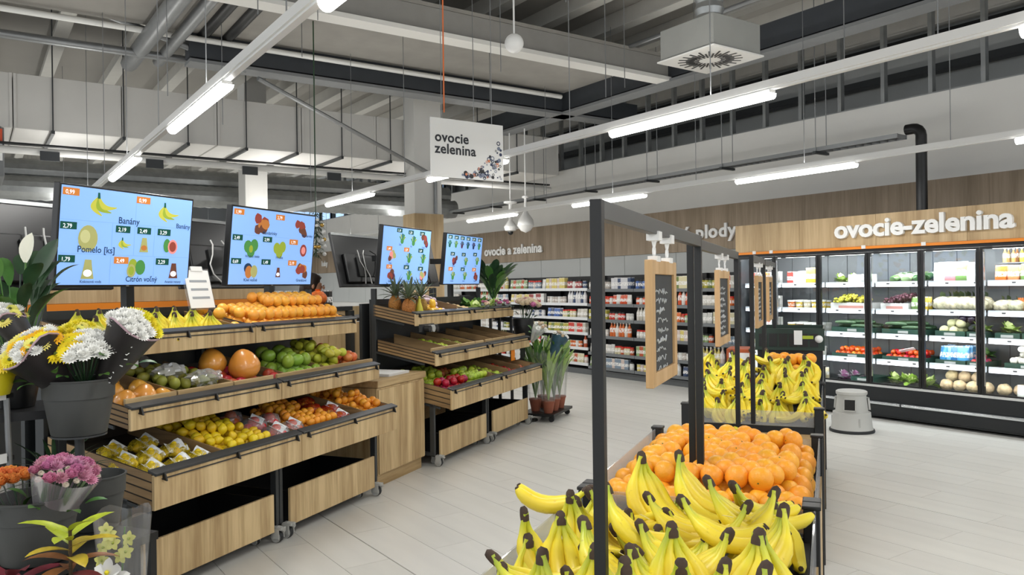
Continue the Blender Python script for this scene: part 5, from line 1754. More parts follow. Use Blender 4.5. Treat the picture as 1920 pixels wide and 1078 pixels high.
def box_tray(X0, X1, z, label, m, dep=0.34, h=0.085, group='white fruit boxes in the fridge', tiltx=0.0):
    t = thing('fruit_box', label, 'box', ((X0 + X1) / 2, YF + 0.17, z), 0, group)
    w = (X1 - X0) / 2
    MB().box(-w, w, 0, dep, 0, 0.01).build('bottom', m, t)
    for (a, b_, c, d) in ((-w, w, 0, 0.008), (-w, w, dep - 0.008, dep), (-w, -w + 0.008, 0.008, dep - 0.008), (w - 0.008, w, 0.008, dep - 0.008)):
        MB().box(a, b_, c, d, 0.01, h).build('side_wall', m, t)
    MB().box(-w * 0.6, w * 0.6, -0.003, -0.0005, 0.012, h * 0.6).build('printed_band', mat('box_print', '#c98f86', 0.6), t)
    return t
BX = lambda i: (XM[i] + 0.045, XM[i + 1] - 0.045)
WH, PK, GN, YL, OG, RD, BL, BN, GY, CR = '#d8d8d2', '#c98a90', '#6d8f4c', '#d3b53a', '#d0702c', '#b8352c', '#3f6fb0', '#7a5536', '#9aa0a0', '#cfc3a0'
# bay 0 (left-most) and bay 1
a, b_ = BX(0)
for j, cols in enumerate(([RD, WH, OG, WH], [WH, RD, WH], [WH, WH, RD], [CR, WH], [WH, GN])):
    row(CARTONL, 'drink_carton', a, b_, YF + 0.22, SHZ[j], 0.105, cols, 'white and red drink carton in the leftmost fridge bay, shelf %d from the top' % (j + 1), 'carton', 'cartons in the leftmost bay', 2)
a, b_ = BX(1)
row(CARTONL, 'drink_carton', a, a + 0.27, YF + 0.22, SHZ[0], 0.09, [RD, WH, WH], 'white carton left of the yellow pouches', 'carton', 'cartons by the yellow pouches', 1)
row(POUCH, 'salad_pouch', a + 0.28, b_ - 0.1, YF + 0.22, SHZ[0], 0.1, [YL], 'yellow pouch on the top fridge shelf', 'pouch', 'yellow pouches', 2, sc=1.05)
row(CUP, 'fruit_cup', a, b_, YF + 0.2, SHZ[1], 0.12, [OG, YL, CR, YL, BN], 'small fruit cup with pale lid, second shelf left bay', 'cup', 'fruit cups on the second shelf', 3, 0.12, 1.25)
row(CUP, 'fruit_cup', a, b_, YF + 0.2, SHZ[2], 0.12, [YL, BN, CR, WH], 'small fruit cup with pale lid, third shelf left bay', 'cup', 'fruit cups on the third shelf', 3, 0.12, 1.25)
row(CUP, 'fruit_cup', a, b_, YF + 0.2, SHZ[3], 0.12, [WH, GN, CR], 'small fruit cup with pale lid, fourth shelf left bay', 'cup', 'fruit cups on the fourth shelf', 2, 0.12, 1.25)
row(POUCHS, 'salad_pouch', a, b_, YF + 0.2, SHZ[4], 0.09, [WH, GN, CR], 'small pouch on the lowest shelf of the left bay', 'pouch', 'pouches on the lowest left shelf', 2)
# bay 2: lettuces, white trays, grapes, cucumbers, tomatoes
a, b_ = BX(2)
for k in range(2):
    put('lettuce', LET, (a + 0.08 + 0.12 * k, YF + 0.28 + 0.1 * k, SHZ[0] + 0.01), 'bright green lettuce on the top fridge shelf, %s' % ['front', 'back'][k], 'lettuce', 'lettuces on the top shelf')
row(POUCHS, 'mushroom_pack', a + 0.2, b_, YF + 0.22, SHZ[0], 0.085, [WH, WH, GY], 'white wrapped pack right of the bright lettuce', 'pack', 'white packs on the top shelf', 2, sc=0.8)
box_tray(a, b_ - 0.02, SHZ[1], 'white printed box of yellow grapes', WHITEPL)
for k in range(11):
    put('grape_bunch', GB1, (a + 0.1 + 0.095 * (k % 4) + r6.uniform(-0.01, 0.01), YF + 0.23 + 0.09 * (k // 4), SHZ[1] + 0.055 + 0.02 * (k % 3)), 'yellow grape bunch in a white box', 'grapes', 'yellow grapes', r6.uniform(0, 3), 1.35)
veg_crate(a + 0.01, b_ - 0.01, SHZ[2], 'green crate of cucumbers below the yellow grapes')
for k in range(14):
    put('cucumber', CUC, (a + 0.18 + 0.2 * (k % 2), YF + 0.2 + 0.048 * (k // 2), SHZ[2] + 0.085 + 0.004 * (k % 3) + (0.045 if k % 5 == 0 else 0)), 'dark cucumber in the crate below the yellow grapes', 'cucumber', 'cucumbers left', r6.uniform(-0.15, 0.15))
veg_crate(a + 0.01, b_ - 0.01, SHZ[3], 'green crate of orange tomatoes', h=0.06)
veg_heap(TOMO, 'tomato', a + 0.03, b_ - 0.03, 0.19, 0.53, SHZ[3] + 0.02, 0.034, 2, 'orange tomato in the fridge crate', 'tomato', 'orange tomatoes')
for k in range(2):
    put('lettuce', LETP, (a + 0.1 + 0.12 * k, YF + 0.3 + 0.05 * k, SHZ[4]), 'white and purple leafy head at the lower left of the fridge, %s' % ['front', 'back'][k], 'lettuce', 'purple heads')
veg_crate(a + 0.26, b_ - 0.01, SHZ[4], 'empty green crate on the lowest shelf', h=0.07)
# bay 3: flat salads, dark grapes, cucumbers, red tomatoes, celery
a, b_ = BX(3)
for k in range(6):
    put('salad_pouch', POUCH, (a + 0.1 + 0.16 * (k % 3), YF + 0.26 + 0.14 * (k // 3), SHZ[0] + 0.04 + 0.02 * (k // 3)), 'green salad pouch lying on the top fridge shelf', 'pouch', 'flat green salad pouches', 0, 1.0, hexc(['#5f7f4a', '#8fa878', '#3f5f3a'][k % 3]), rot=(-1.2, 0, r6.uniform(-0.6, 0.6)))
box_tray(a, b_ - 0.2, SHZ[1], 'white printed box of dark grapes', WHITEPL)
for k in range(9):
    put('grape_bunch', GB2, (a + 0.08 + 0.1 * (k % 3) + r6.uniform(-0.01, 0.01), YF + 0.23 + 0.09 * (k // 3), SHZ[1] + 0.055 + 0.025 * (k % 3)), 'dark red grape bunch in a white box', 'grapes', 'dark grapes', r6.uniform(0, 3), 1.35)
row(POUCH, 'salad_pouch', b_ - 0.17, b_, YF + 0.2, SHZ[1], 0.085, [GN, YL], 'green yellow pouch beside the dark grapes', 'pouch', 'pouches by the dark grapes', 2, sc=0.8)
veg_crate(a + 0.01, b_ - 0.01, SHZ[2], 'green crate of cucumbers below the dark grapes')
for k in range(14):
    put('cucumber', CUC, (a + 0.17 + 0.2 * (k % 2), YF + 0.2 + 0.048 * (k // 2), SHZ[2] + 0.085 + 0.004 * (k % 3) + (0.045 if k % 5 == 0 else 0)), 'dark cucumber in the crate below the dark grapes', 'cucumber', 'cucumbers right', r6.uniform(-0.15, 0.15))
veg_crate(a + 0.01, b_ - 0.01, SHZ[3], 'green crate of red tomatoes', h=0.06)
veg_heap(TOM, 'tomato', a + 0.03, b_ - 0.03, 0.19, 0.53, SHZ[3] + 0.02, 0.034, 2, 'red tomato in the fridge crate', 'tomato', 'red tomatoes')
tag(MB().box(0, 0.17, 0, 0.05, 0, 0.004).build('shelf_note', PAPER, None, False, (a + 0.2, YF + 0.2, SHZ[3] + 0.13), (-0.6, -0.25, 0.1)), 'white paper note lying on the red tomatoes', 'note')
for k in range(5):
    put('lettuce', LET, (a + 0.12 + 0.1 * k, YF + 0.26 + 0.05 * (k % 2), SHZ[4] + 0.03), 'pale green leafy head on the lowest fridge shelf', 'lettuce', 'pale leafy heads on the lowest shelf', k)
# bay 4: pouches, vegetable bags, kohlrabi and aubergine, blue bags, celeriac
a, b_ = BX(4)
row(POUCH, 'salad_pouch', a, b_, YF + 0.22, SHZ[0], 0.115, [WH, PK, GN, WH, '#8fae7a'], 'salad pouch on the top shelf of the middle right bay', 'pouch', 'salad pouches right', 2, sc=1.12)
VEGB = mat('vegetable_mix', '#c9c3a4', 0.45, var=0.75, vscale=22, rand=0.2)
vb = MB()
vb.ball((0, 0, 0.065), 1, 14, 9, 0, 0.085, 0.06, 0.068, lambda x, y, z: (x * (1 + 0.15 * math.sin(6 * z + 5 * y)), y * (1 + 0.12 * math.sin(7 * x)), z * (1 if z > -0.7 else 0.9)))
vb.leaf((0, 0, 0.12), (0.2, 0, 1), (1, 0, 0), 0.06, 0.07, 0.5, 0.2, 3, 1)
VEGBAG = vb.mesh('vegetable_bag', [VEGB, mat('bag_greens', '#3b4a2c', 0.5)], True)
vb2 = MB()
for q in range(5):
    vb2.tube([(-0.05 + 0.025 * q, -0.02, 0.0), (-0.045 + 0.025 * q, -0.01, 0.1), (-0.04 + 0.022 * q, 0, 0.15)], [0.012, 0.016, 0.01], 7, 0)
vb2.ball((0, 0.03, 0.06), 1, 10, 7, 1, 0.07, 0.04, 0.06)
CARBAG = vb2.mesh('carrot_bag', [mat('carrot', '#d97a34', 0.5), VEGB], True)
for k in range(10):
    put('vegetable_bag', VEGBAG, (a + 0.07 + 0.125 * (k % 4) + 0.02 * (k // 4), YF + 0.22 + 0.12 * (k // 4), SHZ[1]), 'clear bag of white mixed root vegetables', 'vegetable bag', 'root vegetable bags', r6.uniform(-0.3, 0.3), 1.25)
veg_crate(a + 0.01, a + 0.33, SHZ[2], 'green crate of kohlrabi')
veg_heap(KOHL, 'kohlrabi', a + 0.03, a + 0.31, 0.19, 0.53, SHZ[2] + 0.03, 0.05, 2, 'pale kohlrabi in the fridge crate', 'kohlrabi', 'kohlrabi')
for k in range(4):
    put('aubergine', EGGP, (a + 0.24 + 0.09 * (k % 3), YF + 0.33 + 0.07 * (k // 3), SHZ[2] + 0.2), 'shiny black aubergine behind the kohlrabi', 'aubergine', 'aubergines', 0, 1.0, None, (1.2, 0.3 * k, 0.4))
veg_crate(a + 0.35, b_ - 0.005, SHZ[2], 'green crate with a pale cabbage')
put('lettuce', LET, (a + 0.44, YF + 0.3, SHZ[2] + 0.07), 'pale cabbage beside the aubergines', 'lettuce', 'cabbages on the third shelf')
veg_crate(a + 0.01, a + 0.33, SHZ[3], 'green crate of blue bags', h=0.06)
row(POUCH, 'blue_bag', a + 0.03, a + 0.33, YF + 0.25, SHZ[3] + 0.03, 0.07, ['#3f8fc8', '#6fb0dc', '#2f6fa8', '#4a9ad0'], 'bright blue bag on the fourth fridge shelf', 'bag', 'blue bags', 3, sc=0.9, rz=0.6)
veg_crate(a + 0.35, b_ - 0.005, SHZ[3], 'green crate of radishes', h=0.06)
veg_heap(RADI, 'radish', a + 0.37, b_ - 0.03, 0.19, 0.45, SHZ[3] + 0.025, 0.03, 2, 'red radish beside the blue bags', 'radish', 'radishes')
put('lettuce', LETD, (a + 0.42, YF + 0.42, SHZ[3] + 0.09), 'dark greens behind the radishes', 'greens', 'greens behind radishes')
for k in range(7):
    put('celeriac', CELR, (a + 0.1 + 0.14 * (k % 4), YF + 0.24 + 0.12 * (k // 4) , SHZ[4] + 0.065 + (0.09 if k // 4 else 0)), 'rough tan celeriac on the lowest fridge shelf', 'celeriac', 'celeriac', r6.uniform(0, 6), 1.0)
# bay 5
a, b_ = BX(5)
MB().box(a - 0.02, b_ + 0.02, 0.3, 0.8, 1.775, 1.79).build('shelf', FRIN, fr)
row(BOTTLE, 'juice_bottle', a, b_, YF + 0.36, 1.791, 0.08, ['#c9a86a', '#b07a4a', YL, '#8a6ab0'], 'small juice bottle high in the right fridge bay', 'bottle', 'juice bottles', 2, sc=0.72)
row(POUCH, 'carrot_pouch', a, b_, YF + 0.2, SHZ[0], 0.125, [OG, '#d88a5a', GN], 'orange and white pouch on the top shelf of the right bay', 'pouch', 'orange pouches', 2, sc=0.9)
row(JAR, 'small_jar', a, b_, YF + 0.4, SHZ[0] + 0.0, 0.075, [BN, YL, CR], 'small jar behind the orange pouches', 'jar', 'jars in the right bay', 1)
for k in range(8):
    put('carrot_bag' if k % 3 == 2 else 'vegetable_bag', CARBAG if k % 3 == 2 else VEGBAG, (a + 0.07 + 0.135 * (k % 4), YF + 0.22 + 0.13 * (k // 4), SHZ[1]), 'bag with orange carrots in the right bay' if k % 3 == 2 else 'bag of white roots in the right bay', 'vegetable bag', 'carrot bags right' if k % 3 == 2 else 'root bags right', r6.uniform(-0.3, 0.3))
veg_crate(a + 0.01, a + 0.25, SHZ[2], 'green crate of lettuce in the right bay')
put('lettuce', LET, (a + 0.1, YF + 0.3, SHZ[2] + 0.07), 'pale lettuce in the right bay crate', 'lettuce', 'lettuces right')
veg_crate(a + 0.27, b_ - 0.005, SHZ[2], 'empty dark green crate in the right bay')
veg_crate(a + 0.1, b_ - 0.005, SHZ[3], 'green crate of white garlic', h=0.07)
veg_heap(MUSH, 'garlic', a + 0.12, b_ - 0.1, 0.19, 0.5, SHZ[3] + 0.05, 0.041, 3, 'large white garlic head in the fridge crate', 'garlic', 'garlic heads', keep=0.7)
for k in range(3):
    put('celeriac', CELR, (a + 0.07 + 0.14 * k, YF + 0.24 + 0.05 * k, SHZ[4] + 0.065), 'rough tan celeriac at the lower right of the fridge', 'celeriac', 'celeriac right', k)
row(POUCH, 'white_bag', a + 0.2, b_, YF + 0.2, SHZ[4], 0.1, [WH, '#e6e6ea'], 'white flour bag on the lowest shelf of the right bay', 'bag', 'white bags', 2, sc=0.65, rz=0.5)
# bays 6 and 7 (just past the right edge)
for i in (6, 7):
    a, b_ = BX(i)
    for j in range(5):
        row(POUCH if j % 2 == 0 else CARTONL, 'salad_pouch' if j % 2 == 0 else 'drink_carton', a, b_, YF + 0.22, SHZ[j], 0.125, [GN, WH, OG, CR], 'packed goods in fridge bay %s, shelf %d' % ({6: 'second from the right', 7: 'at the right end'}[i], j + 1), 'pack', 'packs in the right end bays', 1)

# ================================================================== shelving on the back wall
SHELFM = mat('shelf_metal', '#5d6062', 0.5, 0.3)
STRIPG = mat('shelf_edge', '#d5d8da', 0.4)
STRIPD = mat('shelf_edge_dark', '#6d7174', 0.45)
PALS = [['#c8c4bc', '#c0392b', '#b8b4a8', '#a83228'], ['#bcbcb8', '#c8642a', '#d0ccc4', '#8a6a4a'], ['#8aa070', '#c9c2a0', '#b0502c', '#d8d4cc'], ['#d0c070', '#7a8a9a', '#c8b8b0', '#5a7a4a'], ['#b0a8a0', '#9a4a4a', '#d0d0cc', '#7a6a5a'], ['#4a6aa8', '#c8c8cc', '#3a4a6a', '#c87a3a'], ['#a8a040', '#d0c8a0', '#6a7a3a', '#8a5a4a']]
def shelf_bay(X0, X1, zs, label, li, strip, deep=0.42):
    t = thing('goods_shelving', label, 'shelf unit', ((X0 + X1) / 2, 9.12, 0), 0, 'shelving on the back wall')
    w = (X1 - X0) / 2
    MB().box(-w, w, 0.42, 0.45, 0.0, 1.78).build('back_panel', BLACKPL, t)
    MB().box(-w, w, 0.04, 0.42, 0.0, 0.1).build('plinth', SHELFM, t)
    for x in (-w, w - 0.02):
        MB().box(x, x + 0.02, 0.36, 0.42, 0.1, 1.78).build('upright', BLACKPL, t)
    for z in zs:
        s = MB().box(-w + 0.005, w - 0.005, 0.02, 0.42, z - 0.025, z - 0.001).build('shelf', SHELFM, t)
        MB().box(-w + 0.005, w - 0.005, 0.0, 0.019, z - 0.04, z + 0.012).build('price_strip', strip, s)
    return t
SHB = [1.53, 1.27, 1.0, 0.71, 0.41, 0.16]
SHA = [1.55, 1.28, 1.02, 0.75, 0.48, 0.20]
kinds = [(JAR, 'jar', 0.076), (POUCHS, 'pouch', 0.092), (CARTON, 'carton', 0.08), (JARK, 'jar', 0.076), (TIN, 'tin', 0.08), (BOTTLE, 'bottle', 0.075), (POUCHS, 'packet', 0.092)]
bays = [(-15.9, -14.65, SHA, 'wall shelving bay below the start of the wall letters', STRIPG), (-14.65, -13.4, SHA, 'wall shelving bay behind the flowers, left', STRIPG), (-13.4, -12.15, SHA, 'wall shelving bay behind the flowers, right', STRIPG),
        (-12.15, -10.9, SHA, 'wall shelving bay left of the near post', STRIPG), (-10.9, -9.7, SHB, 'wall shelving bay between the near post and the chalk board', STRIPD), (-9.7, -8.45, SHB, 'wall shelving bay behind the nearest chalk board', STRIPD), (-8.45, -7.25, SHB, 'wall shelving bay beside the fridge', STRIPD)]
for bi, (X0, X1, zs, lab, st) in enumerate(bays):
    shelf_bay(X0, X1, zs, lab, bi, st)
    for j, z in enumerate(zs):
        seg = X0 + 0.03
        q = 0
        while seg < X1 - 0.1:
            me, nm, step = kinds[(bi * 3 + j * 2 + q) % len(kinds)]
            if j == 0 and bi >= 4:
                me, nm, step = (JARK, 'jar', 0.078) if q % 2 == 0 else (CARTON, 'carton', 0.08)
            ln = min(X1 - 0.03 - seg, 0.42 + 0.25 * r6.random())
            pal = PALS[(j + bi + q) % 7]
            cols = [pal[(q + k) % 4] for k in ((0, 0, 1) if q % 2 else (0, 2, 0))]
            if j == 1 and bi in (4, 5):
                cols = ['#c8502a', '#d0cdc8', '#c8502a']
            row(me, nm, seg, seg + ln, 9.17, z, step, cols, '%s on row %d from the top, %s' % ({'jar': 'small jar', 'pouch': 'small pouch', 'packet': 'small packet', 'carton': 'small carton', 'tin': 'small tin', 'bottle': 'small bottle'}[nm], j + 1,
                ['first bay', 'second bay', 'third bay', 'fourth bay', 'bay by the near post', 'bay behind the chalk board', 'bay beside the fridge'][bi]), nm, 'goods on shelf row %d, bay %d' % (j + 1, bi + 1), 1, sc=1.2 if z < 1.5 else 1.35)
            seg += ln
            q += 1
# ================================================================== flowers and plants
LEAFG = mat('leaf_green', '#4d7a34', 0.45, var=0.2, vscale=12, rand=0.1)
LEAFD = mat('leaf_dark', '#28452a', 0.4, var=0.25, vscale=14, rand=0.1)
LEAFL = mat('leaf_light', '#8fae5a', 0.45, var=0.2, vscale=12)
def daisy_mesh(name, mp, mc, r=0.036, n=18, layers=2):
    m = MB()
    for l in range(layers):
        for i in range(n):
            a = 2 * math.pi * (i + 0.5 * l) / n
            el = 0.12 + 0.38 * l
            m.leaf((0.006 * math.cos(a), 0.006 * math.sin(a), 0.002 * l), (math.cos(a) * math.cos(el), math.sin(a) * math.cos(el), math.sin(el)), (0, 0, 1), r * (1 - 0.18 * l), r * 0.34, 0.5, 0.2, 3, 0)
    m.ball((0, 0, 0.007), 0.008, 8, 5, 1, 1, 1, 0.6)
    return m.mesh(name, [mp, mc], True, 80)
def mum_mesh(name, mp, r=0.036):
    m = MB()
    for l in range(4):
        n = 16 - 3 * l
        for i in range(n):
            a = 2 * math.pi * (i + 0.37 * l) / n
            el = 0.05 + 0.36 * l
            m.leaf((0, 0, 0.003 * l), (math.cos(a) * math.cos(el), math.sin(a) * math.cos(el), math.sin(el)), (0, 0, 1), r * (1 - 0.1 * l), r * 0.3, -0.5, 0.4, 3, 0)
    return m.mesh(name, mp, True, 80)
def rose_mesh(name, mp, r=0.03):
    m = MB()
    for l in range(6):
        n = 8 - l
        for i in range(n):
            a = 2 * math.pi * (i + 0.5 * l) / n
            el = 0.35 + 0.2 * l
            m.leaf((0.002 * math.cos(a), 0.002 * math.sin(a), -0.004 + 0.002 * l), (math.cos(a) * math.cos(el), math.sin(a) * math.cos(el), math.sin(el)), (-math.cos(a), -math.sin(a), 1), r * (1.15 - 0.06 * l), r * 0.95, -0.8, 0.45, 5, 0)
    m.ball((0, 0, 0.008), r * 0.4, 8, 6)
    return m.mesh(name, mp, True, 80)
YP, YC = mat('petal_yellow', '#f0d820', 0.5, rand=0.1), mat('flower_eye', '#5d6a1c', 0.7)
AMB = mat('petal_amber', '#eeb818', 0.5, rand=0.08)
LYP = mat('petal_lemon', '#eee678', 0.5, rand=0.08)
WPT = mat('petal_white', '#fafaf6', 0.6)
DY, DA, DL, DW = daisy_mesh('flower_head', YP, YC), daisy_mesh('flower_head', AMB, YC), daisy_mesh('flower_head', LYP, YC), mum_mesh('flower_head', WPT)
DYM = mum_mesh('flower_head', mat('petal_yellow_mum', '#f2e63a', 0.5, rand=0.08))
ROSO, ROSP = rose_mesh('flower_head', mat('petal_apricot', '#ec9a52', 0.5, rand=0.12)), rose_mesh('flower_head', mat('petal_pink', '#d98fb0', 0.5, rand=0.15))
MUMP, MUMW = mum_mesh('flower_head', mat('petal_rose_pink', '#d79ab4', 0.5, rand=0.2), 0.03), mum_mesh('flower_head', mat('petal_ivory', '#dcd3c4', 0.5), 0.014)
ROSC = rose_mesh('flower_head', mat('petal_cream', '#ecdcc4', 0.5, rand=0.1))
BLKP = mat('black_wrap', '#1d1a1b', 0.5, var=0.1)
LILAC = mat('wrap_edge', '#a98f98', 0.5)
def up_rot(d):
    return Vector(d).to_track_quat('Z', 'Y').to_euler()
def bouquet(base, tip, spread, heads, label, wrap='black', hr=0.5, group=None, edge=True, marks=True, leaf=LEAFG, count=13, tiltup=0.55, sq=0.75, flare=0.2, seed=1):
    """cone of paper from base to tip, flower heads filling its mouth"""
    B, T = Vector(base), Vector(tip)
    ax = (T - B)
    L = ax.length
    d = ax.normalized()
    t = thing('flower_bouquet', label, 'bouquet', B, 0, group)
    ux = d.cross(Vector((0, 0, 1))).normalized()
    uy = ux.cross(d).normalized()
    if wrap:
        m = MB()
        seg, rows = 22, 5
        for i in range(rows + 1):
            s = i / rows
            for j in range(seg):
                a = 2 * math.pi * j / seg
                rad = (0.018 + (spread - 0.018) * s ** 0.9) * (1 + 0.05 * math.sin(3 * a + 1) * s)
                ext = L * s * (1 + 0.0 * math.sin(a)) + (flare * spread * (math.cos(2 * a) * 0.5 + 0.3 * math.sin(3 * a)) if i == rows else 0)
                p = d * ext + ux * (rad * math.cos(a)) + uy * (rad * sq * math.sin(a))
                m.v.append(tuple(p))
        for i in range(rows):
            for j in range(seg):
                a_, b_ = i * seg + j, i * seg + (j + 1) % seg
                m.f.append((a_, b_, b_ + seg, a_ + seg))
                m.m.append(0)
        w = m.build('paper_wrap', {'black': BLKP, 'film': FILM, 'pink': clear('pink_film', (0.92, 0.72, 0.82), 0.12, 0.2, white=0.12), 'blue': mat('blue_wrap', '#2a4a58', 0.5, var=0.3, vscale=20), 'white': clear('white_wrap', (0.95, 0.95, 0.95), 0.1, 0.2, white=0.4)}[wrap], t, True)
        if edge:
            ring = [Vector(m.v[rows * seg + j]) for j in range(seg)]
            MB().tube(ring + [ring[0]], 0.0045, 5).build('wrap_edge', LILAC, w, smooth=True)
            ring2 = [d * (L * 0.9) + (Vector(m.v[rows * seg + j]) - d * L) * 0.93 * 0.985 for j in range(seg)]
        if marks:
            r_ = random.Random(seed)
            side = (Vector((0, 0, 1.6)) - B).normalized()
            side = (side - d * side.dot(d)).normalized()
            lat = d.cross(side)
            for q in range(7):
                s = 0.30 + 0.085 * q
                rad = (0.018 + (spread - 0.018) * s ** 0.9)
                pts = []
                for w_ in range(6):
                    f = -0.35 + 0.14 * w_
                    pts.append(d * (L * s + r_.uniform(-0.012, 0.012)) + side * (rad * sq * math.cos(f) * 1.06 + 0.004) + lat * (rad * math.sin(f) * 0.8 + 0.012 * math.sin(w_ * 2.1 + q)))
                MB().tube(pts, 0.0028, 4).build('lettering_mark', WHITEPL, w)
    r_ = random.Random(seed + 50)
    for i in range(count):
        rr_ = math.sqrt((i + 0.5) / count)
        a = i * 2.39996
        p = d * (L * (0.98 + 0.16 * (1 - rr_ ** 2))) + ux * (spread * 0.92 * rr_ * math.cos(a)) + uy * (spread * sq * 0.92 * rr_ * math.sin(a))
        nd = (d + ux * (0.55 * rr_ * math.cos(a)) + uy * (0.55 * rr_ * math.sin(a)) + Vector((0, 0, tiltup)) + (Vector((0, 0, 1.6)) - B - p).normalized() * 0.9).normalized()
        me = heads[r_.randrange(len(heads))] if not callable(heads) else heads(i, a, rr_)
        obj('flower_head', me, t, p, up_rot(nd), 0, r_.uniform(0.9, 1.15) * hr / 0.5)
        if i % 2 == 0:
            MB().tube([d * 0.03, p * 0.6, p], 0.003, 5).build('stem', LEAFD, t)
    for i in range(6):
        a = i * 1.05
        q = d * (L * 0.6) + ux * (spread * 0.8 * math.cos(a)) + uy * (spread * sq * 0.8 * math.sin(a))
        MB().leaf(q, (d + ux * math.cos(a) * 0.8 + uy * math.sin(a) * 0.8), d, 0.08, 0.035, 0.9, 0.2, 5).build('leaf', leaf, t, True)
    return t
def bucket(loc, r, h, label, m=CHARPL, group='grey flower buckets', name='flower_bucket'):
    t = thing(name, label, 'bucket', loc, 0, group)
    MB().lathe([(r * 0.74, 0), (r * 0.76, 0.004), (r * 0.93, h * 0.62), (r * 0.93, h * 0.66), (r * 0.98, h * 0.665), (r, h * 0.97), (r * 1.03, h * 0.975), (r * 1.03, h), (r * 0.96, h), (r * 0.7, h * 0.05), (0.0, h * 0.05)], 32).build('body', m, t, smooth=True, ang=30)
    return t
# first bucket on its stand
b1 = Vector((-3.92, 0.385, 0.985))
bucket(b1, 0.145, 0.24, 'grey flower bucket on a post, filled with wrapped bouquets')
t = thing('flower_stand', 'dark metal post stand under the upper flower bucket', 'stand', (b1.x, b1.y, 0))
MB().tube([(0, 0, 0.02), (0, 0, 0.974)], 0.02, 10).build('post', DARKM, t, smooth=True)
MB().lathe([(0.02, 0.97), (0.11, 0.975), (0.11, 0.983), (0.0, 0.983)], 20).build('plate', DARKM, t, smooth=True)
MB().lathe([(0.18, 0), (0.18, 0.015), (0.03, 0.03)], 24).build('base', DARKM, t, smooth=True)
zt = 1.13
SR = Vector((math.cos(YAW), math.sin(YAW), 0))           # shop-floor direction pointing right along the picture
FWD = Vector((-math.sin(YAW), math.cos(YAW), 0))
BQ = 'wrapped bouquets in the upper bucket'
UPV = lambda z: Vector((0, 0, z))
bouquet(b1 + SR * -0.01 + UPV(0.13), b1 + SR * -0.14 - FWD * 0.12 + UPV(0.385), 0.17, [DW, DL, DA, DY, DW, DL], 'black wrapped bouquet of white and yellow flowers leaning left', 'black', 0.5, BQ, count=40, sq=0.72, seed=1, flare=0.35)
bouquet(b1 + SR * 0.03 + UPV(0.15), b1 + SR * 0.06 - FWD * 0.06 + UPV(0.38), 0.15, lambda i, a, r: DW if math.cos(a) < 0.35 else DY, 'bouquet of white and bright yellow flowers in the middle of the bucket', None, 0.56, BQ, count=46, sq=1.0, seed=2)
bouquet(b1 + SR * 0.06 + FWD * 0.02 + UPV(0.14), b1 + SR * 0.235 + FWD * 0.02 + UPV(0.46), 0.14, lambda i, a, r: DW if math.cos(a) > 0.15 else DYM, 'black wrapped bouquet of yellow and white flowers leaning right', 'black', 0.5, BQ, count=34, sq=0.75, seed=3, flare=0.3)
bouquet(b1 + SR * -0.08 + FWD * 0.06 + UPV(0.14), b1 + SR * -0.30 + FWD * 0.0 + UPV(0.50), 0.10, [DL, DW], 'black wrapped bouquet at the left edge of the picture', 'black', 0.42, BQ, count=18, sq=0.6, seed=4, marks=False, flare=0.3)
bouquet(b1 + FWD * 0.06 + UPV(0.16), b1 + SR * -0.04 + FWD * 0.07 + UPV(0.43), 0.115, [DYM, DL], 'pale yellow bouquet at the back of the upper bucket', None, 0.45, BQ, count=26, seed=5)
bucket((-3.47, 0.19, 0.60), 0.15, 0.24, 'grey flower bucket holding the orange and pink bouquets')
t = thing('flower_stand', 'dark metal shelf under the lower flower buckets', 'stand', (-3.62, 0.3, 0), YA)
MB().box(-0.30, 0.22, -0.3, 0.26, 0.56, 0.594).build('shelf', BLACKM, t)
for x in (-0.29, 0.19):
    for y in (-0.29, 0.22):
        MB().box(x, x + 0.03, y, y + 0.03, 0, 0.56).build('leg', BLACKM, t)
bucket((-3.80, 0.43, 0.596), 0.12, 0.225, 'empty dark bucket beside the bottom display tray')
b2 = Vector((-3.47, 0.19, 0.66))
bouquet(b2 - SR * 0.04, b2 - SR * 0.11 - FWD * 0.02 + Vector((0, 0, 0.22)), 0.12, [ROSO], 'bouquet of apricot roses in clear film', 'film', 0.62, 'film wrapped bouquets', False, False, LEAFG, 20, seed=6)
bouquet(b2 + SR * 0.03, b2 + SR * 0.12 + Vector((0, 0, 0.26)), 0.15, [MUMP, ROSP, MUMP, MUMW], 'bouquet of pink flowers in pink film', 'pink', 0.5, 'film wrapped bouquets', False, False, LEAFG, 44, seed=7)
# peace lily
t = thing('peace_lily', 'peace lily with one white bloom at the left edge', 'plant', (-4.27, 0.17, 1.08))
MB().lathe([(0.07, 0), (0.1, 0.16), (0.1, 0.17), (0.0, 0.17)], 20).build('pot', BLACKPL, t, smooth=True)
r7 = random.Random(17)
for i in range(30):
    a = r7.uniform(0, 6.283)
    h = r7.uniform(0.2, 0.5)
    d = Vector((math.cos(a) * 0.35, math.sin(a) * 0.35, 1))
    p = d.normalized() * h
    m = MB()
    m.tube([(0, 0, 0.15), tuple(p * 0.6 + Vector((0, 0, 0.12))), tuple(p + Vector((0, 0, 0.14)))], 0.003, 5)
    m.leaf(p + Vector((0, 0, 0.14)), d, (-d.x, -d.y, 1), r7.uniform(0.15, 0.22), r7.uniform(0.05, 0.075), 0.9, 0.25, 7)
    m.build('leaf', LEAFD if i % 3 else LEAFG, t, True)
m = MB()
p = SR * 0.06 - FWD * 0.02 + Vector((0, 0, 0.66))
m.leaf(p, SR * 0.15 + Vector((0, 0, 1)), -FWD, 0.14, 0.065, 0.2, 0.5, 7)
m.build('bloom', mat('spathe_white', '#e9e8d8', 0.5), t, True)
MB().tube([(0, 0, 0.15), tuple(p * 0.6), tuple(p)], 0.004, 5).build('bloom_stem', LEAFG, t)
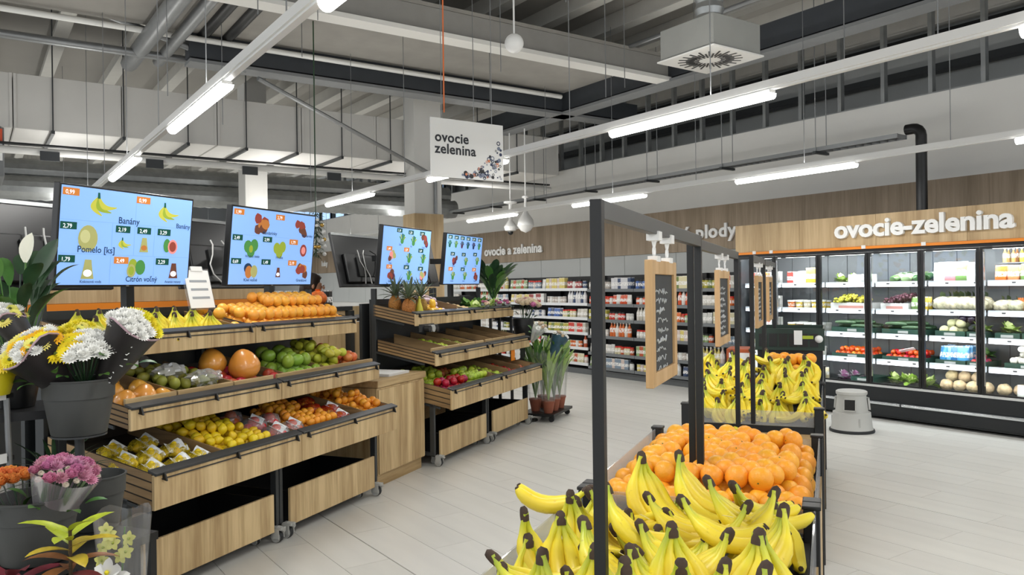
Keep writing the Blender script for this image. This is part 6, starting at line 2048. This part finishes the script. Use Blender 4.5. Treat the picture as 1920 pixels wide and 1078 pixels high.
MB().leaf(SR * 0.08 + Vector((0, 0, 0.58)), SR * 0.55 + Vector((0, 0, 1)), -FWD, 0.22, 0.08, 0.2, 0.25, 7).build('leaf', LEAFD, t, True)
t2_ = thing('plant_table', 'dark plant table behind the flower buckets', 'table', (-4.27, 0.17, 0))
MB().box(-0.2, 0.2, -0.3, 0.2, 1.04, 1.078).build('table_top', BLACKM, t2_)
for x, y in ((-0.18, -0.28), (0.15, -0.28), (-0.22, 0.155), (0.15, 0.15)):
    MB().box(x, x + 0.03, y, y + 0.03, 0, 1.04).build('leg', BLACKM, t2_)
# left rack with yellow bucket
t = thing('plant_rack', 'black metal rack at the left edge with price tickets', 'rack', (-3.98, 0.02, 0), YA)
for z in (0.6, 0.9, 1.17):
    MB().box(-0.2, 0.02, -0.35, 0.14, z - 0.02, z).build('shelf', BLACKM, t)
    MB().box(0.021, 0.03, -0.1, -0.02, z - 0.025, z + 0.02).build('price_ticket', PAPER, t)
    MB().box(0.021, 0.03, 0.03, 0.10, z - 0.025, z + 0.015).build('price_ticket', PAPER, t)
for y in (-0.35, 0.12):
    MB().tube([(0.06 if y > 0 else 0.01, y, 0.0), (0.0, y, 1.2)], 0.012, 8).build('upright', GREYM, t)
    MB().tube([(-0.19, y, 0.0), (-0.19, y, 1.2)], 0.012, 8).build('upright', GREYM, t)
t = bucket((-4.0, 0.06, 1.172), 0.1, 0.115, 'bright yellow bucket on the black rack', mat('yellow_bucket', '#d9cb1e', 0.4), None, 'yellow_bucket')
MB().box(-0.03, 0.03, -0.002, 0.0, 0, 0.03).build('bucket_label', PAPER, t, False, (0.06, -0.085, 0.06), (0, 0, 0.6))
# dark palm below the first bucket
t = thing('dark_palm', 'dark spiky palm in the shade behind the lower buckets', 'plant', (-4.06, 0.30, 0.604))
MB().lathe([(0.07, 0), (0.1, 0.14), (0.0, 0.14)], 16).build('pot', BLACKPL, t, smooth=True)
for i in range(26):
    a = i * 2.4
    el = 0.5 + 0.9 * ((i * 7) % 10) / 10
    MB().leaf((0, 0, 0.14), (math.cos(a) * math.cos(el), math.sin(a) * math.cos(el), math.sin(el)), (0, 0, 1), 0.27, 0.02, 0.8, 0.2, 6).build('leaf', LEAFD, t, True)
MB_ = MB().box(-0.16, 0.16, -0.16, 0.16, 0.0, 0.6).build('plinth_block', BLACKPL, None, False, (-4.12, 0.27, 0), (0, 0, YA))
tag(MB_, 'black plinth block carrying the dark palm', 'plinth')
# croton
def croton(loc, label, seed, cols, n=16, L=0.15, name='croton', stemh=0.22):
    t = thing(name, label, 'plant', loc)
    MB().lathe([(0.06, -loc[2] + 0.142), (0.085, -0.24), (0.0, -0.24)], 18).build('pot', mat('pot_brown', '#5a3d2e', 0.7), t, smooth=True)
    MB().tube([(0, 0, -0.24), (0.003, 0, -0.1), (0, 0, 0.02)], 0.006, 6).build('stem', STEMB, t)
    r_ = random.Random(seed)
    for i in range(n):
        f = i / (n - 1)
        a = i * 2.4 + 0.4
        el = -0.1 + 0.78 * f
        z = -stemh + stemh * 1.05 * f
        ci = min(len(cols) - 1, int(f * len(cols)))
        m = MB()
        d = (math.cos(a) * math.cos(el), math.sin(a) * math.cos(el), math.sin(el))
        m.leaf((0, 0, z), d, (0, 0, 1), L * r_.uniform(0.85, 1.15), L * 0.34, 0.75 - 0.2 * f, 0.3, 7)
        m.build('leaf', cols[ci], t, True)
    return t
CR1, CR2, CR3, CR4 = mat('croton_red', '#7a3a3c', 0.35, var=0.3, vscale=30), mat('croton_brown', '#8a5a34', 0.35, var=0.35, vscale=30), mat('croton_gold', '#b8a234', 0.35, var=0.3, vscale=30), mat('croton_lime', '#a9b830', 0.35, var=0.25, vscale=30)
croton((-2.985, 0.262, 0.80), 'croton with lime top leaves and dark red lower leaves', 3, [CR1, CR1, CR2, CR3, CR4], 22, 0.155)
croton((-3.06, 0.1, 0.66), 'dark red leafy plant at the bottom left corner', 5, [CR1, mat('cordyline_red', '#6d2230', 0.35, var=0.3)], 14, 0.19, 'red_plant', 0.2)
croton((-2.86, 0.20, 0.56), 'low red and green plant at the bottom edge', 9, [CR1, CR3, CR4], 12, 0.12, 'low_plant', 0.15)
t = thing('plant_bench', 'dark low bench under the foreground plants', 'bench', (-3.0, 0.25, 0), YA)
MB().box(-0.3, 0.3, -0.35, 0.34, 0.1, 0.14).build('bench_top', BLACKM, t)
for x in (-0.28, 0.29):
    for y in (-0.33, 0.29):
        MB().box(x, x + 0.03, y, y + 0.03, 0, 0.1).build('leg', BLACKM, t)
# orchids in a clear sleeve
t = thing('sleeved_orchid', 'orchid with white and yellow blooms in a clear sleeve', 'plant', (-3.235, 0.455, 0.142))
m = MB()
seg = 20
for i in range(6):
    s = i / 5
    for j in range(seg):
        a = 2 * math.pi * j / seg
        rad = 0.05 + 0.05 * s
        m.v.append((rad * math.cos(a) * (1 + 0.04 * math.sin(5 * a) * s), rad * math.sin(a), 0.02 + 0.62 * s + (0.015 * math.sin(4 * a) if i == 5 else 0)))
for i in range(5):
    for j in range(seg):
        a_, b_ = i * seg + j, i * seg + (j + 1) % seg
        m.f.append((a_, b_, b_ + seg, a_ + seg))
        m.m.append(0)
m.build('sleeve', FILM, t, True)
MB().lathe([(0.045, 0.0), (0.052, 0.1), (0.0, 0.1)], 16).build('pot', GREYPL, t, smooth=True)
ORC = MB()
for i in range(5):
    a = 2 * math.pi * i / 5 + 0.3
    ORC.leaf((0, 0, 0), (math.cos(a), math.sin(a), 0.25), (0, 0, 1), 0.034, 0.024, 0.3, 0.1, 5)
ORC.ball((0, 0, 0.004), 0.006, 6, 4, 1)
OW = ORC.mesh('bloom', [WPT, YP], True, 80)
OY = ORC.mesh('bloom', [mat('orchid_yellow', '#d8d878', 0.5), CR4], True, 80)
for k in range(13):
    p = -FWD * 0.055 + SR * (0.05 * math.cos(k * 1.9)) + Vector((0, 0, 0.40 + 0.016 * k))
    white = k < 5
    if white:
        p = -FWD * 0.075 + SR * (-0.02 + 0.03 * (k % 3 - 1)) + Vector((0, 0, 0.40 + 0.022 * (k // 2)))
    obj('bloom', OW if white else OY, t, p, up_rot(-FWD + Vector((r7.uniform(-0.3, 0.3), r7.uniform(-0.3, 0.3), 0.3))), 0, 1.55 if white else 0.85)
MB().tube([(0, 0, 0.1), tuple(-FWD * 0.02 + Vector((0, 0, 0.35))), tuple(-FWD * 0.045 + SR * 0.03 + Vector((0, 0, 0.6)))], 0.003, 5).build('stem', LEAFG, t)
for k in range(5):
    MB().leaf((0, 0, 0.1), (math.cos(k * 1.3), math.sin(k * 1.3), 1.2), (0, 0, 1), 0.25, 0.05, 0.6, 0.2, 6).build('leaf', LEAFD, t, True)

# ---------------------------------------------------------------- row two: pineapples, vegetables, plants
PINE = mat('pineapple_skin', '#a8752c', 0.6, var=0.35, vscale=70, bump=0.9, bscale=70, rand=0.15)
def pineapple(loc, label, rz, sc=1.0):
    t = thing('pineapple', label, 'pineapple', loc, rz, 'pineapples in the top tray')
    t.scale = (sc, sc, sc)
    MB().ball((0, 0, 0.085), 0.058, 16, 12, 0, 1, 1, 1.45).build('fruit', PINE, t, smooth=True)
    for k in range(22):
        a = k * 2.4
        el = 0.15 + 1.3 * k / 22
        MB().leaf((0, 0, 0.16), (math.cos(a) * math.cos(el), math.sin(a) * math.cos(el), math.sin(el)), (0, 0, 1), 0.15 + 0.06 * k / 22, 0.024, 0.7 - 0.5 * k / 22, 0.4, 5).build('leaf', mat('pineapple_leaf', '#5c6a50', 0.5) if k == 0 and 'pineapple_leaf' not in bpy.data.materials else bpy.data.materials['pineapple_leaf'], t, True)
    return t
for i, (y, u, lab) in enumerate([(0.08, 0.12, 'pineapple nearest the corner of the second row'), (0.10, 0.27, 'pineapple behind the corner pineapple'), (0.25, 0.2, 'pineapple in the middle of the group'), (0.38, 0.15, 'rightmost pineapple beside the mangoes')]):
    pineapple(on_tray(RA[2], 'top', y, u, 0.0), lab, i * 1.1, 1.05)
GOU = MB().lathe([(0.0, 0), (0.03, 0.01), (0.04, 0.05), (0.03, 0.1), (0.014, 0.15), (0.01, 0.2), (0.0, 0.205)], 14).build('gourd', mat('gourd_yellow', '#c9c23c', 0.5), None, True, on_tray(RA[2], 'top', 0.2, 0.07, 0.0))
tag(GOU, 'slim yellow gourd standing in front of the pineapples', 'gourd')
F_YM = fruit_mesh('yellow_mango', 0.04, [mat('mango_yellow', '#e3b32a', 0.4, rand=0.12), STEMB], sz=1.4, sy=0.85, dimple=0.02, stemc=False)
tray_pile(RA[2], 'top', F_YM, 0.043, 0.42, 0.72, 0.04, 0.3, 2, 'yellow_mango', 'yellow mango beside the pineapples', 'mango', 'yellow mangoes', keep=0.5)
F_GA = fruit_mesh('garlic', 0.028, [mat('garlic_lilac', '#b9a2aa', 0.5, rand=0.12), STEMB], dimple=-0.2)
tray_pile(RA[2], 'top', F_GA, 0.029, 0.52, 0.93, 0.2, 0.42, 3, 'garlic', 'lilac garlic head behind the yellow mangoes', 'garlic', 'lilac garlic', keep=0.7)
tray_pile(RA[2], 'top', F_GA, 0.028, 0.73, 0.93, 0.04, 0.2, 1, 'garlic', 'small pale garlic head in front of the divider', 'garlic', 'pale garlic in front')
F_PT = fruit_mesh('potato', 0.03, [mat('ginger_tan', '#c2a878', 0.7, rand=0.15), STEMB], sz=1.3, stemc=False)
tray_pile(RA[2], 'top', F_PT, 0.031, 0.97, 1.15, 0.04, 0.4, 1, 'ginger', 'tan ginger root right of the divider', 'ginger', 'ginger roots')
tray_pile(RA[3], 'top', F_PT, 0.031, 0.03, 0.25, 0.04, 0.4, 1, 'ginger', 'tan ginger root in the far display', 'ginger', 'ginger roots far')
for k, (y, u) in enumerate([(0.32, 0.1), (0.42, 0.25), (0.52, 0.1), (0.62, 0.22), (0.75, 0.12), (0.85, 0.26), (1.0, 0.15)]):
    o = obj('potted_herb', LETD if k % 2 else LET, None, on_tray(RA[3], 'top', y, u, 0.0), (0, 0, k), 0, 1.1)
    tag(o, ['pale green leafy plant', 'dark green leafy plant'][k % 2] + ' in the far top tray, %s' % ['first', 'second', 'third', 'fourth', 'fifth', 'sixth', 'last'][k], 'plant', 'leafy plants in the far top tray')
for k, (y, u) in enumerate([(0.48, 0.07), (0.86, 0.08), (1.08, 0.06)]):
    t = bouquet(on_tray(RA[3], 'top', y, u + 0.02, 0.0), on_tray(RA[3], 'top', y, u - 0.02, 0.1), 0.06, [ROSP, ROSC], 'small pink and white posy on the far top tray, %s' % ['left', 'middle', 'right'][k], 'white', 0.42, 'small posies', False, False, LEAFD, 7, seed=20 + k)
def tall_plant(loc, label, h, n, w, m1, m2, seed, name='green_plant', pot=None, group=None, spread=0.35):
    t = thing(name, label, 'plant', loc, 0, group)
    MB().lathe([(0.05, 0), (0.075, 0.13), (0.08, 0.13), (0.08, 0.15), (0.0, 0.15)], 16).build('pot', pot or BLACKPL, t, smooth=True)
    r_ = random.Random(seed)
    for i in range(n):
        a = i * 2.4
        f = r_.random()
        d = Vector((math.cos(a) * spread, math.sin(a) * spread, 1)).normalized()
        p = Vector((0, 0, 0.14)) + d * (h * (0.25 + 0.4 * f))
        m = MB()
        m.tube([(0, 0, 0.14), tuple((Vector((0, 0, 0.14)) + p) / 2 + Vector((0, 0, 0.02))), tuple(p)], 0.004, 5)
        m.leaf(p, d, (-d.x, -d.y, 0.5), h * 0.42, w, 0.5, 0.3, 7)
        m.build('leaf', m1 if i % 3 else m2, t, True)
    return t
t = thing('plant_stand', 'dark plant stand at the far end of the second row', 'stand', WP(-3.78, 8.80, 0), YA)
MB().box(-0.2, 0.14, -0.14, 0.3, 1.28, 1.3).build('top_plate', DARKM, t)
for x in (-0.18, 0.1):
    for y in (-0.12, 0.26):
        MB().box(x, x + 0.03, y, y + 0.03, 0, 1.28).build('leg', DARKM, t)
tall_plant(WP(-3.80, 8.82, 1.301), 'tall dark leaved plant right of the farthest screen', 0.6, 28, 0.1, LEAFD, LEAFG, 3, spread=0.55)
tall_plant(WP(-3.86, 9.02, 1.301), 'slimmer green plant behind the farthest screen', 0.45, 24, 0.05, LEAFG, LEAFL, 4, spread=0.5)
# end of the second row: bouquets and potted plants on a trolley
bk = WP(-3.40, 8.80, 0.96)
bucket(bk, 0.13, 0.26, 'dark bucket with pale pink roses at the end of the second row', BLACKPL)
t = thing('flower_stand', 'thin dark stand under the pink rose bucket', 'stand', (bk.x, bk.y, 0))
MB().tube([(0, 0, 0.02), (0, 0, 0.958)], 0.02, 8).build('post', BLACKM, t)
MB().lathe([(0.16, 0), (0.16, 0.015), (0.03, 0.025)], 20).build('base', BLACKM, t, smooth=True)
bouquet(bk + Vector((0, 0, 0.1)), bk + SR * 0.06 + Vector((0, 0, 0.42)), 0.19, [ROSP, ROSC, ROSC], 'pale pink and cream rose bouquet at the end of the second row', None, 0.85, None, False, False, LEAFD, 30, seed=31)
bouquet(WP(-3.05, 8.75, 0.72), WP(-2.95, 8.85, 1.0), 0.13, [DW, ROSC], 'bouquet in blue paper beside the far display', 'blue', 0.5, None, False, False, LEAFG, 9, seed=32)
bouquet(WP(-3.25, 8.68, 0.95), WP(-3.12, 8.62, 1.13), 0.1, [DW, ROSC], 'white wrapped bouquet between the far trays', 'white', 0.5, None, False, False, LEAFG, 8, seed=33)
t = thing('plant_trolley', 'low black plant trolley at the end of the second row', 'trolley', WP(-3.42, 8.72, 0), YA)
MB().box(0, 0.42, 0, 0.72, 0.07, 0.1).build('deck', BLACKPL, t)
for x in (0.05, 0.37):
    for y in (0.06, 0.66):
        o = MB().lathe([(0.012, -0.012), (0.033, -0.012), (0.033, 0.012), (0.012, 0.012)], 14).build('wheel', RUBBER, t, True, (x, y, 0.034), (math.pi / 2, 0, 0))
TERR = mat('terracotta', '#8a4f3a', 0.8, var=0.1)
POTSP = [(0.32, 0.10, 'potted plant nearest the display on the trolley'), (0.32, 0.30, 'potted plant in the middle of the trolley'), (0.32, 0.52, 'potted plant at the far end of the trolley'), (0.12, 0.2, 'potted plant at the back of the trolley, left'), (0.12, 0.5, 'potted plant at the back of the trolley, right')]
for k, (x, y, lab) in enumerate(POTSP):
    t = tall_plant(WP(-3.42 + x, 8.72 + y, 0.101), lab, 0.72 if k < 3 else 0.85, 18, 0.045 if k != 2 else 0.09, LEAFG if k % 2 else LEAFL, LEAFL if k != 1 else LEAFG, 40 + k, 'potted_plant', TERR, 'potted plants on the trolley', 0.22)
    MB().lathe([(0.08, 0.14), (0.10, 0.4), (0.14, 0.72)], 18, cap=False).build('clear_sleeve', FILM, t, smooth=True)
# packs hung below the far middle tray
for k in range(3):
    o = MB().box(-0.002, 0.002, 0, 0.11, 0, 0.12).build('hanging_pack', [ORANGEP, PAPER, BLACKPL][k], None, False, WP(-3.27 + 0.0, 8.08 + 0.14 * k, 0.78), (0, 0, YA))
    tag(o, ['orange card hanging under the far middle tray', 'white card hanging under the far middle tray', 'black card hanging under the far middle tray'][k], 'card', 'cards under the far middle tray')
# scoop rolls at the corners of the top trays (bag rolls)
for a_, lab in ((RA[0] + 0.0, 'clear bag roll holder at the corner of the near top tray'), (RA[2] + 0.05, 'bag roll holder at the corner of the second row top tray')):
    t = thing('bag_roll', lab, 'bag roll', WP(-3.44, a_, 1.20), YA, 'bag roll holders')
    for k in range(3):
        MB().lathe([(0.012, 0), (0.032, 0), (0.032, 0.055), (0.012, 0.055)], 16).build('roll', BLACKPL if k % 2 == 0 else GREYPL, t, True, (0.03, 0.05 + 0.072 * k, 0.03), (0, math.pi / 2, 0))
    MB().box(-0.005, 0.025, 0.0, 0.24, 0.0, 0.07).build('holder', DARKM, t)
# goods on the rear counter and rear tray
rc = WP(-4.55, 5.5, 1.441)
def soft(name, loc, rx, ry, rz_, m, label, cat, seed=0):
    mb = MB()
    mb.ball((0, 0, rz_ * 0.95), 1, 14, 9, 0, rx, ry, rz_, lambda x, y, z: (x * (1 + 0.1 * math.sin(6 * y + seed)), y * (1 + 0.1 * math.sin(5 * x + seed)), max(z, -0.95)))
    mb.tube([(0, 0, rz_ * 1.85), (0, 0, rz_ * 2.15)], [0.015, 0.03], 8)
    return tag(mb.build(name, m, None, True, loc, (0, 0, YA)), label, cat)
soft('red_net', WP(-4.72, 6.25, 1.441), 0.08, 0.11, 0.06, mat('crimson_net', '#b02040', 0.6, var=0.3, vscale=40), 'crimson net bag on the rear counter', 'fruit bag', 1)
soft('orange_net', WP(-4.62, 6.42, 1.441) + Vector((0, 0, 0)), 0.09, 0.10, 0.075, mat('orange_net', '#e2702a', 0.6, var=0.3, vscale=40), 'orange net bag beside the pineapples', 'fruit bag', 2)
t = thing('yellow_tub', 'yellow tub with a white lid on the rear counter', 'tub', WP(-4.75, 6.37, 1.441))
MB().lathe([(0.045, 0), (0.055, 0.11), (0.0, 0.11)], 16).build('tub', mat('tub_yellow', '#d8cc3a', 0.5), t, smooth=True)
MB().lathe([(0.058, 0.111), (0.058, 0.13), (0.0, 0.13)], 16).build('lid', WHITEPL, t, smooth=True)
for k in range(4):
    fall('onion', F_PT, WP(-4.68 - 0.06 * (k % 2), 6.08 + 0.06 * k, 1.473), 'tan onion on the rear counter', 'onion', 'onions on the rear counter')
# step stool
STL = mat('stool_grey', '#b4b4b0', 0.5, var=0.03)
t = thing('step_stool', 'round light grey step stool in front of the fridge', 'step stool', (-4.93, 7.80, 0), math.radians(-20))
MB().lathe([(0.225, 0.0), (0.23, 0.012), (0.225, 0.03)], 36).build('rubber_ring', RUBBER, t, smooth=True)
MB().lathe([(0.215, 0.031), (0.205, 0.06), (0.19, 0.2), (0.19, 0.21), (0.165, 0.212), (0.145, 0.395), (0.0, 0.395)], 36).build('body', STL, t, smooth=True, ang=35)
MB().lathe([(0.150, 0.3955), (0.158, 0.405), (0.158, 0.43), (0.145, 0.44), (0.0, 0.44)], 36).build('tread', STL, t, smooth=True, ang=35)
for k in range(3):
    a = math.radians(-44 + 120 * k)
    o = MB().box(-0.052, 0.052, -0.006, 0.006, 0, 0.11).build('opening', BLACKPL, t, False, (0.165 * math.cos(a), 0.165 * math.sin(a), 0.245), (-0.1, 0, a + math.pi / 2))
    MB().box(-0.062, -0.052, -0.012, 0.008, -0.008, 0.118).box(0.052, 0.062, -0.012, 0.008, -0.008, 0.118).box(-0.062, 0.062, -0.012, 0.008, 0.11, 0.12).box(-0.062, 0.062, -0.012, 0.008, -0.01, 0.0).build('opening_rim', STL, o)
    MB().box(-0.008, 0.008, -0.004, 0.004, 0, 0.09).build('rib', GREYPL, t, False, (0.2 * math.cos(a + 0.5), 0.2 * math.sin(a + 0.5), 0.07), (0, 0, a + 0.5 + math.pi / 2))
# decorated fir wreath hanging beyond the second screen
t = thing('fir_garland', 'dark fir garland with gold and white baubles behind the screens', 'garland', WP(-5.5, 7.62, 1.98), YA)
r8 = random.Random(2)
m = MB()
for i in range(420):
    z = r8.uniform(0, 0.52)
    a = r8.uniform(0, 6.283)
    rad = 0.05 + 0.06 * r8.random()
    m.leaf((0.4 * rad * math.cos(a), 0.4 * rad * math.sin(a), z), (math.cos(a), math.sin(a), r8.uniform(-0.5, 0.4)), (0, 0, 1), rad, 0.012, 0.4, 0.2, 2)
tag(m.build('needles', LEAFD, t), kind='stuff')
MB().tube([(0, 0, 0), (0, 0, 3.4)], 0.008, 6).build('cord', LEAFD, t)
GOLD = mat('gold_bauble', '#c9a558', 0.25, 0.7)
for i in range(13):
    a = r8.uniform(-1.5, 1.6)
    MB().ball((0.1 * math.cos(a), 0.1 * math.sin(a), r8.uniform(0.02, 0.5)), r8.uniform(0.016, 0.026), 10, 7).build('bauble', GOLD if i % 2 else WHITEPL, t, smooth=True)
# far dark shelf of boxes right of the oak fascia
t = thing('far_shelf', 'far dark shelf with black and white boxes behind the oranges', 'shelf unit', WP(-6.6, 8.12, 0), YA)
MB().box(-0.4, 0, 0, 1.6, 0, 1.30).build('body', BLACKM, t)
MB().box(-0.38, 0.02, 0, 1.6, 1.301, 1.33).build('shelf', GREYM, t)
for k in range(9):
    o = put('far_box', CARTONL, WP(-6.68, 8.2 + 0.16 * k, 1.331), 'black and white box on the far dark shelf', 'box', 'boxes on the far shelf', YA, 1.5, hexc(['#2a2a2a', '#b8b8b0', '#8a8a80', '#1c2430'][k % 4]))

# ================================================================== shop worker behind the oranges
SKIN = mat('skin', '#b98a6e', 0.5)
SHIRT = mat('orange_shirt', '#e0702e', 0.8)
TROU = mat('dark_trousers', '#23262c', 0.8)
def skin_body(name, verts, edges, root, mats, parent, zsplit):
    me = bpy.data.meshes.new(name)
    me.from_pydata([v[:3] for v in verts], edges, [])
    o = bpy.data.objects.new(name, me)
    COL.objects.link(o)
    o.parent = parent
    sk = o.modifiers.new('skin', 'SKIN')
    sk.use_smooth_shade = True
    lay = me.skin_vertices[0] if me.skin_vertices else None
    for i, v in enumerate(verts):
        lay.data[i].radius = (v[3], v[4] if len(v) > 4 else v[3])
        lay.data[i].use_root = (i == root)
    ss = o.modifiers.new('smooth', 'SUBSURF')
    ss.levels = 2
    ss.render_levels = 2
    bpy.context.view_layer.update()
    dg = bpy.context.evaluated_depsgraph_get()
    m2 = bpy.data.meshes.new_from_object(o.evaluated_get(dg))
    o.modifiers.clear()
    o.data = m2
    m2.materials.clear()
    for x in mats:
        m2.materials.append(x)
    for p in m2.polygons:
        p.material_index = zsplit(p.center)
        p.use_smooth = True
    return o
pt = thing('person', 'person with dark hair in an orange top, standing behind the oranges', 'person', WP(-5.12, 6.99, 0), YA + math.radians(25))
V = [(0, 0, 0.93, 0.14, 0.10), (0, 0, 1.10, 0.13, 0.10), (0, 0, 1.30, 0.155, 0.105), (0.01, 0, 1.42, 0.10, 0.075), (0.02, 0, 1.50, 0.052, 0.052), (0.035, 0, 1.56, 0.055, 0.058),
     (0.045, 0, 1.62, 0.078, 0.09), (0.04, 0, 1.69, 0.075, 0.088),
     (0, 0.17, 1.40, 0.055), (0.04, 0.20, 1.14, 0.042), (0.18, 0.16, 0.96, 0.032), (0.24, 0.14, 0.92, 0.03),
     (0, -0.17, 1.40, 0.055), (0.04, -0.20, 1.14, 0.042), (0.18, -0.16, 0.96, 0.032), (0.24, -0.14, 0.92, 0.03),
     (0, 0.09, 0.86, 0.085), (0.01, 0.10, 0.48, 0.058), (-0.01, 0.10, 0.09, 0.04), (0.13, 0.11, 0.04, 0.032),
     (0, -0.09, 0.86, 0.085), (0.01, -0.10, 0.48, 0.058), (-0.01, -0.10, 0.09, 0.04), (0.13, -0.11, 0.04, 0.032)]
E_ = [(0, 1), (1, 2), (2, 3), (3, 4), (4, 5), (5, 6), (6, 7), (3, 8), (8, 9), (9, 10), (10, 11), (3, 12), (12, 13), (13, 14), (14, 15), (0, 16), (16, 17), (17, 18), (18, 19), (0, 20), (20, 21), (21, 22), (22, 23)]
def split(c):
    if c.z > 1.475 or (abs(c.y) > 0.13 and c.z < 1.1 and c.z > 0.8 and c.x > 0.08):
        return 0
    return 1 if c.z > 0.93 else 2
body = skin_body('body', V, E_, 0, [SKIN, SHIRT, TROU], pt, split)
m = MB()
m.ball((0.02, 0, 1.665), 0.108, 18, 12, 0, 1.02, 0.9, 1.08, lambda x, y, z: (x * (0.72 if x > 0.2 and z < 0.35 else 1), y, z))
m.ball((-0.07, 0, 1.60), 0.06, 12, 8, 0, 0.9, 1.1, 1.5)
m.build('hair', mat('brown_hair', '#2d211b', 0.6, var=0.3, vscale=60, stretch=(1, 1, 0.1)), body, True)
for s in (-1, 1):
    MB().ball((0.128, 0.032 * s, 1.645), 0.0095, 8, 6).build('eye', WHITEPL, body, smooth=True)
    MB().ball((0.1365, 0.032 * s, 1.645), 0.0045, 6, 5).build('iris', BLACKPL, body, smooth=True)
    MB().ball((0.04, 0.088 * s, 1.635), 0.02, 8, 6, 0, 0.8, 0.4, 1.4).build('ear', SKIN, body, smooth=True)
    for q in range(5):
        f = (q - 2) * 0.016
        ln = [0.05, 0.07, 0.075, 0.068, 0.052][q]
        p0 = Vector((0.26, 0.14 * s + f, 0.912)) if q else Vector((0.235, (0.14 - 0.035) * s, 0.92))
        MB().tube([p0, p0 + Vector((ln * 0.55, 0, -0.008)), p0 + Vector((ln, 0, -0.03))], [0.009, 0.0085, 0.006], 7).build('finger', SKIN, body, smooth=True)
MB().ball((0.135, 0, 1.618), 0.014, 8, 6, 0, 1.0, 0.8, 1.5).build('nose', SKIN, body, smooth=True)
MB().ball((0.125, 0, 1.578), 0.02, 10, 6, 0, 0.35, 1.1, 0.35).build('mouth', mat('lips', '#96564c', 0.5), body, smooth=True)
